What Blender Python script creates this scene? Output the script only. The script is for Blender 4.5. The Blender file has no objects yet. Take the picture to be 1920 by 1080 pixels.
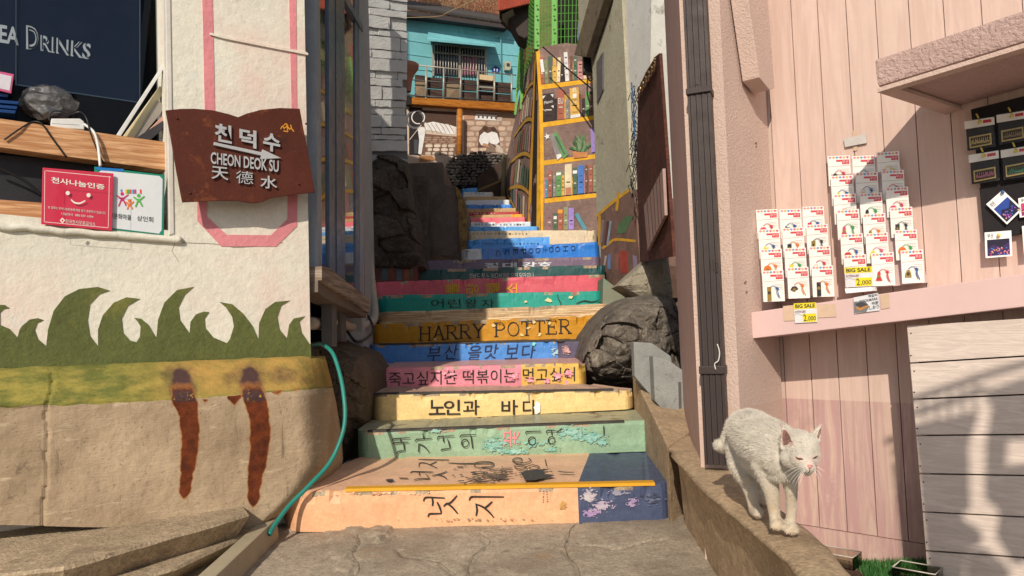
import bpy, bmesh, math, random
from mathutils import Vector, Matrix, noise, geometry
random.seed(7); rnd = random.random
SC = bpy.context.scene; COL = SC.collection
# ---------------------------------------------------------------- camera
FPX = 1400.0; CAM = Vector((0, 0, 0.9)); PITCH = math.atan(80 / FPX); ROLL = 0.033
_f = Vector((0, math.cos(PITCH), math.sin(PITCH))); _u = Vector((0, -math.sin(PITCH), math.cos(PITCH))); _r = Vector((1, 0, 0))
RV = _r * math.cos(ROLL) - _u * math.sin(ROLL); UV = _u * math.cos(ROLL) + _r * math.sin(ROLL)
cd = bpy.data.cameras.new('camera'); cam = bpy.data.objects.new('camera', cd); COL.objects.link(cam)
cd.sensor_width = 36; cd.lens = 36 * FPX / 1920; cd.clip_start = 0.05; cd.clip_end = 500
m = Matrix((RV, UV, -_f)).transposed().to_4x4(); m.translation = CAM; cam.matrix_world = m
SC.camera = cam
# ---------------------------------------------------------------- light
SUN_EL = math.radians(31); SUN_DX = 0.235
LD = Vector((SUN_DX, 1, 0)).normalized() * math.cos(SUN_EL) + Vector((0, 0, -math.sin(SUN_EL)))   # direction light travels
w = bpy.data.worlds.new('World'); SC.world = w; w.use_nodes = True
nt = w.node_tree; sky = nt.nodes.new('ShaderNodeTexSky'); sky.sky_type = 'NISHITA'; sky.sun_disc = False
sky.sun_elevation = SUN_EL; sky.sun_rotation = math.atan2(-LD.x, -LD.y)
hs = nt.nodes.new('ShaderNodeHueSaturation'); hs.inputs['Saturation'].default_value = .55; nt.links.new(sky.outputs[0], hs.inputs['Color']); nt.links.new(hs.outputs[0], nt.nodes['Background'].inputs[0]); nt.nodes['Background'].inputs[1].default_value = 0.10
sl = bpy.data.lights.new('sun', 'SUN'); sl.energy = 4.0; sl.angle = math.radians(0.53); sl.color = (1.0, 0.88, 0.72)
so = bpy.data.objects.new('sun', sl); COL.objects.link(so); so.rotation_euler = LD.to_track_quat('-Z', 'Y').to_euler(); so.location = (-4, -8, 12)
SC.view_settings.view_transform = 'Standard'; SC.view_settings.look = 'None'; SC.view_settings.exposure = 0.0; SC.view_settings.gamma = 1
SC.view_settings.use_curve_mapping = False
SC.render.engine = 'CYCLES'; SC.cycles.max_bounces = 6; SC.cycles.transparent_max_bounces = 16
# ---------------------------------------------------------------- pixel helpers (survey of the place)
def ray(px, py): return _f + RV * ((px - 960) / FPX) + UV * ((540 - py) / FPX)
def at(px, py, Y):
    r = ray(px, py); return CAM + r * (Y / r.y)
def hy(px): return 620 - 0.033 * (px - 960)
class Pl:
    def __init__(s, P, N): s.P = Vector(P); s.N = Vector(N).normalized()
    def __call__(s, px, py, off=0.0):
        r = ray(px, py); t = ((s.P + s.N * off - CAM).dot(s.N)) / r.dot(s.N); return CAM + r * t
def wallp(pa, Ya, pb, Yb):
    a = at(pa, hy(pa), Ya); b = at(pb, hy(pb), Yb); d = (b - a); d.z = 0
    n = Vector((d.y, -d.x, 0)).normalized()
    if n.dot(a - CAM) > 0: n = -n
    return Pl(a, n)
def yp(Y): return Pl((0, Y, 0), (0, -1, 0))
def zp(z): return Pl((0, 0, z), (0, 0, 1))
# ---------------------------------------------------------------- materials
def _n(t, ty, **k):
    n = t.nodes.new(ty)
    for a, b in k.items(): setattr(n, a, b)
    return n
MATS = {}
def M(name, col, rough=.8, var=.12, vs=5., bump=.3, bs=45., metal=0., chip=None, dirt=None, grain=None, emis=None, alpha=None, grit=0., trans=0., ior=1.45, attr=False, spec=.4, coat=0., sheen=0., bd=.004):
    """procedural surface: base colour with soft variation, optional paint chips (colour, amount, scale), dirt (colour, amount, scale), wood grain (axis vec, dark colour)"""
    if name in MATS: return MATS[name]
    m = bpy.data.materials.new(name); m.use_nodes = True; t = m.node_tree; L = t.links.new
    b = t.nodes['Principled BSDF']; tc = _n(t, 'ShaderNodeNewGeometry'); co = tc.outputs['Position']
    b.inputs['Roughness'].default_value = rough; b.inputs['Metallic'].default_value = metal; b.inputs['IOR'].default_value = ior
    b.inputs['Specular IOR Level'].default_value = spec; b.inputs['Coat Weight'].default_value = coat
    if sheen: b.inputs['Sheen Weight'].default_value = sheen
    if trans: b.inputs['Transmission Weight'].default_value = trans
    def nz(sc, det=5, dist=0., r=.55, vec=None):
        n = _n(t, 'ShaderNodeTexNoise'); n.inputs['Scale'].default_value = sc; n.inputs['Detail'].default_value = det
        n.inputs['Distortion'].default_value = dist; n.inputs['Roughness'].default_value = r; L(vec or co, n.inputs['Vector']); return n.outputs['Fac']
    def ramp(f, a, c, ca=(0, 0, 0, 1), cc=(1, 1, 1, 1)):
        r = _n(t, 'ShaderNodeValToRGB'); r.color_ramp.elements[0].position = a; r.color_ramp.elements[1].position = c
        r.color_ramp.elements[0].color = ca; r.color_ramp.elements[1].color = cc; L(f, r.inputs[0]); return r.outputs[0]
    def mix(f, A, B, bl='MIX'):
        x = _n(t, 'ShaderNodeMix', data_type='RGBA', blend_type=bl); 
        if isinstance(f, float): x.inputs[0].default_value = f
        else: L(f, x.inputs[0])
        for s, v in ((6, A), (7, B)):
            if isinstance(v, tuple): x.inputs[s].default_value = (*v[:3], 1)
            else: L(v, x.inputs[s])
        return x.outputs[2]
    if attr:
        a = _n(t, 'ShaderNodeVertexColor'); a.layer_name = 'Col'; c = a.outputs[0]
    else: c = tuple(col)
    hgt = []
    v1 = ramp(nz(vs, 6), .3, .7, (1 - var,) * 3 + (1,), (1 + var * .6,) * 3 + (1,)); c = mix(1.0, c, v1, 'MULTIPLY')
    v2 = ramp(nz(vs * 9, 4), .3, .7, (1 - var * .5,) * 3 + (1,), (1 + var * .3,) * 3 + (1,)); c = mix(1.0, c, v2, 'MULTIPLY')
    if grain:
        mp = _n(t, 'ShaderNodeMapping'); mp.inputs['Scale'].default_value = grain[0]; L(co, mp.inputs[0])
        g = ramp(nz(1, 6, 1.5, .6, mp.outputs[0]), .42, .62); c = mix(g, grain[1], c); hgt.append((g, .5))
    if grit:
        v3 = ramp(nz(75, 3, 0, .8), .34, .66, (1 - grit,) * 3 + (1,), (1 + grit * .7,) * 3 + (1,)); c = mix(1.0, c, v3, 'MULTIPLY'); v4 = ramp(nz(24, 6, 0, .75), .3, .7, (1 - grit,) * 3 + (1,), (1 + grit * .6,) * 3 + (1,)); c = mix(1.0, c, v4, 'MULTIPLY')
    if dirt:
        for dd in (dirt if isinstance(dirt, list) else [dirt]):
            g = ramp(nz(dd[2], 8, .3, .65), .72 - dd[1] * .5, .86 - dd[1] * .35); c = mix(g, c, dd[0])
    if chip:
        g = ramp(nz(chip[2], 9, .4, .7), .80 - chip[1] * .42, .815 - chip[1] * .42); c = mix(g, c, chip[0]); hgt.append((g, -.6))
    L(c, b.inputs['Base Color']) if not isinstance(c, tuple) else None
    rr = ramp(nz(vs * 3, 4), .3, .7, (max(rough - .1, 0.02),) * 3 + (1,), (min(rough + .1, 1),) * 3 + (1,)); L(rr, b.inputs['Roughness'])
    if bump:
        bp = _n(t, 'ShaderNodeBump'); bp.inputs['Strength'].default_value = bump; bp.inputs['Distance'].default_value = bd
        h = nz(bs, 8, .2, .62)
        for g, k in hgt:
            mm = _n(t, 'ShaderNodeMath', operation='MULTIPLY_ADD'); L(g, mm.inputs[0]); mm.inputs[1].default_value = k; L(h, mm.inputs[2]); h = mm.outputs[0]
        L(h, bp.inputs['Height']); L(bp.outputs[0], b.inputs['Normal'])
    if emis: b.inputs['Emission Color'].default_value = (*emis[:3], 1); b.inputs['Emission Strength'].default_value = emis[3]
    if alpha is not None: b.inputs['Alpha'].default_value = alpha
    MATS[name] = m; return m
def glassM(name, tint=(1, 1, 1), refl=.12, rough=.02):
    m = bpy.data.materials.new(name); m.use_nodes = True; t = m.node_tree; t.nodes.clear(); L = t.links.new
    o = _n(t, 'ShaderNodeOutputMaterial'); mx = _n(t, 'ShaderNodeMixShader'); tr = _n(t, 'ShaderNodeBsdfTransparent'); gl = _n(t, 'ShaderNodeBsdfGlossy')
    fr = _n(t, 'ShaderNodeLayerWeight'); fr.inputs[0].default_value = refl
    tr.inputs[0].default_value = (*tint, 1); gl.inputs['Roughness'].default_value = rough
    nz = _n(t, 'ShaderNodeTexNoise'); nz.inputs['Scale'].default_value = 3; bp = _n(t, 'ShaderNodeBump'); bp.inputs['Strength'].default_value = .05; L(nz.outputs[0], bp.inputs['Height']); L(bp.outputs[0], gl.inputs['Normal'])
    L(fr.outputs['Fresnel'], mx.inputs[0]); L(tr.outputs[0], mx.inputs[1]); L(gl.outputs[0], mx.inputs[2]); L(mx.outputs[0], o.inputs[0]); return m
# ---------------------------------------------------------------- object helpers
def wloc(o):
    v = Vector((0, 0, 0))
    while o: v += o.location; o = o.parent
    return v
def tag(o, label=None, cat=None, group=None, kind=None):
    if label: o['label'] = label
    if cat: o['category'] = cat
    if group: o['group'] = group
    if kind: o['kind'] = kind
    return o
def empty(name, loc, label=None, cat=None, group=None, kind=None):
    o = bpy.data.objects.new(name, None); COL.objects.link(o); o.location = loc; o.empty_display_size = .1
    return tag(o, label, cat, group, kind)
def mk(name, vs, fs, mats, parent=None, mi=None, smooth=False, cols=None, recalc=True, bevel=0, label=None, cat=None, group=None, kind=None):
    vs = [Vector(v) for v in vs]
    lo = Vector((min(v.x for v in vs), min(v.y for v in vs), min(v.z for v in vs))); hi = Vector((max(v.x for v in vs), max(v.y for v in vs), max(v.z for v in vs)))
    base = Vector(((lo.x + hi.x) / 2, (lo.y + hi.y) / 2, lo.z))
    me = bpy.data.meshes.new(name); me.from_pydata([v - base for v in vs], [], fs)
    if not isinstance(mats, (list, tuple)): mats = [mats]
    for x in mats: me.materials.append(x)
    if mi: me.polygons.foreach_set('material_index', mi)
    if cols:
        ca = me.color_attributes.new('Col', 'FLOAT_COLOR', 'CORNER'); k = 0; buf = []
        for p, c in zip(me.polygons, cols):
            if isinstance(c[0], (tuple, list)):
                for q in c: buf += [*q[:3], 1.0]
            else: buf += [c[0], c[1], c[2], 1.0] * p.loop_total
        ca.data.foreach_set('color', buf)
    if recalc or bevel:
        bm = bmesh.new(); bm.from_mesh(me)
        if recalc: bmesh.ops.recalc_face_normals(bm, faces=bm.faces)
        if bevel: bmesh.ops.bevel(bm, geom=[e for e in bm.edges if len(e.link_faces) == 2 and e.calc_face_angle(0) > .5], offset=bevel, segments=2, profile=.6, affect='EDGES', clamp_overlap=True)
        bm.to_mesh(me); bm.free()
    if smooth: me.shade_smooth()
    o = bpy.data.objects.new(name, me); COL.objects.link(o)
    if parent: o.parent = parent; o.location = base - wloc(parent)
    else: o.location = base
    return tag(o, label, cat, group, kind)
def prism_geo(pts, vec):
    n = len(pts); vs = list(pts) + [p + vec for p in pts]
    fs = [tuple(range(n)), tuple(range(2 * n - 1, n - 1, -1))] + [(i, (i + 1) % n, n + (i + 1) % n, n + i) for i in range(n)]
    return vs, fs
def prism(name, pts, vec, mat, parent=None, bevel=0, **k):
    vs, fs = prism_geo([Vector(p) for p in pts], Vector(vec)); return mk(name, vs, fs, mat, parent, bevel=bevel, **k)
def slab(name, px, pl, off, th, mat, parent=None, bevel=0, **k):
    return prism(name, [pl(x, y, off) for x, y in px], -pl.N * th, mat, parent, bevel, **k)
class Geo:
    """collects pieces of ONE part"""
    def __init__(s): s.v = []; s.f = []; s.c = []; s.m = []
    def add(s, vs, fs, col=None, mi=0):
        b = len(s.v); s.v += list(vs)
        for f in fs: s.f.append(tuple(i + b for i in f)); s.c.append(col or (1, 1, 1)); s.m.append(mi)
    def slab(s, px, pl, off, th, col=None, mi=0):
        s.add(*prism_geo([pl(x, y, off) for x, y in px], -pl.N * th), col, mi)
    def tube(s, pts, r, n=6, col=None, mi=0, sm=0): s.add(*tube_geo(pts, r, n, sm), col, mi)
    def box(s, c, d, col=None, mi=0, rot=0):
        c = Vector(c); x, y, z = d[0] / 2, d[1] / 2, d[2] / 2; R = Matrix.Rotation(rot, 3, 'Z')
        vs = [c + R @ Vector((a * x, b * y, e * z)) for e in (-1, 1) for b in (-1, 1) for a in (-1, 1)]
        s.add(vs, [(0, 1, 3, 2), (4, 5, 7, 6), (0, 1, 5, 4), (2, 3, 7, 6), (0, 2, 6, 4), (1, 3, 7, 5)], col, mi)
    def make(s, name, mats, parent=None, cols=False, **k): return mk(name, s.v, s.f, mats, parent, mi=s.m, cols=s.c if cols else None, **k)
def cr(pts, n):
    if n < 2: return pts
    P = [pts[0]] + list(pts) + [pts[-1]]; out = []
    for i in range(1, len(P) - 2):
        a, b, c, d = P[i - 1], P[i], P[i + 1], P[i + 2]
        for k in range(n):
            t = k / n; out.append(.5 * ((2 * b) + (c - a) * t + (2 * a - 5 * b + 4 * c - d) * t * t + (3 * b - a - 3 * c + d) * t ** 3))
    out.append(P[-2]); return out
def tube_geo(pts, r, n=8, sm=0):
    pts = [Vector(p) for p in pts]; rs = r if isinstance(r, (list, tuple)) else None
    if sm:
        if rs: q = cr([Vector((a, 0, 0)) for a in rs], sm); rs = [a.x for a in q]
        pts = cr(pts, sm)
    vs, fs = [], []; up = Vector((.13, .31, .94))
    for i, p in enumerate(pts):
        d = (pts[min(i + 1, len(pts) - 1)] - pts[max(i - 1, 0)]).normalized(); a = d.cross(up)
        if a.length < .05: a = d.cross(Vector((1, 0, 0)))
        a.normalize(); b = d.cross(a).normalized(); up = a.cross(d) if False else up
        R = rs[i] if rs else r
        for k in range(n): vs.append(p + (a * math.cos(2 * math.pi * k / n) + b * math.sin(2 * math.pi * k / n)) * R)
    for i in range(len(pts) - 1):
        for k in range(n): fs.append((i * n + k, i * n + (k + 1) % n, (i + 1) * n + (k + 1) % n, (i + 1) * n + k))
    fs += [tuple(range(n)), tuple(range(len(vs) - n, len(vs)))]; return vs, fs
def tube(name, pts, r, mat, parent=None, n=8, sm=0, smooth=True, **k):
    vs, fs = tube_geo(pts, r, n, sm); return mk(name, vs, fs, mat, parent, smooth=smooth, **k)
def grid_mesh(name, rows, mats, parent=None, smooth=True, mi=None, **k):
    nr, nc = len(rows), len(rows[0]); vs = [p for r in rows for p in r]
    fs = [(i * nc + j, i * nc + j + 1, (i + 1) * nc + j + 1, (i + 1) * nc + j) for i in range(nr - 1) for j in range(nc - 1)]
    return mk(name, vs, fs, mats, parent, smooth=smooth, mi=mi, **k)
def fbm(p, s=1., o=4):
    return noise.fractal(Vector(p) * s, 1.0, 2.0, o)
def ico(c, rad, sub=2, nz=.0, ns=3., seed=0., rot=None):
    bm = bmesh.new(); bmesh.ops.create_icosphere(bm, subdivisions=sub, radius=1); vs = []
    for v in bm.verts:
        q = v.co.copy(); k = 1 + nz * fbm(q + Vector((seed, seed * 2, 0)), ns); q = Vector((q.x * rad[0], q.y * rad[1], q.z * rad[2])) * k
        if rot: q = rot @ q
        vs.append(Vector(c) + q)
    fs = [tuple(l.vert.index for l in f.loops) for f in bm.faces]; bm.free(); return vs, fs
# text: outlines of the built-in font, mapped on any surface
_TX = {}
def glyphs(s, bold=0.):
    k = (s, bold)
    if k in _TX: return _TX[k]
    c = bpy.data.curves.new('t', 'FONT'); c.body = s; c.extrude = .5; c.offset = bold; c.resolution_u = 3
    o = bpy.data.objects.new('t', c); COL.objects.link(o); dg = bpy.context.evaluated_depsgraph_get()
    me = bpy.data.meshes.new_from_object(o.evaluated_get(dg)); bpy.data.objects.remove(o)
    vs = [v.co.copy() for v in me.vertices]; fs = [tuple(p.vertices) for p in me.polygons]
    bpy.data.meshes.remove(me); bpy.data.curves.remove(c)
    if not vs: vs = [Vector((0, 0, 0)), Vector((1, 0, 0)), Vector((0, 1, 0))]; fs = [(0, 1, 2)]
    x0 = min(v.x for v in vs); x1 = max(v.x for v in vs); y0 = min(v.y for v in vs); y1 = max(v.y for v in vs)
    vs = [((v.x - x0) / max(x1 - x0, .01), (v.y - y0) / max(y1 - y0, .01), v.z) for v in vs]
    _TX[k] = (vs, fs); return _TX[k]
def text_geo(g, s, quad, pl, off, th=.001, rot=0, bold=0., col=None, mi=0):
    """quad px: top-left, top-right, bottom-right, bottom-left; rot 1 = glyph turned with its top to the left, -1 to the right"""
    vs, fs = glyphs(s, bold); a, b, c, d = [Vector(q) for q in quad]; out = []
    for u, v, z in vs:
        if rot == 1: u, v = 1 - v, u
        elif rot == -1: u, v = v, 1 - u
        p = (a * (1 - u) + b * u) * v + (d * (1 - u) + c * u) * (1 - v); out.append(pl(p.x, p.y, off + th * z))
    g.add(out, fs, col, mi)
def q4(x0, y0, x1, y1, sl=0., sh=0.):
    """px box whose top and bottom run with slope sl"""
    w_ = (x1 - x0) * sl; return [(x0, y0), (x1 + sh, y0 + w_), (x1, y1 + w_), (x0 - sh, y1)]
def stroke(g, pts, w_, pl, off, col, th=.0008, taper=True):
    """brush stroke in px on a surface"""
    off += len(g.f) * 1.5e-5
    P = cr([Vector((x, y, 0)) for x, y in pts], 4) if len(pts) > 2 else [Vector((x, y, 0)) for x, y in pts]
    L, R = [], []
    for i, p in enumerate(P):
        d = (P[min(i + 1, len(P) - 1)] - P[max(0, i - 1)]); d.normalize(); n = Vector((-d.y, d.x, 0)); k = 1.
        if taper: k = .55 + .45 * math.sin(math.pi * (i + .6) / (len(P) + .2))
        L.append((p + n * w_ * k / 2)); R.append((p - n * w_ * k / 2))
    vs = [pl(p.x, p.y, off) for p in L] + [pl(p.x, p.y, off) for p in R]; n = len(P)
    g.add(vs, [(i, i + 1, n + i + 1, n + i) for i in range(n - 1)], col)
def blobpts(cx, cy, rx, ry, n=14, jag=.35, seed=0):
    r = random.Random(seed + cx * 7 + cy); return [(cx + rx * (1 + jag * (r.random() * 2 - 1)) * math.cos(2 * math.pi * i / n), cy + ry * (1 + jag * (r.random() * 2 - 1)) * math.sin(2 * math.pi * i / n)) for i in range(n)]
def flat(g, px, pl, off, col): off += len(g.f) * 1.5e-5; g.add([pl(x, y, off) for x, y in px], [tuple(range(len(px)))], col)
def ln(x, x0, y0, x1, y1): return y0 + (x - x0) * (y1 - y0) / (x1 - x0)
MUR = M('mural_paint', (1, 1, 1), attr=True, rough=.75, var=.22, vs=9, bump=.25, bs=60, chip=((.20, .17, .14), .22, 14))
MURC = M('print_paint', (1, 1, 1), attr=True, rough=.6, var=.05, vs=9, bump=.0)
def S(r, g, b, k=.92):
    """paint colour measured off a sunlit patch (0-255), taken back to reflectance"""
    f = lambda c: ((c / 255 + .055) / 1.055) ** 2.4 if c > 10 else c / 255 / 12.92
    return (min(f(r) * k, .9), min(f(g) * k / .93, .9), min(f(b) * k / .84, .9))
# ================================================================ GROUND
conc = M('concrete', S(196, 176, 150), rough=.9, var=.2, vs=3, bump=.55, bs=55, bd=.006, dirt=[(S(105, 92, 78), .25, 2.2), (S(150, 112, 70), .12, 4.0)])
conc_d = M('old_concrete', S(132, 113, 93), rough=.92, var=.25, vs=3, bump=.6, bs=40, bd=.006, dirt=[(S(78, 66, 54), .3, 3.0)])
G0 = zp(0)
mk('ground', [(-60, -60, -.06), (60, -60, -.06), (60, 80, -.06), (-60, 80, -.06)], [(0, 1, 2, 3)], conc_d, kind='structure')
def gxy(px, py, z=0): p = zp(z)(px, py); return (p.x, p.y)
cracks = [[gxy(*q) for q in c] for c in (
    [(1090, 978), (1075, 990), (1066, 1012), (1060, 1035), (1082, 1062), (1090, 1100)], [(668, 1000), (672, 1018), (660, 1040), (668, 1060), (664, 1095)],
    [(740, 1030), (760, 1045), (822, 1055), (850, 1078)], [(900, 1000), (915, 1022), (880, 1050), (870, 1090)], [(1080, 1020), (1150, 1030), (1240, 1012)], [(668, 1020), (720, 1018), (742, 1002)])]
def segd(x, y, pl_):
    b = 9
    for (x0, y0), (x1, y1) in zip(pl_[:-1], pl_[1:]):
        dx, dy = x1 - x0, y1 - y0; t = max(0, min(1, ((x - x0) * dx + (y - y0) * dy) / (dx * dx + dy * dy + 1e-9))); b = min(b, math.hypot(x - x0 - t * dx, y - y0 - t * dy))
    return b
def inpoly(x, y, P):
    r = False; j = len(P) - 1
    for i in range(len(P)):
        if (P[i][1] > y) != (P[j][1] > y) and x < (P[j][0] - P[i][0]) * (y - P[i][1]) / (P[j][1] - P[i][1]) + P[i][0]: r = not r
        j = i
    return r
patch = [gxy(*q) for q in [(500, 962), (600, 962), (700, 972), (738, 984), (735, 1000), (712, 1018), (685, 1008), (668, 1000), (610, 985), (520, 1000)]]
rows = []; nx, ny = 270, 250
for j in range(ny):
    y = 1.15 + j * (2.6 / (ny - 1)); r_ = []
    for i in range(nx):
        x = -1.9 + i * (2.85 / (nx - 1)); z = .0025 * fbm((x, y, 0), 2.3) + .0022 * fbm((x, y, 3), 14)
        n_ = noise.noise_vector(Vector((x, y, 1)) * 11) * .02; xx, yy = x + n_.x, y + n_.y
        for c_ in cracks:
            d = segd(xx, yy, c_)
            if d < .009: z -= .014 * (1 - d / .009)
        if inpoly(xx * 1.0 + n_.y * .8, yy + n_.x * .8, patch): z += .013 + .016 * fbm((x, y, 7), 15)
        if x + .35 * (y - 3) < -.72 + n_.x * 2: z -= .008
        r_.append(Vector((x, y, z)))
    rows.append(r_)
grid_mesh('pavement', rows, M('pavement_concrete', S(184, 165, 140), rough=.95, var=.2, vs=2.2, bump=.9, bs=90, bd=.005, grit=.3, dirt=[(S(132, 114, 94), .5, 1.6), (S(176, 138, 94), .22, 2.6), (S(104, 92, 78), .2, 5), (S(206, 190, 164), .2, 9)]), kind='structure')
g = Geo()  # thin dark strips laid along the crack lines
for c_ in cracks:
    P = cr([Vector((a, b, 0)) for a, b in c_], 9)
    P = [p + Vector((noise.noise_vector(p * 9).x * .018, noise.noise_vector(p * 9).y * .018, .004 * fbm((p.x, p.y, 0), 2.3) * .6 + .0022)) for p in P]
    L, R = [], []
    for i, p in enumerate(P):
        d = (P[min(i + 1, len(P) - 1)] - P[max(0, i - 1)]); d.z = 0; d.normalize(); n = Vector((-d.y, d.x, 0)); w_ = .0011 + .0012 * noise.noise(p * 25); L.append(p + n * w_); R.append(p - n * w_)
    n = len(P); g.add(L + R, [(i, i + 1, n + i + 1, n + i) for i in range(n - 1)])
g.make('pavement_crack', M('crack_strip', S(118, 102, 84), rough=1, bump=0), None, kind='stuff', label='thin dark cracks running through the concrete pavement', recalc=False)
# raised ledges at the left
def ledge(name, px, z, z0=-.05, lab=None):
    P = [Vector((*gxy(x, y, z), z)) for x, y in px]
    # refine outline with noise
    Q = []
    for i, p in enumerate(P):
        q = P[(i + 1) % len(P)]; n = max(1, int((q - p).length / .04))
        for k in range(n):
            r = p.lerp(q, k / n); v = noise.noise_vector(r * 11) * .003; Q.append(r + Vector((v.x, v.y, 0)))
    top = Q; cx = sum((p for p in P), Vector()) / len(P)
    mid = [p + Vector((0, 0, -.012)) + (p - cx).normalized() * .008 + noise.noise_vector(p * 17) * .003 for p in Q]; bot = [Vector((p.x, p.y, z0)) + (p - cx).normalized() * -.13 + noise.noise_vector(p * 7 + Vector((0, 0, 3))) * .008 for p in Q]
    n = len(Q); vs = top + mid + bot; fs = [tuple(range(n))] + [(i, (i + 1) % n, n + (i + 1) % n, n + i) for i in range(n)] + [(n + i, n + (i + 1) % n, 2 * n + (i + 1) % n, 2 * n + i) for i in range(n)]
    return mk(name, vs, fs, M('ledge_concrete', S(190, 165, 132), rough=.92, var=.22, vs=4, bump=1, bs=90, bd=.007, grit=.3, dirt=[(S(124, 104, 82), .34, 3.0), (S(96, 80, 64), .15, 9)]), kind='structure')
ledge('pavement_ledge', [(-500, 905), (150, 915), (320, 918), (432, 928), (452, 944), (464, 962), (400, 982), (300, 1010), (200, 1040), (120, 1062), (0, 1075), (-500, 1120)], .17)
ledge('pavement_step', [(-300, 1000), (300, 1000), (440, 955), (500, 955), (512, 972), (440, 1010), (330, 1062), (180, 1110), (-300, 1250)], .075)
# ================================================================ STAIRCASE
ST = empty('painted_staircase', (0, 3.5, 0), 'steep staircase whose risers are painted as a stack of colourful book spines', 'staircase')
def paint(n, c, rough=.55, chip=((.55, .5, .42), .10, 18), **k): return M('paint_' + n, c, rough=rough, var=.11, vs=6, grit=.10, bump=.4, bs=38, bd=.003, chip=chip, coat=.12, **k)
P_ = dict(
    peach=paint('peach', S(238, 176, 130), chip=(S(222, 150, 96), .22, 9), dirt=(S(196, 140, 100), .2, 12)), navy=paint('slate_blue', S(72, 80, 106), chip=(S(190, 165, 190), .42, 7)), navy_t=paint('slate_blue_tread', S(76, 84, 108), chip=((.2, .18, .2), .1, 20)),
    peach_t=paint('peach_tread', S(244, 190, 150), chip=(S(186, 146, 116), .3, 12)),
    sage=paint('sage_green', S(146, 172, 138)), sage_t=paint('sage_tread', S(172, 168, 136), chip=(S(120, 102, 86), .5, 5)),
    butter=paint('butter_yellow', S(240, 202, 134)), butter_t=paint('worn_tan_tread', S(206, 168, 142), chip=(S(124, 98, 86), .45, 6)),
    pink=paint('rose_pink', S(226, 138, 150)), pink_y=paint('ochre_yellow', S(228, 182, 86), chip=(S(230, 150, 170), .40, 9)), pink_t=paint('dusty_pink_tread', S(226, 170, 156)),
    blue=paint('cornflower_blue', S(78, 138, 205), chip=(S(170, 205, 200), .17, 14)), blue_g=paint('charcoal_violet', S(92, 84, 104), chip=(S(214, 150, 140), .38, 7)), dark_t=paint('dark_tread', S(80, 66, 60)),
    mustard=paint('mustard', S(208, 142, 28), chip=(S(225, 200, 150), .13, 22)), cream=paint('cream_page', S(236, 214, 170), chip=(S(150, 120, 90), .14, 16), grain=((2, 2, 90), S(170, 130, 90))),
    teal=paint('teal', S(34, 156, 138), chip=(S(220, 205, 150), .06, 12)), red=paint('coral_red', S(222, 92, 104)), dgreen=paint('bottle_green', S(34, 84, 82)),
    purple=paint('grey_violet', S(126, 104, 122)), royal=paint('royal_blue', S(52, 128, 212), rough=.32, chip=(S(170, 200, 225), .07, 20)), white=paint('white_book', S(226, 226, 222)),
    lblue=paint('sky_blue', S(88, 160, 220)), lpink=paint('hot_pink', S(236, 110, 120)), orange=paint('orange', S(245, 170, 50)), tan=paint('tan', S(190, 155, 105)), crimson=paint('crimson', S(176, 40, 52)), sand=paint('sand', S(228, 200, 160), chip=(S(160, 110, 90), .28, 9)))
WORN = M('worn_paint', S(186, 162, 132), rough=.85, var=.3, vs=14, grit=.25, bump=.7, bs=60, dirt=(S(120, 100, 84), .4, 16))
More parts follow.
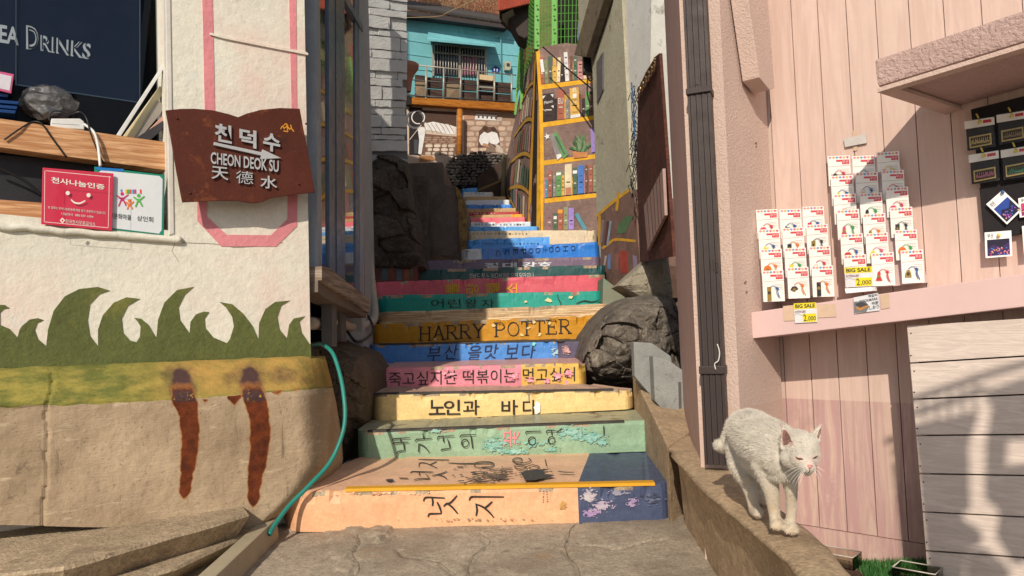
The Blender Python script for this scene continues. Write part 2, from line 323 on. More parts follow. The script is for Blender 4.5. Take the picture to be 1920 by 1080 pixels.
def step(Y, L, R, bL, bR, front, tread, Yb, backL=None, backR=None, label=None, seed=0, zb=None):
    pl = yp(Y); a, b = pl(*L), pl(*R); x0, x1 = L[0], R[0]
    xs = sorted(set([x0 + (x1 - x0) * i / 110 for i in range(111)] + [s for s, _ in front[:-1]] + [s for s, _ in tread[:-1]]))
    mats = []; idx = {}
    def mid(m_):
        if m_.name not in idx: idx[m_.name] = len(mats); mats.append(m_)
        return idx[m_.name]
    def pick(lst, x):
        for s, m_ in lst:
            if x < s: return mid(m_)
        return mid(lst[-1][1])
    bl_ = Vector((a.x, Yb, a.z)); br = Vector((b.x, Yb, b.z))
    if backL: bl_.x = at(backL, hy(backL), Yb).x
    if backR: br.x = at(backR, hy(backR), Yb).x
    rows = [[] for _ in range(13)]
    for x in xs:
        t = (x - x0) / (x1 - x0); tp = pl(x, ln(x, *L, *R)); n1 = fbm((tp.x, Y + seed, 0), 3); n2 = fbm((tp.x, Y, 5), 19); edge = -.010 * max(0, fbm((tp.x, Y, 9), 9) - .28) * 6
        zt = tp.z + .004 * n1 + .0015 * n2 + edge * .5
        zbot = (pl(x, ln(x, *bL, *bR)).z if bL else zt - .3) - (.03 if bL else 0)
        if zb is not None: zbot = zb
        cv = .10 * max(0, (.05 - t) / .05) ** 2 + .10 * max(0, (t - .96) / .04) ** 2    # rounded ends
        for k, (dy, s) in enumerate(((.004, 0), (0, .25), (0, .5), (0, .75), (0, .93))):
            z = zbot + (zt - .012 - zbot) * s; rows[k].append(Vector((tp.x, Y + dy + cv + .004 * fbm((tp.x, Y, z * 3 + 2), 5) + .0012 * fbm((tp.x, z, 4), 26) - edge * (s > .8), z)))
        rows[5].append(Vector((tp.x, Y + .003 + cv - edge, zt - .004))); rows[6].append(Vector((tp.x, Y + .012 + cv - edge, zt)))
        bp = bl_.lerp(br, t)
        for k in range(6):
            s = (k + 1) / 6; q = Vector((tp.x, Y + .012 + cv, 0)).lerp(Vector((bp.x, Yb + .04, 0)), s); rows[7 + k].append(Vector((q.x, q.y, zt + .003 * fbm((q.x, q.y, 2), 7) + .006 * s)))
    mi = []
    for i in range(12):
        for j in range(len(xs) - 1):
            xm = (xs[j] + xs[j + 1]) / 2; wn_ = fbm((xm * .035, Y * 3, i * .15), 1) > .18 and i in (4, 5); mi.append(mid(WORN) if wn_ and Y < 9 else pick(front if i < 6 else tread, xm))
    nc = len(xs); vs = [p for r in rows for p in r]; fs = [(i * nc + j, i * nc + j + 1, (i + 1) * nc + j + 1, (i + 1) * nc + j) for i in range(12) for j in range(nc - 1)]
    for j in (0, nc - 1):   # closed ends
        k0 = len(vs); col = [rows[i][j] for i in range(13)]; vs.append(Vector((col[-1].x, col[-1].y, col[0].z))); fs.append(tuple([i * nc + j for i in range(13)] + [k0])); mi.append(mi[j if j else nc - 2])
    o = mk('step', vs, fs, mats, ST, mi=mi, smooth=False, label=label); return o
P = P_
SD = [  # Y, L, R, bottomL, bottomR, front bands, tread bands, Yback, backL, backR, label
 (3.53, (522, 921), (1267, 906), (522, 985), (1272, 990), [(1083, P['peach']), (0, P['navy'])], [(1083, P['peach_t']), (0, P['navy_t'])], 4.37, 668, 1240, 'lowest step, peach with a slate blue end and sideways black lettering'),
 (4.37, (664, 809), (1228, 787), (688, 856), (1232, 836), [(0, P['sage'])], [(0, P['sage_t'])], 4.83, 690, 1205, 'second step, sage green with turquoise worn patches'),
 (4.83, (694, 738), (1190, 729), (710, 783), (1192, 758), [(0, P['butter'])], [(0, P['butter_t'])], 5.35, 686, 1110, 'third step, butter yellow with bold black brush lettering'),
 (5.35, (676, 691), (1100, 680), (690, 730), (1086, 716), [(977, P['pink']), (0, P['pink_y'])], [(0, P['pink_t'])], 6.2, 690, 1100, 'fourth step, rose pink on the left and ochre on the right'),
 (6.2, (688, 647), (1110, 637), (692, 677), (1090, 672), [(1045, P['blue']), (0, P['blue_g'])], [(0, P['dark_t'])], 6.85, 690, 1140, 'fifth step, cornflower blue with thin black lettering'),
 (6.85, (690, 609), (1146, 590), None, None, [(0, P['mustard'])], [(0, P['mustard'])], 7.05, None, None, 'sixth step, mustard with large serif capitals'),
 (7.05, (705, 586), (1148, 569), None, None, [(0, P['cream'])], [(0, P['cream'])], 7.5, None, None, 'cream slab painted as page edges above the mustard step'),
 (7.5, (705, 554), (1133, 545), None, None, [(0, P['teal'])], [(0, P['teal'])], 7.9, None, None, 'teal step with four black syllables'),
 (7.9, (700, 529), (1136, 514), None, None, [(0, P['red'])], [(0, P['red'])], 8.3, None, None, 'coral red step with yellow lettering'),
 (8.3, (752, 507), (1136, 496), None, None, [(0, P['dgreen'])], [(0, P['dgreen'])], 8.7, None, None, 'bottle green step with small white lettering'),
 (8.7, (777, 489), (1128, 481), None, None, [(0, P['purple'])], [(0, P['purple'])], 9.1, None, None, 'grey violet step with wide white lettering'),
 (9.1, (864, 468), (1125, 453), None, None, [(903, P['white']), (0, P['royal'])], [(0, P['royal'])], 9.5, None, None, 'glossy royal blue step with a white left end'),
 (9.5, (873, 449), (1120, 440), None, None, [(1030, P['lblue']), (0, P['sand'])], [(0, P['lblue'])], 9.9, None, None, 'step in sky blue and sand'),
 (9.9, (873, 433), (1120, 431), None, None, [(0, P['sand'])], [(0, P['sand'])], 10.3, None, None, 'wide cream step below the painted bookshelf'),
 (10.3, (872, 425), (1011, 424), None, None, [(0, P['lblue'])], [(0, P['lblue'])], 10.7, None, None, 'narrow sky blue step'),
 (10.7, (872, 417), (998, 415), None, None, [(0, P['white'])], [(0, P['white'])], 11.1, None, None, 'narrow white step'),
 (11.1, (872, 408), (987, 407), None, None, [(0, P['lpink'])], [(0, P['lpink'])], 11.5, None, None, 'narrow hot pink step'),
 (11.5, (872, 403.5), (982, 401), None, None, [(959, P['tan']), (0, P['orange'])], [(0, P['tan'])], 11.9, None, None, 'narrow tan step with an orange end'),
 (11.9, (872, 398), (976, 396.5), None, None, [(0, P['crimson'])], [(0, P['crimson'])], 12.3, None, None, 'narrow crimson step'),
 (12.3, (872, 391.5), (970, 389.5), None, None, [(0, P['tan'])], [(0, P['tan'])], 12.7, None, None, None),
 (12.7, (872, 383.5), (962, 383), None, None, [(0, P['royal'])], [(0, P['royal'])], 13.1, None, None, 'narrow dark blue step'),
 (13.1, (872, 375.5), (957, 374.5), None, None, [(0, P['white'])], [(0, P['white'])], 13.5, None, None, None),
 (13.5, (870, 368.5), (949, 368), None, None, [(0, P['tan'])], [(0, P['tan'])], 13.9, None, None, None),
 (13.9, (868, 360), (925, 360), None, None, [(0, P['white'])], [(0, P['white'])], 14.3, None, None, None),
 (14.3, (866, 352.5), (896, 352), None, None, [(0, P['lblue'])], [(0, P['lblue'])], 15.2, None, None, 'topmost small blue step below the stone mound')]
STEP = []
for i, d in enumerate(SD): STEP.append(step(*d[:11] if False else d[:10], label=d[10], seed=i))
BLK = (.02, .018, .016)
def flakes(g, cx, cy, rx, ry, n, pl, off, cols, seed=0, s=1.):
    """a worn patch: many small ragged flakes thinning out to its edge"""
    r = random.Random(seed + int(cx))
    for k in range(n):
        a, q = r.uniform(0, 6.28), r.random() ** .7; e = 1.25 - q; flat(g, blobpts(cx + math.cos(a) * rx * q, cy + math.sin(a) * ry * q, r.uniform(1.2, 6.5) * s * e, r.uniform(.8, 3.6) * s * e, 11, .55, k), pl, off, r.choice(cols))
def lettering(name, o, fn, label=None):
    g = Geo(); fn(g); return g.make(name, MURC, o, cols=True, recalc=False, label=label)
def tcol(c): return c
# step 1 : two syllables turned sideways, brush strokes
def f1(g):
    pl = yp(3.53); D = .012; o = .006
    T = lambda q: [(720 + a * .1875, 840 + b * .1875) for a, b in q]
    for p in ([(395, 535), (403, 506), (420, 496), (450, 493), (608, 500)], [(480, 498), (488, 540), (483, 580)], [(530, 540), (555, 590), (574, 652)], [(574, 655), (510, 657), (458, 659), (448, 668), (440, 690)], [(730, 475), (665, 545), (620, 560), (595, 585)], [(622, 548), (680, 590), (738, 658)],
              [(852, 525), (862, 498), (880, 489), (910, 487), (1200, 489)], [(1082, 535), (1040, 575), (1005, 598)], [(912, 558), (990, 590), (1050, 640), (1100, 697)], [(920, 562), (930, 620), (920, 680)]):
        stroke(g, T(p), 3.6, pl, o, BLK)
    for k in range(12): flat(g, blobpts(*T([(1560 + (k * 37) % 75, 430 + (k * 53) % 130)])[0], 1.4, .9, 7, .4, k), pl, o, S(120, 80, 90))
    flat(g, blobpts(1055, 947, 5, 7, 12, .3), pl, o, S(196, 150, 84))
    for cx, cy, rx, ry, n, cc in ((1104, 930, 18, 18, 60, (S(196, 184, 180), S(180, 164, 170))), (1130, 948, 26, 14, 70, (S(188, 170, 176), S(170, 150, 170))), (1110, 962, 20, 10, 50, (S(160, 130, 170), S(176, 150, 170))), (1186, 941, 14, 10, 36, (S(158, 130, 170), S(170, 150, 170))), (1160, 924, 22, 6, 26, (S(150, 146, 158), S(130, 126, 144))), (1220, 935, 40, 20, 26, (S(100, 104, 124), S(60, 64, 84)))):
        flakes(g, cx, cy, rx, ry, n, pl, o - .0015, cc)
    for cx, cy, rx, ry, n, cc in ((720, 925, 160, 4, 40, (S(196, 140, 100), S(226, 190, 150))), (900, 975, 180, 5, 50, (S(150, 126, 100), S(186, 140, 100))), (1055, 950, 10, 12, 10, (S(190, 140, 80),))): flakes(g, cx, cy, rx, ry, n, pl, o - .0015, cc, s=.6)
lettering('lettering', STEP[0], f1)
def f1t(g):
    z0 = yp(3.53)(900, 913).z; pl = zp(z0)
    T = lambda q: [(720 + a * .1875, 840 + b * .1875) for a, b in q]; IK = (.075, .06, .055)
    for p in ([(285, 130), (305, 116), (340, 114), (650, 118)], [(350, 190), (360, 148), (430, 155), (530, 198)], [(525, 135), (460, 165)], [(262, 250), (280, 235), (320, 234), (490, 238)], [(350, 240), (355, 275)], [(300, 322), (320, 310), (400, 304), (450, 305), (440, 285), (415, 260)], [(480, 275), (560, 258), (630, 232)], [(530, 262), (590, 280), (630, 308)], [(150, 298), (240, 302)],
              [(640, 148), (780, 155), (900, 152), (1095, 150)], [(905, 185), (905, 160), (940, 140), (1050, 137), (1100, 160), (1060, 188), (970, 196), (905, 185)], [(730, 188), (790, 188)], [(1290, 135), (1370, 130), (1375, 104), (1320, 98), (1285, 125), (1330, 150), (1420, 145), (1470, 122), (1440, 98)], [(1300, 175), (1340, 168), (1420, 185), (1400, 210), (1330, 205), (1300, 180)], [(1420, 190), (1480, 168), (1550, 185), (1530, 213), (1470, 210), (1450, 188)],
              [(800, 358), (880, 330), (1110, 345)], [(810, 290), (940, 320), (1100, 290)], [(740, 330), (800, 325)], [(1740, 232), (1790, 240), (1900, 243)], [(1610, 110), (1625, 180)]): stroke(g, T(p), 1.9, pl, .0105, IK)
    flat(g, blobpts(731, 900, 7, 2.4, 12, .2), pl, .0095, (.06, .055, .075)); flat(g, T([(1368, 248), (1420, 226), (1540, 214), (1680, 206), (1600, 228), (1590, 258), (1660, 262), (1712, 276), (1640, 290), (1500, 322), (1410, 322)]), pl, .0095, (.06, .058, .062))
    rq = random.Random(2)
    for k in range(46): x, y = rq.uniform(840, 1200), rq.gauss(262, 32); stroke(g, T([(x, y), (x + rq.uniform(30, 130), y + rq.uniform(-8, 8))]), rq.uniform(.8, 2.0), pl, .0095, rq.choice((IK, (.16, .12, .095))))
    for k in range(30): flat(g, blobpts(rq.uniform(850, 1040), rq.gauss(890, 7), rq.uniform(1, 4), rq.uniform(.5, 1.2), 8, .5, k), pl, .0095, (.13, .10, .085))
lettering('tread_lettering', STEP[0], f1t, 'worn black letters on the peach tread')
def f2(g):
    pl = yp(4.37); o = .008
    tq = (S(128, 176, 158), S(142, 186, 168), S(112, 168, 150), S(156, 190, 172))
    for cx, cy, rx, ry, n in ((1072, 812, 34, 16, 130), (1108, 820, 34, 13, 110), (928, 834, 28, 16, 90), (958, 846, 44, 6, 60), (1035, 842, 18, 6, 24), (820, 808, 18, 3, 16), (1130, 830, 16, 6, 26), (1000, 832, 60, 12, 30)): flakes(g, cx, cy, rx, ry, n, pl, o, tq)
    T = lambda q: [(700 + a * .2396, 780 + b * .2396) for a, b in q]; ci = lambda x, y, r: [(x + r * .92 * math.cos(k * .6283), y + r * math.sin(k * .6283)) for k in range(11)]
    for p in ([(148, 195), (156, 180), (175, 176), (285, 170)], [(155, 222), (170, 209), (275, 204)], [(212, 172), (215, 205)], [(235, 205), (240, 240), (244, 270)], [(244, 272), (195, 277), (185, 298)], [(325, 200), (336, 184), (350, 181), (458, 173)], [(388, 138), (393, 175)], [(353, 282), (356, 215)], [(356, 217), (400, 240), (437, 283)],
              [(500, 185), (508, 163), (525, 159), (632, 155)], [(545, 160), (550, 205)], [(580, 180), (592, 215), (600, 253)], [(600, 255), (540, 261), (530, 273)], [(675, 170), (686, 152), (700, 149), (805, 145)], ci(718, 212, 30), [(690, 214), (700, 207)], [(762, 150), (770, 200), (776, 255)],
              [(1190, 138), (1198, 123), (1212, 121), (1312, 118)], ci(1243, 195, 31), [(1210, 198), (1222, 190)], [(1355, 135), (1362, 114), (1425, 112)], [(1395, 112), (1397, 150)], ci(1395, 190, 28), [(1430, 128), (1450, 118), (1475, 95)], [(1803, 75), (1805, 150)]): stroke(g, T(p), 2.3, pl, o + .003, BLK)
    text_geo(g, '꽃', q4(944, 806, 975, 838, -.04), pl, o + .0012, .0008, rot=1, col=S(235, 140, 140))
lettering('lettering', STEP[1], f2)
def f3(g):
    pl = yp(4.83); o = .007
    for s, x in (('노', 804), ('인', 832), ('과', 868), ('바', 940), ('다', 980)):
        text_geo(g, s, q4(x, 750, x + (31 if s != '다' else 26), 778, -.02), pl, o + (x % 7) * 1e-4, .0012, bold=.012, col=BLK)
    flat(g, blobpts(1008, 764, 7, 13, 16, .3), pl, o + .002, S(238, 232, 222)); stroke(g, [(991, 737), (992, 752)], 2, pl, o, (.25, .2, .15))
lettering('lettering', STEP[2], f3)
def f4(g):
    pl = yp(5.35); o = .007; text_geo(g, '죽고싶지만 떡볶이는 먹고싶어', [(729, 698), (1078, 688), (1078, 714), (729, 724)], pl, o, .001, col=BLK)
    for cx, cy, rx, ry, n in ((964, 705, 12, 9, 26), (994, 712, 12, 7, 26), (1046, 704, 9, 12, 30), (1066, 700, 9, 11, 30), (1028, 714, 16, 5, 20), (840, 700, 90, 12, 22)): flakes(g, cx, cy, rx, ry, n, pl, o + (.002 if cx < 970 else -.0008), (S(232, 150, 164), S(224, 138, 150), S(238, 170, 180)), s=.8)
lettering('lettering', STEP[3], f4)
def f5(g):
    pl = yp(6.2); o = .008
    for s, x, a in (('부', 800, 4), ('산', 832, 0), ('을', 876, 2), ('맛', 907, -1), ('보', 946, 0), ('다', 977, -1)): text_geo(g, s, [(x + 3, 647 + a), (x + 29, 645 + a), (x + 24, 673 + a), (x, 674 + a)], pl, o, .001, col=(.02, .03, .09))
    flakes(g, 1062, 656, 10, 10, 26, pl, o, (S(214, 160, 150), S(190, 150, 146)), s=.8); flat(g, blobpts(1001, 645, 4, 3), pl, o, S(130, 215, 200)); flakes(g, 1040, 660, 8, 10, 26, pl, o, (S(160, 195, 200), S(180, 205, 200)), s=.7)
lettering('lettering', STEP[4], f5)
SER = {'H': ([(.16, 0, .16, 1), (.84, 0, .84, 1), (.16, .5, .84, .5)], [(.16, 0), (.84, 0), (.16, 1), (.84, 1)]), 'A': ([(.08, 0, .5, 1), (.92, 0, .5, 1), (.26, .36, .76, .36)], [(.08, 0), (.92, 0)]),
       'R': ([(.16, 0, .16, 1), (.16, 1, .6, 1), (.6, 1, .8, .88), (.8, .88, .8, .64), (.8, .64, .6, .5), (.6, .5, .16, .5), (.45, .5, .95, 0)], [(.16, 0), (.1, 1), (.93, 0)]),
       'Y': ([(.08, 1, .5, .48), (.92, 1, .5, .48), (.5, .48, .5, 0)], [(.08, 1), (.92, 1), (.5, 0)]), 'P': ([(.16, 0, .16, 1), (.16, 1, .62, 1), (.62, 1, .86, .86), (.86, .86, .86, .62), (.86, .62, .62, .48), (.62, .48, .16, .48)], [(.16, 0), (.1, 1)]),
       'O': ([(.5 + .45 * math.cos(a * .5236), .5 + .5 * math.sin(a * .5236), .5 + .45 * math.cos((a + 1) * .5236), .5 + .5 * math.sin((a + 1) * .5236)) for a in range(12)], []),
       'T': ([(.5, 0, .5, 1), (.05, 1, .95, 1), (.05, 1, .05, .82), (.95, 1, .95, .82)], [(.5, 0)]), 'E': ([(.16, 0, .16, 1), (.16, 1, .85, 1), (.16, .52, .7, .52), (.16, 0, .9, 0), (.85, 1, .85, .84), (.9, 0, .9, .18), (.7, .42, .7, .62)], [(.08, 0), (.08, 1)])}
def f6(g):
    pl = yp(6.85); o = .009; x = 785; wd = {'H': 27, 'A': 24, 'R': 25, 'Y': 25, 'P': 24, 'O': 26, 'T': 24, 'E': 23, ' ': 16}
    for ch in 'HARRY POTTER':
        if ch != ' ':
            by = ln(x, 785, 638, 1043, 625); tp = by - ln(x, 785, 25, 1043, 26); W = wd[ch] - 3; f = lambda u, v: (x + u * W, by + (tp - by) * v)
            st, se = SER[ch]
            for k, (a, b, c, d) in enumerate(st):
                thick = 3.0 if abs(a - c) < .5 and abs(b - d) > .3 else 1.7
                p, q = Vector(f(a, b)), Vector(f(c, d)); e = (q - p).normalized() * .7; n = Vector((-e.y, e.x)) / .7 * thick / 2; p -= e; q += e
                flat(g, [tuple(p + n), tuple(q + n), tuple(q - n), tuple(p - n)], pl, o, BLK)
            for a, b in se: p = f(a, b); flat(g, [(p[0] - 4, p[1] - .8), (p[0] + 4, p[1] - .8), (p[0] + 4, p[1] + .8), (p[0] - 4, p[1] + .8)], pl, o + .0006, BLK)
        x += wd[ch]
    for cx, cy in ((990, 615), (1001, 604), (925, 610), (1012, 628), (978, 628), (1030, 606), (816, 636)): flat(g, blobpts(cx, cy, 3.5, 3, 9, .6), pl, o + .0016, S(235, 205, 140))
lettering('lettering', STEP[5], f6)
def f8(g):
    pl = yp(7.5); o = .009
    for s, x in (('어', 808), ('린', 840), ('왕', 871), ('자', 903)): text_geo(g, s, q4(x, 561, x + 24, 577, -.02), pl, o, .001, col=(.01, .03, .03))
    for cx, cy, r in ((986, 566, 3), (1029, 563, 6), (1070, 557, 4)): flat(g, blobpts(cx, cy, r, r * .7, 10, .4), pl, o, S(220, 205, 150))
    stroke(g, [(1045, 551), (1047, 560), (1052, 569), (1050, 574)], 1.6, pl, o, BLK); stroke(g, [(1080, 569), (1095, 564), (1110, 566), (1125, 562)], 2.2, pl, o, BLK)
lettering('lettering', STEP[7], f8)
def f9(g):
    pl = yp(7.9); o = .009
    for s, x in (('톨', 836), ('랑', 873), ('헬', 911), ('소', 948)): text_geo(g, s, q4(x, 531, x + (25 if x < 940 else 22), 551, -.02), pl, o, .001, rot=1, bold=.012, col=S(222, 160, 40))
lettering('lettering', STEP[8], f9)
lettering('lettering', STEP[9], lambda g: text_geo(g, '하버드 첫 느 어디선가이 우리 달라지나', q4(880, 512, 1001, 525, -.01), yp(8.3), .009, .001, col=S(200, 195, 185)))
def f11(g):
    for s, x in (('절', 908), ('대', 942), ('강', 979), ('호', 1008)): text_geo(g, s, q4(x, 493 - (x - 908) * .02, x + 27, 504 - (x - 908) * .02, -.02), yp(8.7), .009, .001, bold=.03, col=S(228, 224, 222))
lettering('lettering', STEP[10], f11)
def f12(g):
    for s, x in zip('CCEFOO土OOHO', (930, 946, 962, 977, 991, 1004, 1018, 1029, 1041, 1056, 1070)): text_geo(g, s, q4(x, ln(x, 870, 473, 1125, 457), x + 9, ln(x, 870, 473, 1125, 457) + 10, -.05), yp(9.1), .009, .001, rot=-1, col=(.01, .03, .10))
    text_geo(g, 'T', q4(871, 470, 880, 482), yp(9.1), .009, .001, col=(.1, .1, .1))
lettering('lettering', STEP[11], f12)
def small(i, Y, x0, x1, y, n, col, h=3.):
    def f(g):
        r = random.Random(i); x = x0
        while x < x1:
            k = r.choice('oaceㅇㅁㅎㅅlt'); text_geo(g, k, q4(x, y + r.random(), x + 2.6 + r.random() * 2, y + h, 0), yp(Y), .009, .001, col=col); x += 5 + r.random() * 3
    lettering('lettering', STEP[i], f)
small(12, 9.5, 885, 1010, 455, 10, (.02, .04, .12)); small(13, 9.9, 886, 990, 436, 10, (.2, .12, .05), 3.5); small(15, 10.7, 890, 985, 419, 5, (.12, .08, .1), 3.2); small(18, 11.9, 876, 930, 399, 8, (.7, .6, .5), 2.2); small(23, 13.9, 876, 905, 361.5, 6, (.1, .12, .2), 3)
# non-slip strips on the nosings
yst = M('yellow_strip', S(222, 158, 36), rough=.7, var=.1, bump=.6, bs=260, bd=.002); bst = M('rubber_strip', (.03, .027, .025), rough=.6)
def strip(i, Y, x0, y0, x1, y1, mat, w_=.03, nm='nosing_strip', dz=.008):
    a = yp(Y + .012)(x0, y0); b = yp(Y + .012)(x1, y1); n = 36; rows = [[], [], [], []]
    for k in range(n + 1):
        p = a.lerp(b, k / n); wv = .0025 * fbm((p.x, Y, 1), 6)
        for j, (dy, zz) in enumerate(((-.016, -.006), (-.014, dz), (w_, dz + .002), (w_ + .002, -.004))): rows[j].append(Vector((p.x, p.y + dy + wv, p.z + zz)))
    grid_mesh(nm, rows, mat, STEP[i], smooth=False)
strip(0, 3.53, 648, 918.5, 1227, 907, yst, .034); strip(1, 4.37, 690, 808, 1170, 789.5, bst, .012, dz=.004); strip(2, 4.83, 700, 738, 1150, 730, bst, .012, dz=.004); strip(4, 6.2, 712, 646, 1092, 637.5, bst, .014, dz=.004)
# ================================================================ LEFT: WHITE SHOP BUILDING
LW = wallp(0, 3.0, 582, 3.75)
_a = at(582, hy(582), 3.75); _d = Vector((.82, .574, 0)); _nn = Vector((.574, -.82, 0)); LW = Pl(_a, _nn)
stucco = M('white_stucco', S(228, 219, 198), rough=.9, var=.08, vs=2.4, bump=.75, bs=26, bd=.007, grit=.06, dirt=[(S(226, 196, 178), .5, 1.4), (S(196, 208, 204), .22, 2.6), (S(186, 172, 152), .16, 6)])
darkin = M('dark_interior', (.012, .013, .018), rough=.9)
BA = empty('shop_building', (_a.x - 1.2, _a.y - .8, 0), 'white stucco shop on the left with green flame mural and rust stains on its base', 'building')
def wallgrid(name, poly, pl, off, th, mat, parent, step_=.035, amp=.0035, **k):
    """wall face with a little real waviness: slab plus a displaced front skin"""
    return slab(name, poly, pl, off, th, mat, parent, **k)
# wall in one piece round the window opening; the top goes up to the flat roof
zr = 4.98
ptop = lambda px: LW(px, 540 - (zr - .9) * 300, 0)
_c1 = LW(582, 640); ctop = Vector((_c1.x, _c1.y, zr)); cl = _c1 - _d * 4.2; ltop = Vector((cl.x, cl.y, zr))
w1, w2 = LW(307, 0), LW(316, 428)
wt = Vector((w1.x, w1.y, 3.3)); wb = LW(317, 432); sl_ = LW(-60, 404); sl0 = Vector((sl_.x, sl_.y, sl_.z)); slt = Vector((sl_.x, sl_.y, 3.3))
sx = LW(-500, 352); sxt = Vector((sx.x, sx.y, 3.4))
outer = [Vector((_c1.x, _c1.y, -.1)), ctop, ltop, Vector((ltop.x, ltop.y, -.1))]
prism('wall', [Vector((_c1.x, _c1.y, -.1)), ctop, Vector((wt.x, wt.y, zr)), wt, wb, Vector((wb.x, wb.y, -.1))], -_nn * .24, stucco, BA)
prism('wall', [Vector((wb.x, wb.y, -.1)), wb, sx, Vector((sx.x, sx.y, -.1))], -_nn * .24, stucco, BA)
prism('wall', [wt, Vector((wt.x, wt.y, zr)), Vector((sx.x, sx.y, zr)), sxt], -_nn * .24, stucco, BA)
prism('wall', [Vector((sx.x, sx.y, -.1)), Vector((sx.x, sx.y, zr)), ltop, Vector((ltop.x, ltop.y, -.1))], -_nn * .24, stucco, BA)
# sill ridge
g = Geo(); pts = [LW(x, ln(x, 0, 424, 318, 449) + 4 * noise.noise(Vector((x * .03, 0, 0))), .008) for x in range(-300, 345, 8)]; g.tube(pts, .016, 8); g.make('sill', stucco, BA, smooth=True)
slab('window_frame', [(306, -260), (316, -260), (327, 438), (317, 441)], LW, .006, .05, M('frame_cream', S(215, 205, 190), rough=.5), BA, .004)
# roof, floor and rear of the shop
ux = -_nn * 3.2
prism('roof', [ctop + _nn * .06, ltop + _nn * .06, ltop + ux, ctop + ux * 1.05], (0, 0, .16), conc, BA)
bk = [Vector((_c1.x, _c1.y, -.1)) + ux, ctop + ux, ltop + ux, Vector((ltop.x, ltop.y, -.1)) + ux]
prism('rear_wall', bk, _nn * .2, stucco, BA)
# dark room behind the window
rp = lambda px, py, off: LW(px, py, off)
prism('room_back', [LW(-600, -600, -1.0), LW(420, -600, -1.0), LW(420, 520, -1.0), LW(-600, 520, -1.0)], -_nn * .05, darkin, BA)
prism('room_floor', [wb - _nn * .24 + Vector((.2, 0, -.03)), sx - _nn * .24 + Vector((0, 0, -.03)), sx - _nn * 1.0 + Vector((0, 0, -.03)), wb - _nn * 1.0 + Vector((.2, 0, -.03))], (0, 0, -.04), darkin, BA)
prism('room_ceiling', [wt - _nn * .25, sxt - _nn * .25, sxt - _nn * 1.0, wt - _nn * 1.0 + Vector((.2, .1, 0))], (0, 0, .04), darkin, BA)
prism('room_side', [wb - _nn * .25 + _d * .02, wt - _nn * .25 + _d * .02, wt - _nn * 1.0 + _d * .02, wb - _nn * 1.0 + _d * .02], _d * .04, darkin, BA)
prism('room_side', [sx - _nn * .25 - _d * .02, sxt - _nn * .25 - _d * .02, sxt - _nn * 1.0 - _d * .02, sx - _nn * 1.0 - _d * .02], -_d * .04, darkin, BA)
glz = glassM('window_glass', (.80, .84, .88), .12)
prism('pane', [wb - _nn * .21, Vector((wt.x, wt.y, 3.3)) - _nn * .21, sxt - _nn * .21, sx - _nn * .21], -_nn * .004, glz, BA)
# wooden planks in the window
pine = M('pine_wood', S(222, 172, 124), rough=.6, var=.1, grain=((3, 3, 55), S(178, 122, 78)), bump=.25, bs=60, bd=.002)
slab('plank', [(-400, 172), (0, 222), (309, 266), (311, 319), (0, 276), (-400, 226)], LW, -.07, .10, pine, BA, .003)
slab('plank', [(-400, 330), (0, 374), (180, 388), (312, 402), (313, 437), (0, 416), (-400, 380)], LW, -.07, .06, pine, BA, .003)
slab('backing_board', [(-400, 270), (0, 290), (314, 318), (314, 400), (0, 384), (-400, 350)], LW, -.18, .02, M('dark_board', (.02, .02, .026), rough=.5), BA)
# poster sheets
nav = M('navy_poster', S(30, 37, 54), rough=.42, var=.05, bump=.1, bs=12, bd=.01, coat=.3)
ps = slab('drinks_poster', [(30, -150), (267, -150), (262, 193), (33, 160)], LW, -.235, .006, nav, None, label='large navy poster reading drinks in the shop window', cat='poster')
def fp(g):
    o = -.2335
    text_geo(g, 'D', [(49, 47), (72, 52), (72, 93), (49, 92)], LW, o, .0012, bold=.03, col=(.72, .7, .68)); text_geo(g, 'D', [(52, 50), (71, 55), (71, 92), (53, 91)], LW, o + .0008, .0012, bold=-.01, col=(.02, .02, .03))
    text_geo(g, 'RINKS', [(76, 65), (171, 82), (169, 112), (76, 95)], LW, o, .0012, bold=.025, col=(.75, .73, .7))
    text_geo(g, 'RINKS', [(78, 63), (173, 80), (171, 110), (78, 93)], LW, o + .0008, .0012, bold=-.015, col=(.02, .03, .05))
    for p in ([(30, -50), (30, 160)], [(262, -50), (262, 193)], [(33, 159), (262, 192)]): stroke(g, p, 1.6, LW, o, (.12, .16, .2), taper=False)
g = Geo(); fp(g); g.make('print', MURC, ps, cols=True, recalc=False)
ps2 = slab('tea_poster', [(-220, -180), (29, -150), (30, 150), (-220, 112)], LW, -.232, .006, nav, None, label='navy poster edge reading tea, cut off by the left border of the photo', cat='poster')
g = Geo(); text_geo(g, 'TEA', [(-22, 42), (36, 52), (35, 85), (-22, 76)], LW, -.2305, .0012, bold=.025, col=(.75, .73, .7)); g.make('print', MURC, ps2, cols=True, recalc=False)
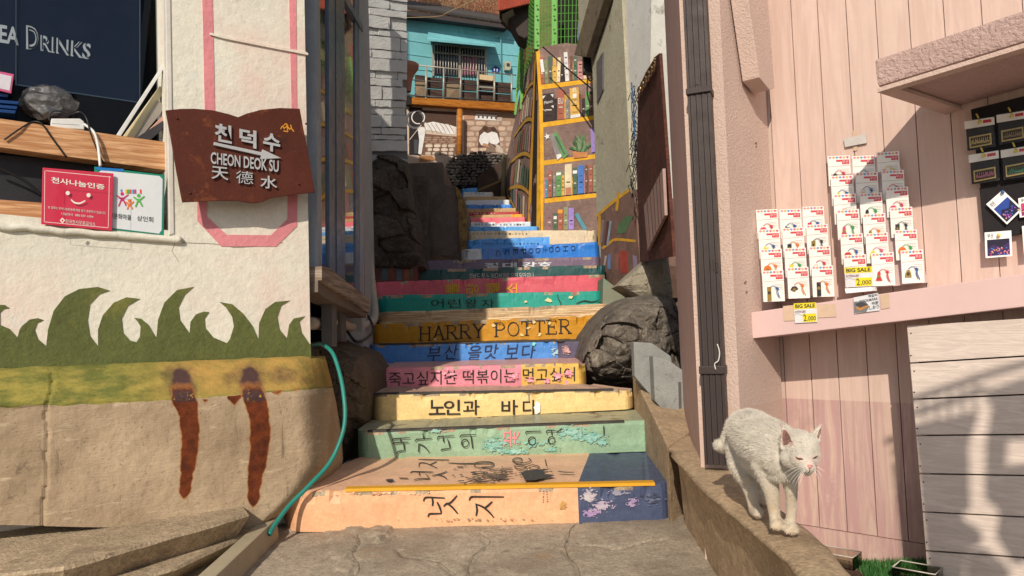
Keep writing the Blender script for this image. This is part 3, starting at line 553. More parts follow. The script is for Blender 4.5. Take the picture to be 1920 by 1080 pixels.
# things on the window plank
def sign(name, px, off, th, mat, label, cat='sign', fn=None, bevel=.002, **k):
    o = slab(name, px, LW, off, th, mat, None, bevel, label=label, cat=cat, **k)
    if fn: g = Geo(); fn(g); g.make('print', MURC, o, cols=True, recalc=False)
    return o
redp = M('red_acrylic', S(206, 44, 70), rough=.28, var=.04, bump=0, coat=.6)
W_ = (.8, .76, .72)
def frd(g):
    o = .0235
    text_geo(g, '천사나눔인증', [(96, 331), (196, 346), (196, 356), (96, 343)], LW, o, .0012, bold=.02, col=W_)
    for x, y in ((127, 362), (166, 366)): flat(g, [(x + 4 * math.cos(a), y + 4 * math.sin(a)) for a in [i * .5236 for i in range(12)]], LW, o, W_)
    stroke(g, [(133, 374), (140, 380), (150, 381), (160, 376)], 3.2, LW, o, W_)
    text_geo(g, '본 업체는 천사나눔운동에 매월 정기 후원하고 있습니다', [(90, 386), (198, 397), (198, 402), (90, 391)], LW, o, .0012, col=W_)
    text_geo(g, '나눔천사  080-337-1004', [(115, 398), (175, 404), (175, 409), (115, 403)], LW, o, .0012, col=W_)
    text_geo(g, '한국천사무료급식소', [(123, 411), (179, 417), (179, 424), (123, 418)], LW, o, .0012, col=W_)
    flat(g, [(112, 413), (117, 408), (122, 413), (117, 419)], LW, o, W_); flat(g, [(115, 413), (117, 411), (119, 413), (117, 416)], LW, o + .0007, S(206, 44, 70))
    for a, b in (((86, 320), (208, 332)), ((205, 330), (203, 426)), ((84, 320), (83, 416)), ((84, 416), (203, 427))): stroke(g, [a, b], .9, LW, o, W_, taper=False)
sign('red_plaque', [(80, 314), (213, 325), (210, 433), (77, 420)], .022, .008, redp, 'red plaque with a smile and white lettering leaning in the shop window', fn=frd)
def fgr(g):
    o = .0035
    flat(g, [(186, 322), (190, 319), (299, 330), (305, 336), (303, 432), (298, 438), (190, 425), (184, 420)], LW, o, S(222, 222, 218)); flat(g, [(177, 313), (232, 317), (232, 322), (184, 319)], LW, o + .0007, S(30, 120, 190))
    for c, x, y, h in ((S(205, 50, 110), 229, 377, 22), (S(235, 120, 50), 243, 386, 15), (S(90, 180, 70), 260, 379, 20)):
        flat(g, [(x + 3.4 * math.cos(a * .6), y - h * .62 + 3.4 * math.sin(a * .6)) for a in range(10)], LW, o + .0012, c)
        for p in ([(x - h * .5, y - h * .5), (x - 2, y - h * .2), (x, y)], [(x + h * .55, y - h * .55), (x + 2, y - h * .2), (x, y)], [(x, y - h * .3), (x - h * .3, y + h * .45)], [(x, y - h * .3), (x + h * .35, y + h * .4)]): stroke(g, p, 3.2, LW, o + .0012, c)
    for i, (x, c) in enumerate(((226, S(60, 140, 210)), (235, S(240, 190, 40)), (239, S(80, 180, 90)), (243, S(230, 90, 60)), (248, S(40, 150, 210)), (252, S(220, 60, 120)), (262, S(230, 80, 80)))): flat(g, [(x, 355), (x + 3, 355), (x + 3, 363 - (i == 0) * 4), (x, 363 - (i == 0) * 4)], LW, o + .0012, c)
    text_geo(g, '감천문화마을', [(196, 398), (246, 403), (246, 413), (196, 408)], LW, o + .0012, .001, col=(.03, .03, .03)); text_geo(g, '상인회', [(257, 404), (287, 407), (287, 417), (257, 414)], LW, o + .0012, .001, col=(.03, .03, .03))
sign('green_bordered_plaque', [(177, 312), (309, 328), (307, 441), (178, 428)], .002, .008, M('green_acrylic', S(18, 138, 108), rough=.3, bump=0, coat=.5), 'white plaque with green border and three dancing figures beside the red plaque', fn=fgr)
pw = M('white_plastic', S(225, 220, 210), rough=.35, bump=0)
o = slab('power_adapter', [(96, 222), (150, 222), (158, 228), (158, 243), (95, 238)], LW, -.08, .05, pw, None, .004, label='white power strip lying on the wooden window plank', cat='power strip'); slab('seam_groove', [(97, 231), (149, 234), (149, 235), (97, 232)], LW, -.0795, .001, M('grey_line', (.3, .3, .3)), o)
tube('white_cable', [LW(158, 233, -.08), LW(176, 248, -.05), LW(184, 275, -.04), LW(188, 312, -.02)], .006, pw, None, 8, 6, label='white cable hanging over the window plank to the plaques', cat='cable')
bc = M('black_cable', (.012, .012, .014), rough=.4, bump=0)
tube('black_cable', [LW(92, 226, -.10), LW(95, 212, -.10), LW(110, 208, -.10), LW(130, 215, -.10), LW(150, 210, -.09), LW(162, 222, -.06), LW(170, 250, -.05), LW(186, 290, -.045), LW(196, 308, -.05)], .0035, bc, None, 6, 6, label='black cable looping over the power strip', cat='cable')
tube('black_cable', [LW(8, 262, -.06), LW(35, 243, -.06), LW(60, 229, -.07), LW(78, 232, -.06), LW(95, 255, -.06), LW(125, 296, -.06)], .0035, bc, None, 6, 6, label='black cable trailing down the front of the wooden plank on the left', cat='cable')
tube('black_cable', [LW(-20, 308, -.12), LW(20, 325, -.12), LW(52, 343, -.12), LW(80, 368, -.12)], .006, bc, None, 6, 4, label='thick black cable behind the red plaque under the plank', cat='cable')
bkM = [M('book_' + n, c, rough=.5, bump=.1) for n, c in (('cream', S(222, 204, 160)), ('grey', S(150, 140, 128)), ('rose', S(200, 150, 130)), ('dark', S(58, 54, 56)), ('white', S(220, 215, 205)))]
for px, mi_, lab in (([(218, 253), (305, 120), (309, 126), (226, 256)], 4, 'thin white magazine leaning against the window jamb, leftmost of the leaning books'), ([(230, 256), (300, 160), (308, 172), (252, 258)], 0, 'cream book leaning beside the window jamb'),
                     ([(252, 258), (296, 186), (309, 200), (300, 215), (262, 260)], 1, 'grey covered book leaning among the books by the window jamb'), ([(262, 260), (309, 213), (309, 226), (280, 261)], 2, 'rose coloured book low in the leaning pile'), ([(254, 259), (306, 226), (309, 238), (278, 266)], 3, 'dark grey book lowest in the leaning pile')):
    slab('leaning_book', px, LW, -.13 + mi_ * .014, .03, bkM[mi_], None, .002, label=lab, cat='book', group='books leaning in the shop window')
blu = M('blue_folder', S(24, 62, 112), rough=.35, bump=0)
for i, (y, x1) in enumerate(((176, 16), (190, 36), (199, 33), (207, 30))):
    slab('blue_folder', [(-60, y - 8), (x1, y), (x1 - 2, y + 6), (-60, y - 2)], LW, -.13 + i * .004, .10, blu, None, .002, label=('topmost', 'second from top', 'third from top', 'lowest')[i] + ' blue folder in the pile at the left window edge', cat='folder', group='pile of blue folders')
o = slab('pink_edged_card', [(-50, 124), (26, 139), (21, 175), (-50, 158)], LW, -.11, .012, M('pink_card_edge', S(208, 90, 130), rough=.5, bump=0), None, .002, label='white card with pink border above the blue folders', cat='card'); slab('card_face', [(-50, 128), (22, 143), (18, 170), (-50, 154)], LW, -.1085, .001, M('white_card', S(214, 206, 208), rough=.5, bump=0), o)
vs, fs = ico(LW(92, 196, -.19), (.11, .06, .085), 3, .22, 2.2, 5, Matrix.Rotation(.6, 3, 'Z')); mk('plastic_bag', vs, fs, M('clear_plastic_bag', (.05, .05, .055), rough=.12, bump=.9, bs=22, bd=.02, coat=1, spec=.9), None, label='crumpled clear plastic bag behind the power strip', cat='bag')
# flame mural, pink frame stripes: paint on the wall
K = .5927
fl = [(-60, 300), (-40, 250), (0, 222), (15, 222), (30, 232), (12, 235), (0, 247), (0, 285), (30, 298), (55, 325), (62, 300), (70, 288), (95, 268), (120, 264), (138, 270), (118, 280), (110, 302), (120, 330), (146, 352), (152, 300), (170, 240), (205, 195), (250, 172), (310, 165), (348, 177), (315, 188), (285, 220), (277, 270), (285, 320), (310, 353), (310, 300), (325, 255), (360, 215), (400, 198), (443, 203), (405, 225), (385, 265), (390, 310), (412, 335), (432, 340), (443, 322), (445, 290), (436, 275), (425, 263), (447, 266), (470, 285), (495, 327), (500, 270), (520, 215), (560, 175), (613, 165), (585, 190), (565, 230), (570, 270), (600, 312), (603, 275), (620, 252), (645, 243), (662, 245), (648, 265), (650, 295), (675, 325), (718, 343), (728, 330), (740, 290), (735, 260), (715, 230), (695, 213), (735, 220), (770, 250), (800, 290), (818, 332), (820, 280), (840, 235), (870, 213), (918, 208), (890, 225), (878, 260), (885, 300), (908, 328), (915, 285), (930, 265), (965, 258), (948, 275), (955, 310), (983, 350), (985, 400), (600, 420), (300, 430), (-60, 455)]
slab('flame_mural', [(x * K, 440 + y * K) for x, y in fl], LW, .003, .004, M('olive_paint', S(98, 102, 54), rough=.85, var=.16, vs=4, bump=.9, bs=34, bd=.007, grit=.12, dirt=[(S(132, 122, 60), .3, 3), (S(70, 78, 40), .2, 6)]), BA)
pkM = M('pink_stripe_paint', S(222, 138, 140), rough=.85, var=.1, bump=.8, bs=34, bd=.006, chip=(S(230, 216, 200), .12, 20))
g = Geo()
for p in ([(378, -60), (397, -60), (400, 60), (403, 212), (384, 210), (381, 60)], [(541, -60), (555, -60), (557, 210), (547, 210)]): g.slab(p, LW, .003, .004)
for p in ([(370, 375), (388, 377), (388, 406), (370, 414)], [(370, 414), (388, 406), (425, 440), (415, 462)], [(415, 462), (425, 440), (508, 441), (518, 462)], [(518, 462), (508, 441), (539, 411), (557, 424)], [(557, 424), (539, 411), (540, 362), (558, 362)]): g.slab(p, LW, .003, .004)
g.make('pink_stripe', pkM, BA, kind='stuff')
slab('wall_ledge', [(394, 61), (420, 68), (500, 84), (574, 97), (578, 100), (578, 103), (500, 88), (420, 72), (394, 65)], LW, .010, .02, stucco, BA)
g = Geo()
for pts in ([(318, 448), (345, 455), (400, 457), (440, 464), (480, 462), (530, 455)], [(330, 452), (322, 470), (335, 490)]):
    for a, b in zip(pts[:-1], pts[1:]): g.slab([(a[0], a[1] - .5), (b[0], b[1] - .5), (b[0], b[1] + .5), (a[0], a[1] + .5)], LW, .0015, .003)
g.make('hairline_crack', M('crack_dark', S(150, 128, 110), rough=1), BA, kind='stuff')
def sstep(a, b, x): t = max(0, min(1, (x - a) / (b - a))); return t * t * (3 - 2 * t)
# ---- bulging concrete base with painted band and rust stains (grid surface)
basec = M('base_concrete', S(178, 154, 124), rough=.92, var=.17, vs=3.4, bump=.8, bs=42, bd=.006, dirt=[(S(104, 90, 72), .28, 3), (S(206, 188, 160), .3, 2)])
band = M('ochre_band_paint', S(168, 138, 58), rough=.85, var=.22, vs=5, bump=.6, bs=40, bd=.005, dirt=[(S(112, 110, 44), .72, 3.2), (S(190, 152, 66), .3, 7)])
band2 = M('ochre_band_right', S(184, 146, 66), rough=.85, var=.2, vs=6, bump=.6, bs=40, bd=.005, dirt=[(S(140, 128, 50), .4, 3.6), (S(120, 84, 74), .25, 9)])
rust = M('rust_stain', S(108, 48, 18), rough=.95, var=.3, vs=8, bump=.6, bs=60, dirt=[(S(150, 78, 26), .4, 14), (S(64, 30, 20), .3, 10)])
rust_d = M('rust_stain_dark', S(92, 66, 58), rough=.9, var=.3, vs=9, bump=.5, bs=50, dirt=(S(150, 108, 52), .3, 18))
xs = list(range(-420, 0, 12)) + list(range(0, 540, 4)) + list(range(540, 652, 4)); nr = 120; rows = []
def base_off(px, s):   # s 0 top .. 1 bottom
    o_ = .012 + .20 * min(1, s / .22) ** .6 + .03 * s
    return o_
for i in range(nr):
    s = i / (nr - 1); r_ = []
    for px in xs:
        xe = 612 + 34 * math.sin(min(1, s * 1.6) * 1.57) - 150 * max(0, (s - .58) / .42) ** 1.8    # right outline
        q = min(px, 650)
        yt = ln(min(px, 610), 0, 690, 610, 667) + 3 * noise.noise(Vector((px * .02, 1, 0))); yb = ln(px, 0, 985, 560, 995); y = yt + (yb - yt) * s
        x = px if px < 430 else 430 + (px - 430) * (xe - 430) / (651 - 430)
        o_ = base_off(px, s); 
        turn = max(0, (px - 560) / 91); o_ -= .55 * turn ** 2.6 * (.3 + .7 * min(1, s * 3))
        p = LW(x, y, o_)
        crk = .012 if abs(x - (88 - 14 * (s - .5) + 9 * noise.noise(Vector((s * 5, 0, 0))))) < 2.4 and s > .05 else 0
        p += LW.N * (.008 * fbm(p, 2.2) + .003 * fbm(p, 16) - crk); p += LW.N * (-.006 * sstep(90, 80, x) * (s > .25))
        r_.append(p)
    rows.append(r_)
RT = [((100, 132, 262), (200, 135, 275), (300, 142, 294), (350, 172, 300), (400, 193, 302), (500, 204, 312), (600, 210, 304), (700, 204, 290), (800, 200, 270), (900, 198, 248), (950, 208, 232)), ((90, 578, 680), (200, 572, 712), (300, 600, 736), (400, 634, 750), (500, 645, 760), (600, 645, 750), (700, 634, 738), (800, 624, 714), (900, 632, 692), (1000, 645, 665))]
def rustmask(x, y):
    """returns (rust below the band, dark bruise inside the band)"""
    cx, cy = (x - 280) / .2963, (y - 660) / .2963; v = h = 0
    for tb in RT:
        if tb[0][0] - 40 < cy < tb[-1][0] + 20:
            q = max(tb[0][0], min(tb[-1][0] - .01, cy))
            for a, b in zip(tb[:-1], tb[1:]):
                if a[0] <= q <= b[0]: t = (q - a[0]) / (b[0] - a[0]); l, r = a[1] + (b[1] - a[1]) * t, a[2] + (b[2] - a[2]) * t; break
            nz_ = 9 * noise.noise(Vector((cy * .02, l * .01, 2))) + 2.5 * noise.noise(Vector((cy * .05, x * .02, 5))) - 34 * (1 - sstep(-30, 80, cy - tb[0][0]))
            d = min(cx - l, r - cx) + nz_; m = sstep(-20, 16, d) * sstep(tb[-1][0] + 15, tb[-1][0] - 60, cy)
            v = max(v, m * sstep(150, 310, cy)); h = max(h, sstep(-52, 36, d) * sstep(tb[0][0] - 36, tb[0][0] + 24, cy) * sstep(345, 280, cy))
    for (a, b, c, k) in ((485, 592, 90, .9), (335, 375, 45, .6), (770, 850, 50, .5), (900, 960, 40, .4)):
        yb_ = 285 - (cx - 500) * .12; mid_ = 1 - abs(cx - (a + b) / 2) / ((b - a) / 2)
        if mid_ > 0: v = max(v, k * sstep(0, .2, mid_) * sstep(yb_ + c * mid_, yb_ + c * mid_ * .2, cy) * sstep(yb_ - 10, yb_, cy))
    return v, h
cols_ = []; 
for i in range(nr):
    s_ = i / (nr - 1)
    for px in xs:
        yt = ln(min(px, 610), 0, 690, 610, 667); y = yt + (ln(px, 0, 985, 560, 995) - yt) * s_; xe = 612 + 34 * math.sin(min(1, s_ * 1.6) * 1.57) - 150 * max(0, (s_ - .58) / .42) ** 1.8; x = px if px < 430 else 430 + (px - 430) * (xe - 430) / (651 - 430)
        lim = ln(px, 0, 763, 200, 757) if px < 200 else ln(px, 200, 757, 610, 728); lim += 3 * noise.noise(Vector((px * .03, 0, 0)))
        r, h0 = rustmask(x, y); b = sstep(lim + 2.5, lim - 2.5, y)
        # smudges round the stain heads and drips below the band at the right
        h = .95 * h0
        for cx, cy, rx, ry, k in ((336, 706, 46, 34, .62), (466, 704, 54, 34, .62), (530, 704, 50, 24, .6), (428, 710, 24, 22, .55), (575, 712, 24, 12, .5)): h = max(h, k * max(0, 1 - ((x - cx) / rx) ** 2 - ((y - cy) / ry) ** 2))
        dr = 0
        q = max(0, min(1, (px - 230) / 140))
        cols_.append((max(r, dr), max(h, 0), b * (.5 + .5 * q)))
def base_mat():
    m = bpy.data.materials.new('base_concrete_painted'); m.use_nodes = True; t = m.node_tree; L = t.links.new; b = t.nodes['Principled BSDF']; b.inputs['Roughness'].default_value = .9; b.inputs['Specular IOR Level'].default_value = .25
    ge = _n(t, 'ShaderNodeNewGeometry'); at_ = _n(t, 'ShaderNodeVertexColor'); at_.layer_name = 'Col'; sp_ = _n(t, 'ShaderNodeSeparateColor'); L(at_.outputs[0], sp_.inputs[0])
    def nz(sc, det=6, r=.6, mp=None):
        n = _n(t, 'ShaderNodeTexNoise'); n.inputs['Scale'].default_value = sc; n.inputs['Detail'].default_value = det; n.inputs['Roughness'].default_value = r
        if mp: mm = _n(t, 'ShaderNodeMapping'); mm.inputs['Scale'].default_value = mp; L(ge.outputs['Position'], mm.inputs[0]); L(mm.outputs[0], n.inputs['Vector'])
        else: L(ge.outputs['Position'], n.inputs['Vector'])
        return n.outputs['Fac']
    def rp(f, a, c): r = _n(t, 'ShaderNodeMapRange'); r.inputs[1].default_value = a; r.inputs[2].default_value = c; L(f, r.inputs[0]); return r.outputs[0]
    def mt(op, a, c):
        x = _n(t, 'ShaderNodeMath', operation=op)
        for i, v in enumerate((a, c)):
            if isinstance(v, (int, float)): x.inputs[i].default_value = v
            else: L(v, x.inputs[i])
        return x.outputs[0]
    def mix(f, A, B):
        x = _n(t, 'ShaderNodeMix', data_type='RGBA'); L(f, x.inputs[0])
        for s, v in ((6, A), (7, B)):
            if isinstance(v, tuple): x.inputs[s].default_value = (*v, 1)
            else: L(v, x.inputs[s])
        return x.outputs[2]
    c = mix(rp(nz(3), .35, .7), S(188, 162, 130), S(150, 126, 98)); c = mix(rp(nz(2.2, 8, .65), .62, .8), c, S(112, 94, 74)); c = mix(rp(nz(7, 5, .6, (1, 1, 5)), .6, .75), c, S(208, 184, 150)); c = mix(rp(nz(5, 8, .7), .66, .74), c, S(100, 84, 70)); c = mix(rp(nz(4, 7, .7, (6, 6, .7)), .60, .74), c, S(118, 98, 80)); c = mix(rp(nz(60, 4, .8), .58, .70), c, S(126, 106, 86))
    # band: olive at the left, ochre at the right (blue channel carries both)
    green = mix(rp(nz(6, 7, .65, (1, 1, 3)), .42, .60), S(104, 106, 50), S(158, 142, 68)); ochre = mix(rp(nz(7, 7, .65), .40, .64), S(182, 142, 74), S(146, 124, 62))
    w_ = rp(sp_.outputs[2], .5, 1.0); pb_ = mix(mt('ADD', w_, mt('MULTIPLY', mt('SUBTRACT', nz(9), .5), .8)), green, ochre); cov = rp(mt('ADD', sp_.outputs[2], mt('MULTIPLY', mt('SUBTRACT', nz(30), .5), .16)), .2, .30); c = mix(cov, c, pb_)
    e = mt('ADD', sp_.outputs[1], mt('MULTIPLY', mt('SUBTRACT', nz(24, 8, .7), .5), .9)); c = mix(rp(e, .22, .85), c, S(78, 54, 50))
    rr_ = mt('ADD', sp_.outputs[0], mt('MULTIPLY', mt('SUBTRACT', nz(38, 8, .7), .5), .55)); c = mix(rp(rr_, .12, .5), c, S(164, 104, 52))
    c = mix(rp(rr_, .32, .6), c, mix(rp(nz(20, 7), .4, .65), S(112, 52, 24), S(78, 36, 20))); dk2 = mt('MULTIPLY', rp(rr_, .4, .8), rp(e, .2, .6)); c = mix(dk2, c, S(74, 52, 50)); c = mix(mt('MULTIPLY', dk2, rp(nz(60, 6), .58, .66)), c, S(190, 140, 50))
    L(c, b.inputs['Base Color']); bp = _n(t, 'ShaderNodeBump'); bp.inputs['Strength'].default_value = .8; bp.inputs['Distance'].default_value = .005; h = mt('ADD', nz(44, 8), mt('MULTIPLY', nz(60, 4, .5, (.5, .5, 3)), .5)); L(h, bp.inputs['Height']); L(bp.outputs[0], b.inputs['Normal']); return m
nc = len(xs); fs_b = [(i * nc + j, i * nc + j + 1, (i + 1) * nc + j + 1, (i + 1) * nc + j) for i in range(nr - 1) for j in range(nc - 1)]
base_o = mk('concrete_base', [p for r in rows for p in r], fs_b, base_mat(), BA, smooth=True, cols=[[cols_[k] for k in f] for f in fs_b], recalc=False)
# ---- side window wall along the alley
SW = Pl(_a, (at(680, hy(680), 5.3) - _a).cross(Vector((0, 0, 1)))); 
if SW.N.x < 0: SW.N = -SW.N
fr = M('window_frame_bluegrey', S(96, 108, 124), rough=.38, var=.06, bump=.1, metal=.1); frl = M('window_frame_light', S(150, 156, 160), rough=.4, bump=.1)
swood = M('sill_wood', S(176, 158, 136), rough=.75, var=.15, grain=((4, 1.5, 40), S(128, 108, 90)))
rg = M('reflecting_glass', (.015, .022, .026), rough=.03, var=0, bump=.05, bs=2, spec=.5, ior=2.6, coat=1, bd=.01)
def sw(name, px, off, th, mat, par=BA, **k): return prism(name, [SW(x, y) + SW.N * off for x, y in px], -SW.N * th, mat, par, **k)
_e = SW(682, 500); prism('rear_side_wall', [Vector((_e.x - .02, _e.y, -.05)), Vector((_e.x - .02, _e.y, zr)), Vector((-1.36, 7.4, zr)), Vector((-1.36, 7.4, -.05))], Vector((-.15, 0, 0)), M('pale_alley_wall', S(176, 172, 168), rough=.85, var=.12, dirt=(S(120, 116, 112), .3, 4)), BA)
sidewall = [(583, 470), (583, -1400), (684, -300), (684, 560)]
pb = [SW(583, 470), SW(684, 556)]; zb_ = pb[0].z
prism('side_wall', [SW(583, 480, -.05), Vector((*SW(583, 0, -.05).xy, zr)), Vector((*SW(684, 0, -.05).xy, zr)), SW(684, 562, -.05)], -SW.N * .2, M('alley_wall_dark', S(96, 94, 96), rough=.8), BA)
def vbar(name, px0, px1, yt, yb0, yb1, off, th, mat, par):
    return sw(name, [(px0, yt), (px1, yt), (px1 + 2, yb1), (px0 + 2, yb0)], off, th, mat, par)
wf = sw('side_window', [(585, -300), (591, -300), (597, 506), (588, 500)], .02, .07, frl)
sw('pane', [(597, -200), (612, -200), (614, 508), (598, 498)], .0, .02, rg, wf); vbar('mullion', 612, 624, -250, 506, 514, .012, .03, fr, wf); vbar('mullion', 624, 640, -250, 514, 524, .018, .03, M('frame_mid', S(84, 96, 112), rough=.35, bump=.05), wf)
sw('pane', [(640, -150), (668, -150), (668, 548), (640, 526)], .0, .02, rg, wf); vbar('mullion', 663, 669, -200, 540, 548, .008, .03, fr, wf); vbar('mullion', 670, 678, -200, 546, 556, .012, .03, frl, wf)
sw('head_rail', [(628, -40), (676, 48), (676, 60), (628, -22)], .02, .03, fr, wf)
sw('window_sill', [(585, 500), (600, 503), (680, 562), (680, 588), (600, 536), (585, 526)], .05, .1, swood)
sw('sill_beam', [(585, 526), (600, 534), (679, 586), (679, 596), (600, 560), (585, 548)], .03, .12, M('sill_beam_wood', S(120, 104, 90), rough=.8), BA)
g = Geo(); text_geo(g, 'H-1', [(655, 556), (672, 568), (672, 576), (655, 564)], SW, .0715, .001, col=(.05, .05, .05)); g.make('mark', MURC, BA, cols=True, recalc=False)
sw('post', [(622, 552), (631, 556), (632, 650), (623, 650)], .0, .06, M('grey_post', S(100, 96, 92), rough=.7)); sw('post', [(652, 570), (662, 576), (664, 640), (655, 640)], -.05, .06, MATS['grey_post'])
prism('crawl_back', [SW(583, 540, -.5), SW(700, 560, -.5), SW(700, 700, -.5), SW(583, 700, -.5)], -SW.N * .05, darkin, BA)
prism('under_floor', [SW(585, 545, .0), SW(680, 590, .0), SW(680, 590, -.6), SW(585, 545, -.6)], (0, 0, .04), darkin, BA)
# rock footing right of the base
def relief(name, poly, pl, depth, mat, parent=None, nx=40, ny=40, amp=.05, fs_=4., edge=.18, back=.3, mid=None, seed=0, tilt=None, **k):
    """solid mound: front skin swells toward the viewer inside the outline, closed by a back"""
    xs_ = [p[0] for p in poly]; ys_ = [p[1] for p in poly]; x0, x1, y0, y1 = min(xs_), max(xs_), min(ys_), max(ys_)
    N_ = len(poly); cx = sum(xs_) / N_; cy = sum(ys_) / N_
    # polar grid: rings from centre to outline
    out = []
    for i in range(N_):
        a, b = poly[i], poly[(i + 1) % N_]; n = max(1, int(math.hypot(b[0] - a[0], b[1] - a[1]) / ((x1 - x0 + y1 - y0) / (2 * nx))))
        out += [(a[0] + (b[0] - a[0]) * t / n, a[1] + (b[1] - a[1]) * t / n) for t in range(n)]
    n = len(out); vs = [None]; rings = ny // 2
    def P_t(x, y, r):
        o_ = depth * (1 - r ** 2.2) ** .6 if r < 1 else 0
        if tilt: o_ += tilt(x, y)
        p = pl(x, y, o_); q_ = p + noise.noise_vector(p * fs_) * .06; nn = fbm(q_ + Vector((seed, 0, seed)), fs_, 6); ce = noise.voronoi(Vector((q_.x * 1.3, q_.y, q_.z * 1.9 + q_.x * .6)) * fs_ * 1.5); c1 = noise.cell(ce[1][0] * 7.3); c2 = noise.voronoi(q_ * fs_ * 5)[0][0]; return p + pl.N * (amp * .6 * nn + amp * .55 * (min(ce[0][1] - ce[0][0], .16) - .1) + amp * .45 * c1 + amp * .9 * abs(noise.noise(q_ * fs_ * .9)) - amp * .3 * c2) * (1 if r < .97 else .3)
    vs[0] = P_t(cx, cy, 0)
    for k_ in range(1, rings + 1):
        r = k_ / rings
        for x, y in out: vs.append(P_t(cx + (x - cx) * r, cy + (y - cy) * r, r))
    fs = [(0, 1 + i, 1 + (i + 1) % n) for i in range(n)]
    for k_ in range(rings - 1):
        a = 1 + k_ * n; b = a + n; fs += [(a + i, b + i, b + (i + 1) % n, a + (i + 1) % n) for i in range(n)]
    a = 1 + (rings - 1) * n; b = len(vs); vs += [vs[a + i] - pl.N * back for i in range(n)]
    fs += [(a + i, b + i, b + (i + 1) % n, a + (i + 1) % n) for i in range(n)] + [tuple(b + i for i in range(n))]
    return mk(name, vs, fs, mat, parent, smooth=False, **k)
brk = M('brown_rock', S(118, 98, 78), rough=.92, var=.3, vs=5, bump=1, bs=50, bd=.014, grit=.3, dirt=[(S(62, 50, 42), .4, 4), (S(160, 140, 112), .2, 8)])
relief('rock_footing', [(582, 642), (600, 640), (640, 655), (672, 668), (692, 700), (696, 740), (690, 790), (668, 812), (660, 845), (640, 872), (590, 905), (560, 880), (575, 760)], yp(4.75), .25, brk, None, amp=.06, fs_=3.4, back=.8, tilt=lambda x, y: .35 * (x < 600), label='rough brown rock footing between the shop base and the steps', cat='rock')
# corrugated white drain hose
dh = M('corrugated_hose', S(196, 182, 160), rough=.6, var=.12, bump=.2)
pth = [at(684, 60, 7.25), at(686, 250, 7.2), at(690, 440, 7.1), at(697, 530, 6.9), at(702, 590, 6.5), at(690, 608, 6.0), at(660, 612, 5.4), at(632, 604, 4.9), at(604, 607, 4.5), at(584, 606, 4.2)]
q = cr(pth, 26); tube('drain_hose', q, [.034 + (.004 if i % 2 else -.003) for i in range(len(q))], dh, None, 10, 0, label='white corrugated drain hose bending under the side window', cat='hose')
tube('black_cable', [at(672, 480, 7.0), at(690, 520, 6.6), at(684, 560, 6.3), at(660, 590, 5.6), at(650, 620, 5.3), at(610, 640, 4.6)], .012, bc, None, 6, 8, label='black cable under the side window sill beside the hose', cat='cable')
tube('black_cable', [at(640, 600, 5.3), at(668, 640, 5.3), at(700, 618, 5.8), at(680, 575, 6.2)], .01, bc, None, 6, 8, label='black cable looping round the drain hose bend', cat='cable')
tube('garden_hose', [at(588, 648, 4.1), at(603, 646, 3.95), at(622, 660, 3.85), at(634, 690, 3.8), at(643, 730, 3.75), at(647, 780, 3.7), at(640, 820, 3.66), at(618, 868, 3.6), at(578, 912, 3.5), at(545, 945, 3.44), at(518, 980, 3.36), at(505, 1002, 3.3)], .0105, M('green_hose', S(38, 128, 112), rough=.4, bump=.1, coat=.2), None, 10, 12, label='green garden hose curving down over the end of the lowest step', cat='hose')
# cable trough on the ground
gp = zp(.05); a, b = gp(505, 985), gp(392, 1092); d_ = (b - a).normalized(); n_ = Vector((-d_.y, d_.x, 0)) * .045
prism('cable_trough', [a + n_ + Vector((0, 0, -.06)), a - n_ + Vector((0, 0, -.06)), a - n_ * .75 + Vector((0, 0, .03)), a + n_ * .75 + Vector((0, 0, .03))], (b - a) * 2.0, M('trough_plastic', S(176, 160, 130), rough=.6), None, .006, label='beige plastic cable trough running along the ledge edge', cat='cable cover')
# ---- rusted open-book sign
cor = M('rusted_steel', S(92, 46, 34), rough=.62, var=.16, vs=5, bump=.35, bs=70, metal=.25, spec=.3, dirt=[(S(150, 84, 46), .26, 9), (S(62, 34, 28), .35, 4), (S(140, 92, 66), .16, 26)])
C1 = .4444
bp_ = [(700, 465), (760, 459), (820, 458), (900, 465), (965, 481), (1005, 494), (1040, 479), (1100, 463), (1180, 455), (1265, 458), (1280, 540), (1298, 630), (1330, 812), (1250, 819), (1150, 834), (1110, 850), (1085, 856), (1050, 855), (1000, 846), (900, 847), (770, 853), (745, 720), (725, 600)]
sg = slab('book_sign', [(x * C1, y * C1) for x, y in bp_], LW, .115, .014, cor, None, .002, label='rusted steel sign shaped like an open book pointing to the right', cat='sign')
al = M('raised_letter_metal', S(196, 192, 186), rough=.4, metal=.3, bump=0)
def ctext(s, x0, y0, x1, y1, sl, bold, nm='letters'):
    g = Geo(); X0, X1 = x0 * C1, x1 * C1; text_geo(g, s, [(X0, y0 * C1), (X1, y0 * C1 + (X1 - X0) * sl), (X1, y1 * C1 + (X1 - X0) * sl), (X0, y1 * C1)], LW, .122, .012, bold=bold, mi=0); g.make(nm, al, sg)
for s, x, y in (('천', 906, 517), ('덕', 1010, 538), ('수', 1110, 556)): ctext(s, x, y, x + 72, y + 76, .2, .03, 'syllable')
ctext('CHEON DEOK SU', 889, 640, 1176, 690, .13, .02, 'word')
for s, x, y in (('天', 892, 700), ('德', 996, 718), ('水', 1098, 738)): ctext(s, x, y, x + 72, y + 54, .1, .012 if s != '德' else 0., 'syllable')
slab('arrow', [(x * C1, y * C1) for x, y in [(903, 599), (1104, 642), (1108, 630), (1187, 667), (1100, 671), (1102, 656), (903, 612)]], LW, .128, .012, al, sg, .001)
g = Geo()
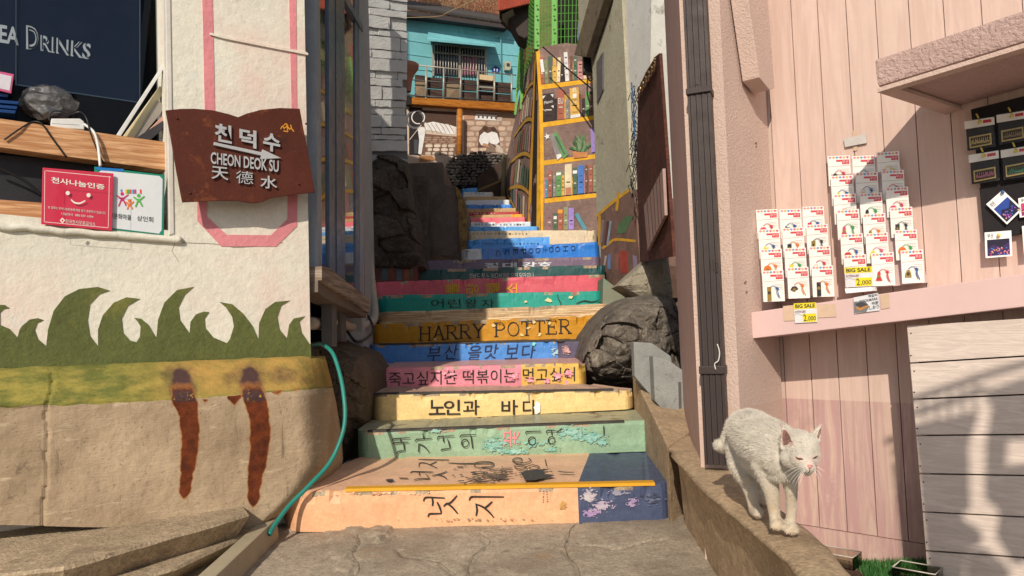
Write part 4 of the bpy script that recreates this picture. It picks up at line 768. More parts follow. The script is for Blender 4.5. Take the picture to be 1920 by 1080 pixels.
for p in ([(1184, 545), (1192, 532), (1200, 545)], [(1196, 530), (1206, 522), (1216, 532)], [(1200, 540), (1212, 534), (1224, 548)], [(1210, 524), (1214, 552)], [(1222, 540), (1232, 545), (1240, 556)], [(1196, 552), (1216, 556)], [(1226, 526), (1230, 540)]): stroke(g, [(x * C1, y * C1) for x, y in p], 2.4, LW, .1165, S(214, 140, 40))
g.make('gold_emblem', MURC, sg, cols=True, recalc=False)
for x, y in ((330, 250), (560, 250), (450, 350)): tube('bracket', [LW(x + 6, y, .1), LW(x + 6, y, -.02)], .006, cor, sg)

for x, y in ((332, 222), (574, 232), (560, 345), (356, 362)):
    vs, fs = ico(LW(x, y, .1165), (.006, .006, .006), 1); mk('rivet', vs, fs, cor, sg, smooth=True)
# ================================================================ RIGHT: PINK SOUVENIR SHOP
p0 = at(1462, hy(1462), 3.2); ru = Vector((.72, -.69, 0)).normalized(); RW = Pl(p0, (-.69, -.72, 0))
PB = wallp(1383, 2.86, 1462, 3.2); PA = wallp(1306, 2.92, 1384, 2.86)
PS = Pl(at(1306, hy(1306), 2.92), Vector((1.1, -.17, 0)))
PS = wallp(1306, 2.92, 1277, 4.05)
pk = M('pink_paint', S(216, 184, 166), rough=.62, var=.06, vs=3, bump=.22, bs=30, bd=.004, dirt=[(S(196, 156, 142), .16, 5)])
pkw = M('pink_plank', S(217, 186, 168), rough=.55, var=.05, vs=3, bump=.22, bs=34, bd=.003, grain=((26, 26, 2.0), S(206, 174, 156)), dirt=[(S(200, 160, 146), .14, 6)])
pkl = M('pink_plank_lower', S(206, 174, 154), rough=.6, var=.08, vs=3, bump=.4, bs=34, bd=.003, dirt=[(S(168, 134, 122), .3, 4), (S(206, 180, 166), .2, 7)], chip=(S(150, 120, 108), .05, 20), grain=((26, 26, 2.0), S(188, 148, 140)))
pks = M('pink_stucco', S(210, 180, 162), rough=.9, var=.06, bump=1.0, bs=110, bd=.006)
pkr = M('pink_render_lower', S(202, 171, 152), rough=.85, var=.08, bump=.6, bs=90, bd=.005)
mauve = M('mauve_paint', S(184, 148, 138), rough=.6, var=.05, vs=2, bump=.15, bs=12)
gapM = M('gap_dark', (.03, .022, .02), rough=1)
PK = empty('pink_shop', (1.4, 3.2, 0), 'pink painted shop with vertical plank wall, small canopy and long display shelf', 'building')
def down(pl, px, y, off=0, z=None):
    p = pl(px, y, off); 
    if z is not None: p = Vector((p.x, p.y, z))
    return p
ztop = 5.2
def plate(name, pl, px0, px1, off, th, mat, z0, z1, py=700, bevel=0, par=PK, split=None, **k):
    """vertical strip of a wall between two verticals that pass the given pixels at height py"""
    a, b = pl(px0, py, off), pl(px1, py, off); P = lambda q, z: Vector((q.x, q.y, z))
    if split is None: return prism(name, [P(a, z0), P(b, z0), P(b, z1), P(a, z1)], -pl.N * th, mat, par, bevel, **k)
    g = Geo()
    for (m_, za, zb) in ((1, z0, split), (0, split, z1)):
        g.add(*prism_geo([P(a, za), P(b, za), P(b, zb), P(a, zb)], -pl.N * th), mi=m_)
    return g.make(name, mat, par, **k)
# planks
edges = [1462, 1471, 1521, 1572, 1627, 1684, 1748, 1815, 1888, 1968, 2060, 2165, 2290]
zs = RW(1580, 751).z
plate('backing_wall', RW, 1455, 2300, -.016, .12, gapM, -.1, ztop)
for i in range(len(edges) - 1):
    a, b = edges[i] + .9, edges[i + 1] - .9
    za = .055
    plate('plank', RW, a, b, 0 + .0015 * (rnd() - .5), .014, [pkw, pkl], za, ztop, split=zs, bevel=.0022)
plate('baseboard', RW, 1456, 2300, .004, .02, pkl, -.08, .052)
plate('return_wall', PB, 1384, 1464, 0, .06, [pks, pkr], -.08, ztop, split=zs)
plate('corner_pilaster', PA, 1306, 1385, 0, .12, [pks, pkr], -.08, ztop, split=zs - .005, bevel=.004)
plate('side_wall', PS, 1277, 1307, .0, .10, mauve, -.08, ztop)
g0, g1 = PS(1277, 700), PS(1306, 700)
prism('rear_mass', [Vector((g0.x + .1, g0.y, -.05)), Vector((g1.x + .12, g1.y + .1, -.05)), Vector((g1.x + 1.3, g1.y + .75, -.05)), Vector((g0.x + 2.8, g0.y + .6, -.05))], (0, 0, ztop + .04), mauve, PK)
# rectangular downpipe with ribs
pm = M('dark_brown_pipe', S(56, 44, 41), rough=.5, var=.12, vs=6, bump=.12, bs=50, dirt=(S(92, 80, 72), .1, 12))
PI = empty('downpipe', tuple(PA(1338, 880, .05)), 'dark brown ribbed rectangular downpipe on the pink corner', 'downpipe')
def pbar(name, px0, px1, off, th, z0, z1, mat, par, bevel=.003, py=700): return plate(name, PA, px0, px1, off, th, mat, z0, z1, py, bevel, par)
zb = PA(1345, 870, .05).z; zc1 = PA(1300, 175, .05).z; zc2 = PA(1338, 693, .05).z
g = Geo()
n_ = 8
for k in range(n_):
    x0 = 1313 + (1357 - 1313) * k / n_; x1 = 1313 + (1357 - 1313) * (k + 1) / n_
    a, b = PA(x0 + .5, 700, .075 + .0016 * (k % 2)), PA(x1 - .5 + (1 if k % 2 else 0), 700, .075 + .0016 * (k % 2)); P = lambda q, z: Vector((q.x, q.y, z))
    g.add(*prism_geo([P(a, zb), P(b, zb), P(b, ztop), P(a, ztop)], -PA.N * .07))
g.make('pipe', pm, PI, kind='stuff')
pbar('collar', 1310.5, 1359.5, .086, .085, zc1 - .012, zc1 + .012, pm, PI); pbar('collar', 1310.5, 1359.5, .086, .085, zc2 - .015, zc2 + .015, pm, PI)
tube('wire_clip', [PA(1345, 645, .09), PA(1349, 660, .092), PA(1347, 676, .092), PA(1340, 682, .09), PA(1342, 693, .09)], .0022, M('white_wire', S(225, 215, 205), rough=.5, bump=0), PI, 6, 4)
g = Geo(); text_geo(g, '112', [(1330, 482), (1346, 492), (1346, 512), (1332, 505)], PA, .0795, .001, col=(.01, .01, .01)); text_geo(g, '112', [(1292, 150), (1312, 158), (1312, 172), (1293, 165)], PA, .0795, .001, col=(.02, .02, .02)); g.make('mark', MURC, PI, cols=True, recalc=False)
# wedge bracket at the upper left
prism('wedge_bracket', [PB(1361, -60, .01), PB(1404, -60, .01), PB(1422, 172, .01), PB(1412, 176, .01), PB(1392, 153, .01)], PB.N * .07, pks, PK, .004)
# canopy
cn = [RW(1638, 112, .5), RW(2060, -28, .5), RW(2060, 35, .5), RW(1644, 163, .5)]
inn = [RW(1766, 150, .0), RW(2200, 10, .0), RW(2200, 88, .0), RW(1773, 206, .0)]
vs = cn + inn; fs = [(0, 1, 2, 3), (4, 5, 6, 7), (0, 1, 5, 4), (3, 2, 6, 7), (0, 3, 7, 4), (1, 2, 6, 5)]
cano = mk('canopy', vs, fs, M('pink_rough_render', S(214, 178, 164), rough=.95, var=.07, bump=1.6, bs=75, bd=.012), PK, bevel=.012)
# soffit recess lip
def lerp(a, b, t): return a.lerp(b, t)
s_ = [cn[3], cn[2], inn[2], inn[3]]
def sp(u, v): return lerp(lerp(s_[0], s_[1], u), lerp(s_[3], s_[2], u), v) + Vector((0, 0, -.004))
g = Geo()
for a, b, c, d in (((.0, .0), (1, 0), (1, .09), (0, .09)), ((0, .09), (.085, .09), (.085, 1), (0, 1))): g.add(*prism_geo([sp(*a), sp(*b), sp(*c), sp(*d)], Vector((0, 0, -.014))))
g.make('soffit_lip', pks, PK)
# shelf
PL = Pl(RW.P, RW.N)
f0, f1 = RW(1365, 640, .30), RW(2150, 548, .30); t0, t1 = RW(1365, 592, .30), RW(2150, 480, .30)
sh_front = prism('display_shelf', [t0, t1, f1, f0], -RW.N * .30, M('pink_shelf_paint', S(220, 184, 174), rough=.55, var=.04, vs=3, bump=.1, bs=25, dirt=(S(196, 152, 142), .12, 8)), PK, .003)
g = Geo(); text_geo(g, '112', [(1369, 582), (1385, 581), (1385, 591), (1369, 592)], RW, .301, .001, bold=.04, col=(.02, .02, .02)); g.make('mark', MURC, sh_front, cols=True, recalc=False)
# small holes / chips
g = Geo()
for x, y, r in ((1418, 268, 3), (1398, 530, 3), (1400, 548, 2.5), (1418, 275, 2)): g.slab(blobpts(x, y, r * .8, r, 9, .5), PB, .0015, .002)
g.make('chip', M('chip_grey', S(150, 112, 100), rough=1), PK, kind='stuff')
# white board counter front
wbM = M('white_board_paint', S(224, 203, 186), rough=.6, var=.07, vs=4, bump=.3, bs=40, bd=.003, grain=((7, 7, 60), S(206, 186, 170)), chip=(S(120, 106, 100), .12, 16))
CT = empty('board_counter', tuple(zp(0)(1800, 1090)), 'white painted horizontal board counter front under the shelf at the right', 'counter')
gy = [(609, 596), (681, 668), (749, 740), (817, 815), (888, 892), (959, 970), (1031, 1046), (1104, 1124), (1178, 1202)]
def lx(y): return 1700 + (y - 608) * .084
for i in range(len(gy) - 1):
    (a0, b0), (a1, b1) = gy[i], gy[i + 1]; e = 1.4
    y1e = lambda x, a, b: ln(x, 1708, a, 1920, b)
    bd_ = slab('board', [(lx(a0) , y1e(lx(a0), a0, b0) + e), (2150, y1e(2150, a0, b0) + e), (2150, y1e(2150, a1, b1) - e), (lx(a1), y1e(lx(a1), a1, b1) - e)], RW, .26 + .002 * (i % 2), .018, wbM, CT, .0025)
    for yy in (.22, .8):
        vs, fs = ico(RW(lx(a0) + 8, a0 + (a1 - a0) * yy, .2605 + .002 * (i % 2)), (.0028, .0028, .0028), 1); mk('nail', vs, fs, M('nail_dark', (.05, .03, .02), rough=.7), bd_)
slab('frame_post', [(1702, 612), (1716, 612), (1775, 1200), (1755, 1200)], RW, .238, .05, wbM, CT); slab('frame_panel', [(1712, 620), (2150, 600), (2150, 1200), (1765, 1200)], RW, .232, .01, gapM, CT)
# ================================================================ souvenirs on the wall
clear = glassM('clear_sleeve', (.985, .98, .97), .10, .10)
cardM = M('card_paper', S(252, 247, 240), rough=.6, var=.03, bump=.15, bs=30, bd=.004, coat=.35)
hd = M('print_header', (1, 1, 1), attr=True, rough=.5, var=.03, bump=0, coat=.4)
gold = M('charm_gold', S(206, 170, 96), rough=.3, metal=.8, bump=.3, bs=400); silver = M('charm_dark', S(92, 86, 80), rough=.35, metal=.6, bump=.3, bs=400)
ccol = dict(pink=S(222, 90, 120), green=S(60, 160, 80), blue=S(50, 92, 150), orange=S(232, 120, 50), red=S(214, 60, 70), yellow=S(232, 205, 90), black=(.03, .03, .035), white=S(225, 215, 200))
CM = {k: M('enamel_' + k, v, rough=.3, bump=0, coat=.5) for k, v in ccol.items()}
def shp(kind, cx, cy, s):
    if kind == 'fan': return [(cx - s, cy + s * .2), (cx - s * .5, cy - s * .6), (cx + s * .4, cy - s * .7), (cx + s, cy), (cx + s * .3, cy + s * .4), (cx - s * .2, cy + s * .6)]
    if kind == 'bell': return [(cx - s * .8, cy + s), (cx - s * .7, cy), (cx - s * .3, cy - s * .8), (cx + s * .3, cy - s * .8), (cx + s * .7, cy), (cx + s * .8, cy + s)]
    if kind == 'doll': return [(cx - s * .8, cy + s * 1.2), (cx - s * .35, cy), (cx - s * .4, cy - s * .5), (cx - s * .25, cy - s), (cx + s * .25, cy - s), (cx + s * .4, cy - s * .5), (cx + s * .35, cy), (cx + s * .8, cy + s * 1.2)]
    if kind == 'bar': return [(cx - s * .5, cy - s), (cx + s * .5, cy - s), (cx + s * .5, cy + s * 1.2), (cx - s * .5, cy + s * 1.2)]
    if kind == 'long': return [(cx - s * .55, cy - s * 1.3), (cx + s * .45, cy - s * 1.4), (cx + s * .6, cy + s * 2.2), (cx - s * .4, cy + s * 2.3)]
    if kind == 'flower': return [(cx + s * (1 if i % 2 else .55) * math.cos(i * .628), cy + s * (1 if i % 2 else .55) * math.sin(i * .628)) for i in range(10)]
    return [(cx + s * math.cos(i * .7854), cy + s * 1.05 * math.sin(i * .7854)) for i in range(8)]
def packet(x, y, w_, h, off, kind, c1, c2, label, group, tilt=0.):
    root = empty('charm_packet', tuple(RW(x + w_ / 2, y + h, off)), label, 'souvenir packet', group)
    dx = .055 * h; sl = -.045 + tilt
    def q(u, v): return (x + u * w_ + dx * v, y + v * h + sl * u * w_)
    Q = lambda *a: [q(u, v) for u, v in a]
    bw = .0022
    slab('card', Q((.03, .03), (.96, .03), (.96, .97), (.03, .97)), RW, off, .0015, cardM, root)
    sl1 = prism('sleeve', [RW(*q(0, 0), off + .004), RW(*q(1, 0), off + .003 + .009 * rnd()), RW(*q(1, 1), off + .004 + .008 * rnd()), RW(*q(0, 1), off + .003 + .006 * rnd())], -RW.N * .0006, clear, root)
    g = Geo(); o = off + .0006
    flat(g, Q((.38, .16), (.92, .16), (.92, .30), (.62, .30), (.62, .22), (.38, .22)), RW, o, S(216, 70, 84))
    for i, c in enumerate((S(236, 150, 170), S(240, 170, 110), S(120, 170, 210), S(236, 120, 150), S(230, 190, 120), S(220, 110, 140))): u = .06 + i * .145; flat(g, Q((u, .08), (u + .07, .045), (u + .145, .08), (u + .07, .13)), RW, o, c)
    for k in range(4): flat(g, Q((.55, .45 + k * .05), (.9, .45 + k * .05), (.9, .46 + k * .05), (.55, .46 + k * .05)), RW, o, S(176, 164, 158))
    flat(g, Q((.05, .36), (.96, .33), (.96, .345), (.05, .375)), RW, o, S(200, 190, 182))
    text_geo(g, '부산', [q(.64, .175), q(.88, .175), q(.88, .275), q(.64, .275)], RW, o + .0003, .0004, col=(.8, .75, .72))
    g.make('header_print', hd, root, cols=True, recalc=False)
    cx, cy = q(.30, .68); s = w_ * .17
    ch = slab('charm', shp(kind, cx, cy, s), RW, off + .0038, .003, CM[c1] if c1 in CM else (gold if c1 == 'gold' else silver), root)
    slab('charm_detail', shp('round' if kind != 'bar' else 'bar', cx, cy + s * .2, s * .42), RW, off + .0048, .001, gold if c1 not in ('gold',) else silver, ch)
    kx, ky = q(.66, .58)
    g = Geo(); g.tube([RW(cx, cy - s, off + .004), RW((cx + kx) / 2, cy - s * 1.7, off + .005), RW(kx, ky, off + .004)], .0011, 5, sm=4)
    g.slab(shp('flower', kx, ky, w_ * .085), RW, off + .005, .003)
    g.tube([RW(kx, ky, off + .004), RW(kx + 2, ky + h * .14, off + .005), RW(kx + 5 + 2 * rnd(), ky + h * .30, off + .004)], .0012, 5, sm=3); g.tube([RW(kx, ky, off + .004), RW(kx - 1, ky + h * .12, off + .005), RW(kx + 3, ky + h * .27, off + .004)], .0012, 5, sm=3)
    g.make('knotted_cord', CM[c2], root, kind='stuff')
    return root
L1 = [((1416, 392), (1460, 391), (1503, 386)), ((1420, 429), (1465, 426), (1510, 420)), ((1424, 466), (1469, 464), (1515, 461)), ((1427, 506), (1474, 500), (1520, 497))]
L2 = [((1550, 291), (1596, 291), (1642, 284)), ((1556, 328), (1602, 322), (1651, 318)), ((1561, 363), (1610, 361), (1659, 350)), ((1567, 392), (1616, 400), (1667, 388)), ((1574, 438), (1621, 436), (1676, 430)), ((1580, 477), (1632, 473), (1687, 468))]
D1 = [[('fan', 'pink', 'red', 'pink fan'), ('flower', 'dark', 'blue', 'dark flower'), ('bar', 'red', 'blue', 'red lantern')], [('flower', 'yellow', 'blue', 'yellow flower'), ('bar', 'black', 'orange', 'black plaque'), ('bar', 'gold', 'black', 'gold plaque')],
      [('round', 'orange', 'orange', 'orange round'), ('bar', 'yellow', 'green', 'pale yellow plaque'), ('fan', 'white', 'red', 'white fan')], [('long', 'gold', 'blue', 'long patchwork'), ('fan', 'dark', 'orange', 'slanted dark'), ('long', 'black', 'orange', 'long black')]]
D2 = [[('bell', 'dark', 'red', 'dark house'), ('doll', 'yellow', 'blue', 'yellow doll'), ('bell', 'red', 'yellow', 'striped bell')], [('doll', 'yellow', 'blue', 'pale yellow doll'), ('bar', 'white', 'blue', 'pale square'), ('bell', 'dark', 'red', 'grey pagoda')],
      [('fan', 'orange', 'orange', 'orange bird'), ('doll', 'black', 'green', 'dark hatted doll'), ('fan', 'pink', 'red', 'pink slipper')], [('doll', 'pink', 'green', 'pink gown'), ('doll', 'gold', 'orange', 'small gold doll'), ('bar', 'dark', 'black', 'dark figure')],
      [('fan', 'red', 'blue', 'red mask'), ('bell', 'yellow', 'pink', 'yellow bell'), ('round', 'orange', 'green', 'orange round')], [('flower', 'white', 'blue', 'white flower'), ('doll', 'red', 'red', 'red dress'), ('bell', 'gold', 'blue', 'gold gown')]]
rw = ('top', 'second', 'third', 'fourth', 'fifth', 'bottom'); cw = ('left', 'middle', 'right')
for r in range(4):
    for c in range(3):
        x, y = L1[r][c]; k, a, b, t = D1[r][c]; packet(x, y, 43, 62 if r == 3 else 58, .215 + r * .016, k, a, b, f'clear charm packet with {t} charm, {rw[r] if r < 3 else "bottom"} row {cw[c]} of the smaller left rack', 'charm packets on the smaller left rack', (rnd() - .5) * .03)
for r in range(6):
    for c in range(3):
        x, y = L2[r][c]; k, a, b, t = D2[r][c]; packet(x, y, 45, 66 if r == 5 else 60, .03 + r * .018, k, a, b, f'clear charm packet with {t} charm, {rw[r]} row {cw[c]} of the tall right rack', 'charm packets on the tall right rack', (rnd() - .5) * .03)
# acrylic racks behind the packets
rk = M('rack_acrylic', S(206, 176, 166), rough=.25, bump=0, coat=.5)
def rack(name, pts, label):
    # side view wedge: near the wall at the top, out at the shelf
    g = Geo(); (xa, ya), (xb, yb), (xc, yc), (xd, yd) = pts
    top = [RW(xa, ya, .002), RW(xb, yb, .002), RW(xb, yb, .022), RW(xa, ya, .022)]; bot = [RW(xd, yd, .002), RW(xc, yc, .002), RW(xc, yc, .072 + .02 * (ya < 350)), RW(xd, yd, .072 + .02 * (ya < 350))]
    g.add(top + bot, [(0, 1, 2, 3), (4, 5, 6, 7), (0, 1, 5, 4), (1, 2, 6, 5), (2, 3, 7, 6), (3, 0, 4, 7)]); return g.make(name, rk, None, label=label, cat='display rack')
rack('display_rack', [(1448, 400), (1540, 392), (1565, 550), (1432, 566)], 'shallow display rack behind the smaller left set of packets')
rack('display_rack', [(1554, 300), (1684, 292), (1740, 530), (1590, 545)], 'tall display rack behind the larger right set of packets')
# loose glare folds on some sleeves
# price cards
yl = S(240, 214, 40)
def price(x, y, w_, h, off, label, sl=-.05):
    q = lambda u, v: (x + u * w_ + v * 2.5, y + v * h + sl * u * w_); Q = lambda *a: [q(*b) for b in a]
    o = slab('price_card', Q((0, 0), (1, 0), (1, 1), (0, 1)), RW, off, .003, M('glossy_card', S(228, 224, 220), rough=.35, bump=0, coat=.4), None, .0005, label=label, cat='price sign'); g = Geo(); e = off + .0006
    flat(g, Q((0, 0), (1, 0), (1, .3), (0, .3)), RW, e, yl); flat(g, Q((.36, .55), (.97, .55), (.97, .97), (.36, .97)), RW, e, yl)
    text_geo(g, 'BIG SALE', Q((.06, .05), (.94, .05), (.94, .25), (.06, .25)), RW, e + .0005, .0004, bold=.03, col=(.06, .05, .05)); text_geo(g, '3,000원', Q((.04, .36), (.5, .36), (.5, .5), (.04, .5)), RW, e + .0005, .0004, col=(.25, .2, .2))
    stroke(g, [q(.03, .47), q(.2, .38), q(.35, .48), q(.52, .40)], .9, RW, e + .001, (.3, .1, .1), taper=False)
    text_geo(g, '2', Q((.40, .6), (.53, .6), (.53, .92), (.40, .92)), RW, e + .0005, .0004, bold=.01, col=(.05, .05, .05)); text_geo(g, ',000', Q((.56, .68), (.94, .68), (.94, .94), (.56, .94)), RW, e + .0005, .0004, bold=.01, col=(.05, .05, .05))
    g.make('print', MURC, o, cols=True, recalc=False); return o
price(1583, 502, 52, 37, .155, 'yellow and white big sale card standing before the tall rack'); price(1488, 569, 42, 37, .306, 'yellow and white big sale card taped to the shelf front')
prism('card_stack', [RW(1584, 541, .15), RW(1636, 538, .15), RW(1636, 545, .15), RW(1586, 550, .15)], -RW.N * .05, cardM, None, label='small stack of cards under the sale card on the shelf', cat='card stack')
o = slab('bookmark_sign', [(1600, 558), (1646, 549), (1649, 582), (1602, 588)], RW, .306, .003, MATS['glossy_card'], None, label='small white bookmark sign with a photo of a book taped to the shelf', cat='sign')
g = Geo(); e = .3066; flat(g, [(1601, 566), (1622, 564), (1630, 575), (1624, 585), (1602, 587)], RW, e, S(120, 118, 116)); flat(g, [(1603, 577), (1618, 571), (1630, 574), (1612, 583)], RW, e + .0005, S(190, 130, 70)); flat(g, [(1603, 570), (1616, 566), (1628, 571), (1612, 577)], RW, e + .001, S(70, 70, 74))
for s, a in (('책갈피', [(1628, 553), (1645, 550), (1645, 555), (1628, 558)]), ('BOOKMARK', [(1612, 563), (1646, 557), (1646, 562), (1612, 568)]), ('书签', [(1634, 566), (1647, 564), (1647, 570), (1634, 572)]), ('しおり', [(1630, 574), (1648, 571), (1648, 578), (1630, 581)])): text_geo(g, s, a, RW, e + .001, .0004, bold=.01, col=(.08, .08, .1))
g.make('print', MURC, o, cols=True, recalc=False)
tp = M('masking_tape', S(214, 180, 150), rough=.5, bump=.2, bs=20, bd=.004)
for i, (px, off, lab) in enumerate((([(1468, 574), (1488, 572), (1490, 601), (1470, 602)], .303, 'strip of tape left of the lower sale card'), ([(1530, 571), (1566, 570), (1568, 594), (1532, 596)], .303, 'wide strip of tape right of the lower sale card'), ([(1650, 553), (1666, 550), (1669, 577), (1652, 580)], .303, 'strip of tape right of the bookmark sign'), ([(1598, 245), (1606, 244), (1608, 282), (1600, 283)], .004, 'vertical strip of tape under the blank plate'))):
    slab('tape', px, RW, off, .0012, tp, None, label=lab, cat='tape')
slab('blank_plate', [(1582, 260), (1623, 251), (1625, 268), (1584, 276)], RW, .012, .006, M('grey_plate', S(206, 196, 184), rough=.5), None, .001, label='small blank grey plate stuck high on the pink planks', cat='plate')
# black display boards with bagged plaques and postcards
blk = M('black_foam', (.016, .014, .017), rough=.85, bump=.4, bs=200)
slab('upper_display_board', [(1820, 205), (2000, 160), (2010, 330), (1838, 352)], RW, .03, .02, blk, None, .002, label='black board holding the bagged brass plaques under the canopy', cat='display board')
slab('lower_display_board', [(1836, 352), (2000, 318), (2010, 420), (1845, 452)], RW, .03, .018, blk, None, .002, label='black board holding the postcards below the plaques', cat='display board')
brass = M('brass_plaque', S(186, 158, 104), rough=.35, metal=.75, bump=0); plq = M('plaque_dark', S(78, 66, 52), rough=.5, metal=.4, bump=.5, bs=300)
def bag(x, y, lab, pc):
    r = empty('plaque_bag', tuple(RW(x + 25, y + 55, .06)), lab, 'souvenir packet', 'bagged brass plaques'); sl = -.16
    q = lambda u, v: (x + u * 56 + v * 4, y + v * 60 + sl * u * 56); Q = lambda *a: [q(*b) for b in a]
    slab('header_card', Q((0, 0), (1, 0), (1, .24), (0, .24)), RW, .062, .002, cardM, r); slab('red_print', Q((.62, .05), (.9, .05), (.9, .14), (.62, .14)), RW, .0628, .0006, CM['red'], r)
    slab('dark_insert', Q((.04, .25), (.98, .25), (.98, .92), (.04, .92)), RW, .056, .004, M('insert_dark', (.03, .028, .03), rough=.4, bump=.3, bs=40), r)
    pq = slab('plaque', Q((.12, .5), (.86, .48), (.86, .84), (.12, .86)), RW, .064, .006, brass, r, .001); slab('relief', Q((.17, .55), (.81, .53), (.81, .79), (.17, .81)), RW, .0655, .002, plq, pq)
    g = Geo(); rr = random.Random(x)
    for k in range(9): u = .2 + k * .068; stroke(g, [q(u, .77), q(u + .02, .62 + rr.random() * .1), q(u + .05, .74), q(u + .06, .58)], 1.6, RW, .0666, pc)
    g.make('engraving', MURC, pq, cols=True, recalc=False)
    slab('bag', Q((-.03, -.02), (1.02, -.02), (1.05, 1.0), (-.01, 1.02)), RW, .072, .0006, clear, r)
    tube('twist_tie', [RW(*q(.42, -.18), .07), RW(*q(.5, .02), .078), RW(*q(.44, .12), .08), RW(*q(.58, .1), .08), RW(*q(.5, .02), .078)], .0028, CM['yellow'], r, 5, 3)
bag(1808, 228, 'bagged brass plaque, upper left of the four on the black board', (.5, .4, .2)); bag(1868, 216, 'bagged brass plaque, upper right of the four on the black board', (.25, .2, .14)); bag(1816, 291, 'bagged brass plaque, lower left of the four on the black board', S(190, 120, 140)); bag(1876, 282, 'bagged brass plaque, lower right of the four on the black board', S(80, 140, 110))
def postcard(pts, lab, cols):
    o = slab('postcard', pts, RW, .045, .002, cardM, None, label=lab, cat='postcard'); a, b, c, d = [Vector(p) for p in pts]
    F_ = lambda u, v: tuple((a * (1 - u) + b * u) * (1 - v) + (d * (1 - u) + c * u) * v); g = Geo(); e = .0456; rr = random.Random(int(a.x))
    flat(g, [F_(.08, .30), F_(.92, .30), F_(.92, .93), F_(.08, .93)], RW, e, cols[0]); flat(g, [F_(.08, .66), F_(.3, .5), F_(.6, .62), F_(.92, .42), F_(.92, .93), F_(.08, .93)], RW, e + .0004, cols[1])
    for k in range(34): u, v = .1 + rr.random() * .78, .62 + rr.random() * .28; flat(g, [F_(u, v), F_(u + .05, v), F_(u + .05, v + .04), F_(u, v + .04)], RW, e + .0008 + .0001 * (k % 4), rr.choice(cols[2:]))
    text_geo(g, '부산', [F_(.1, .06), F_(.32, .06), F_(.32, .24), F_(.1, .24)], RW, e + .0005, .0004, col=(.05, .05, .05)); g.make('print', hd, o, cols=True, recalc=False)
    return o
NP = (S(40, 70, 150), S(24, 26, 60), S(190, 80, 170), S(90, 60, 160), S(230, 120, 150), S(60, 120, 200), S(240, 180, 120))
postcard([(1849, 383), (1880, 356), (1918, 392), (1888, 421)], 'tilted postcard of a hillside village at night on the black board', NP)
postcard([(1846, 436), (1896, 432), (1898, 480), (1848, 484)], 'postcard with pink balloons over a coloured village hanging below the board', (S(34, 24, 50), S(60, 40, 90), S(240, 120, 150), S(236, 90, 120), S(90, 120, 190), S(230, 170, 120)))
postcard([(1909, 372), (1960, 360), (1964, 400), (1912, 408)], 'postcard at the right border of the photo beside the tilted one', (S(200, 60, 110), S(150, 40, 90), S(240, 200, 120), S(240, 120, 150)))
postcard([(1916, 424), (1966, 416), (1970, 470), (1920, 478)], 'pale postcard cut by the right border of the photo', (S(190, 190, 200), S(150, 160, 190), S(100, 120, 160), S(200, 120, 150)))
for x, y, c in ((1880, 360, 'blue'), (1873, 441, 'yellow')): vs, fs = ico(RW(x, y, .052), (.006, .006, .008), 1); mk('card_clip', vs, fs, CM[c], None, label=('turquoise' if c == 'blue' else 'yellow') + ' clip holding a postcard', cat='clip')
# ================================================================ CURB, BLOCK, BOULDER
curbM = M('curb_concrete', S(192, 162, 126), rough=.92, var=.2, vs=4, grit=.28, bump=1, bs=80, bd=.007, dirt=[(S(132, 108, 82), .38, 3.2), (S(212, 184, 146), .2, 7), (S(110, 90, 68), .12, 9)])
Z = zp(.35)
lefts = [(1250, 838), (1300, 898), (1355, 945), (1410, 990), (1462, 1040), (1500, 1080), (1620, 1190)]; rights = [(1307, 800), (1345, 852), (1392, 893), (1450, 938), (1535, 1003), (1600, 1070), (1735, 1185)]
La = [Z(*p) for p in lefts]; Ra = [Z(*p) for p in rights]
La = cr(La, 9); Ra = cr(Ra, 9); rows = []; ns = 46; ss = len(La)
prof = [(-1, 0), (-.75, 0), (-.5, 0), (-.25, 0), (-.08, 0), (0, -.004), (.12, 0), (.35, 0), (.6, 0), (.85, 0), (1, -.006), (1.0, -1)]
for i in range(len(La)):
    a, b = La[i], Ra[i]; r_ = []
    for t, _ in prof:
        if t < 0: q = Vector((a.x + .065 * (-t) ** .7 + .012 * (1 if t < -.05 else .3), a.y, .35 + t * .37 if t > -1 else -.03)); q.z = .35 + t * .38
        elif t == 1.0 and _ == -1: q = Vector((b.x + .01, b.y, -.05))
        else: q = a.lerp(b, t); q.z = .35 - .010 * (abs(t - .5) * 2) ** 5
        nn = fbm(q, 3.3); q += Vector((.013 * nn + .004 * fbm(q, 14), .0, .007 * fbm(q + Vector((4, 0, 0)), 5) + .002 * fbm(q, 20))); r_.append(q)
    rows.append(r_)
grid_mesh('curb', rows, curbM, kind='structure')
# sloping upper curb along the first steps
A = [at(1186, 702, 4.95), at(1252, 838, 3.47), at(1310, 800, 3.9), at(1240, 690, 4.9)]
prism('upper_curb', A, (0, 0, -.6), curbM, None, .01, kind='structure')
cb = M('cinder_block', S(150, 148, 140), rough=.95, var=.15, vs=9, bump=1, bs=120, bd=.006, dirt=(S(110, 106, 100), .3, 20))
CB = empty('cinder_block', tuple(at(1250, 790, 4.1)), 'broken grey cinder block leaning on the curb beside the boulder', 'concrete block')
slab('web', [(1188, 641), (1222, 643), (1258, 668), (1262, 690), (1262, 790), (1190, 706)], yp(4.45), 0, .10, cb, CB, .006)
slab('shell', [(1224, 668), (1252, 674), (1305, 712), (1306, 800), (1268, 797), (1228, 752)], yp(4.18), 0, .12, cb, CB, .006)
slab('seam', [(1272, 716), (1277, 716), (1279, 799), (1274, 799)], yp(4.18), .004, .01, M('block_seam_dark', (.10, .095, .09), rough=1), CB)  # narrow dark strip down the shell face
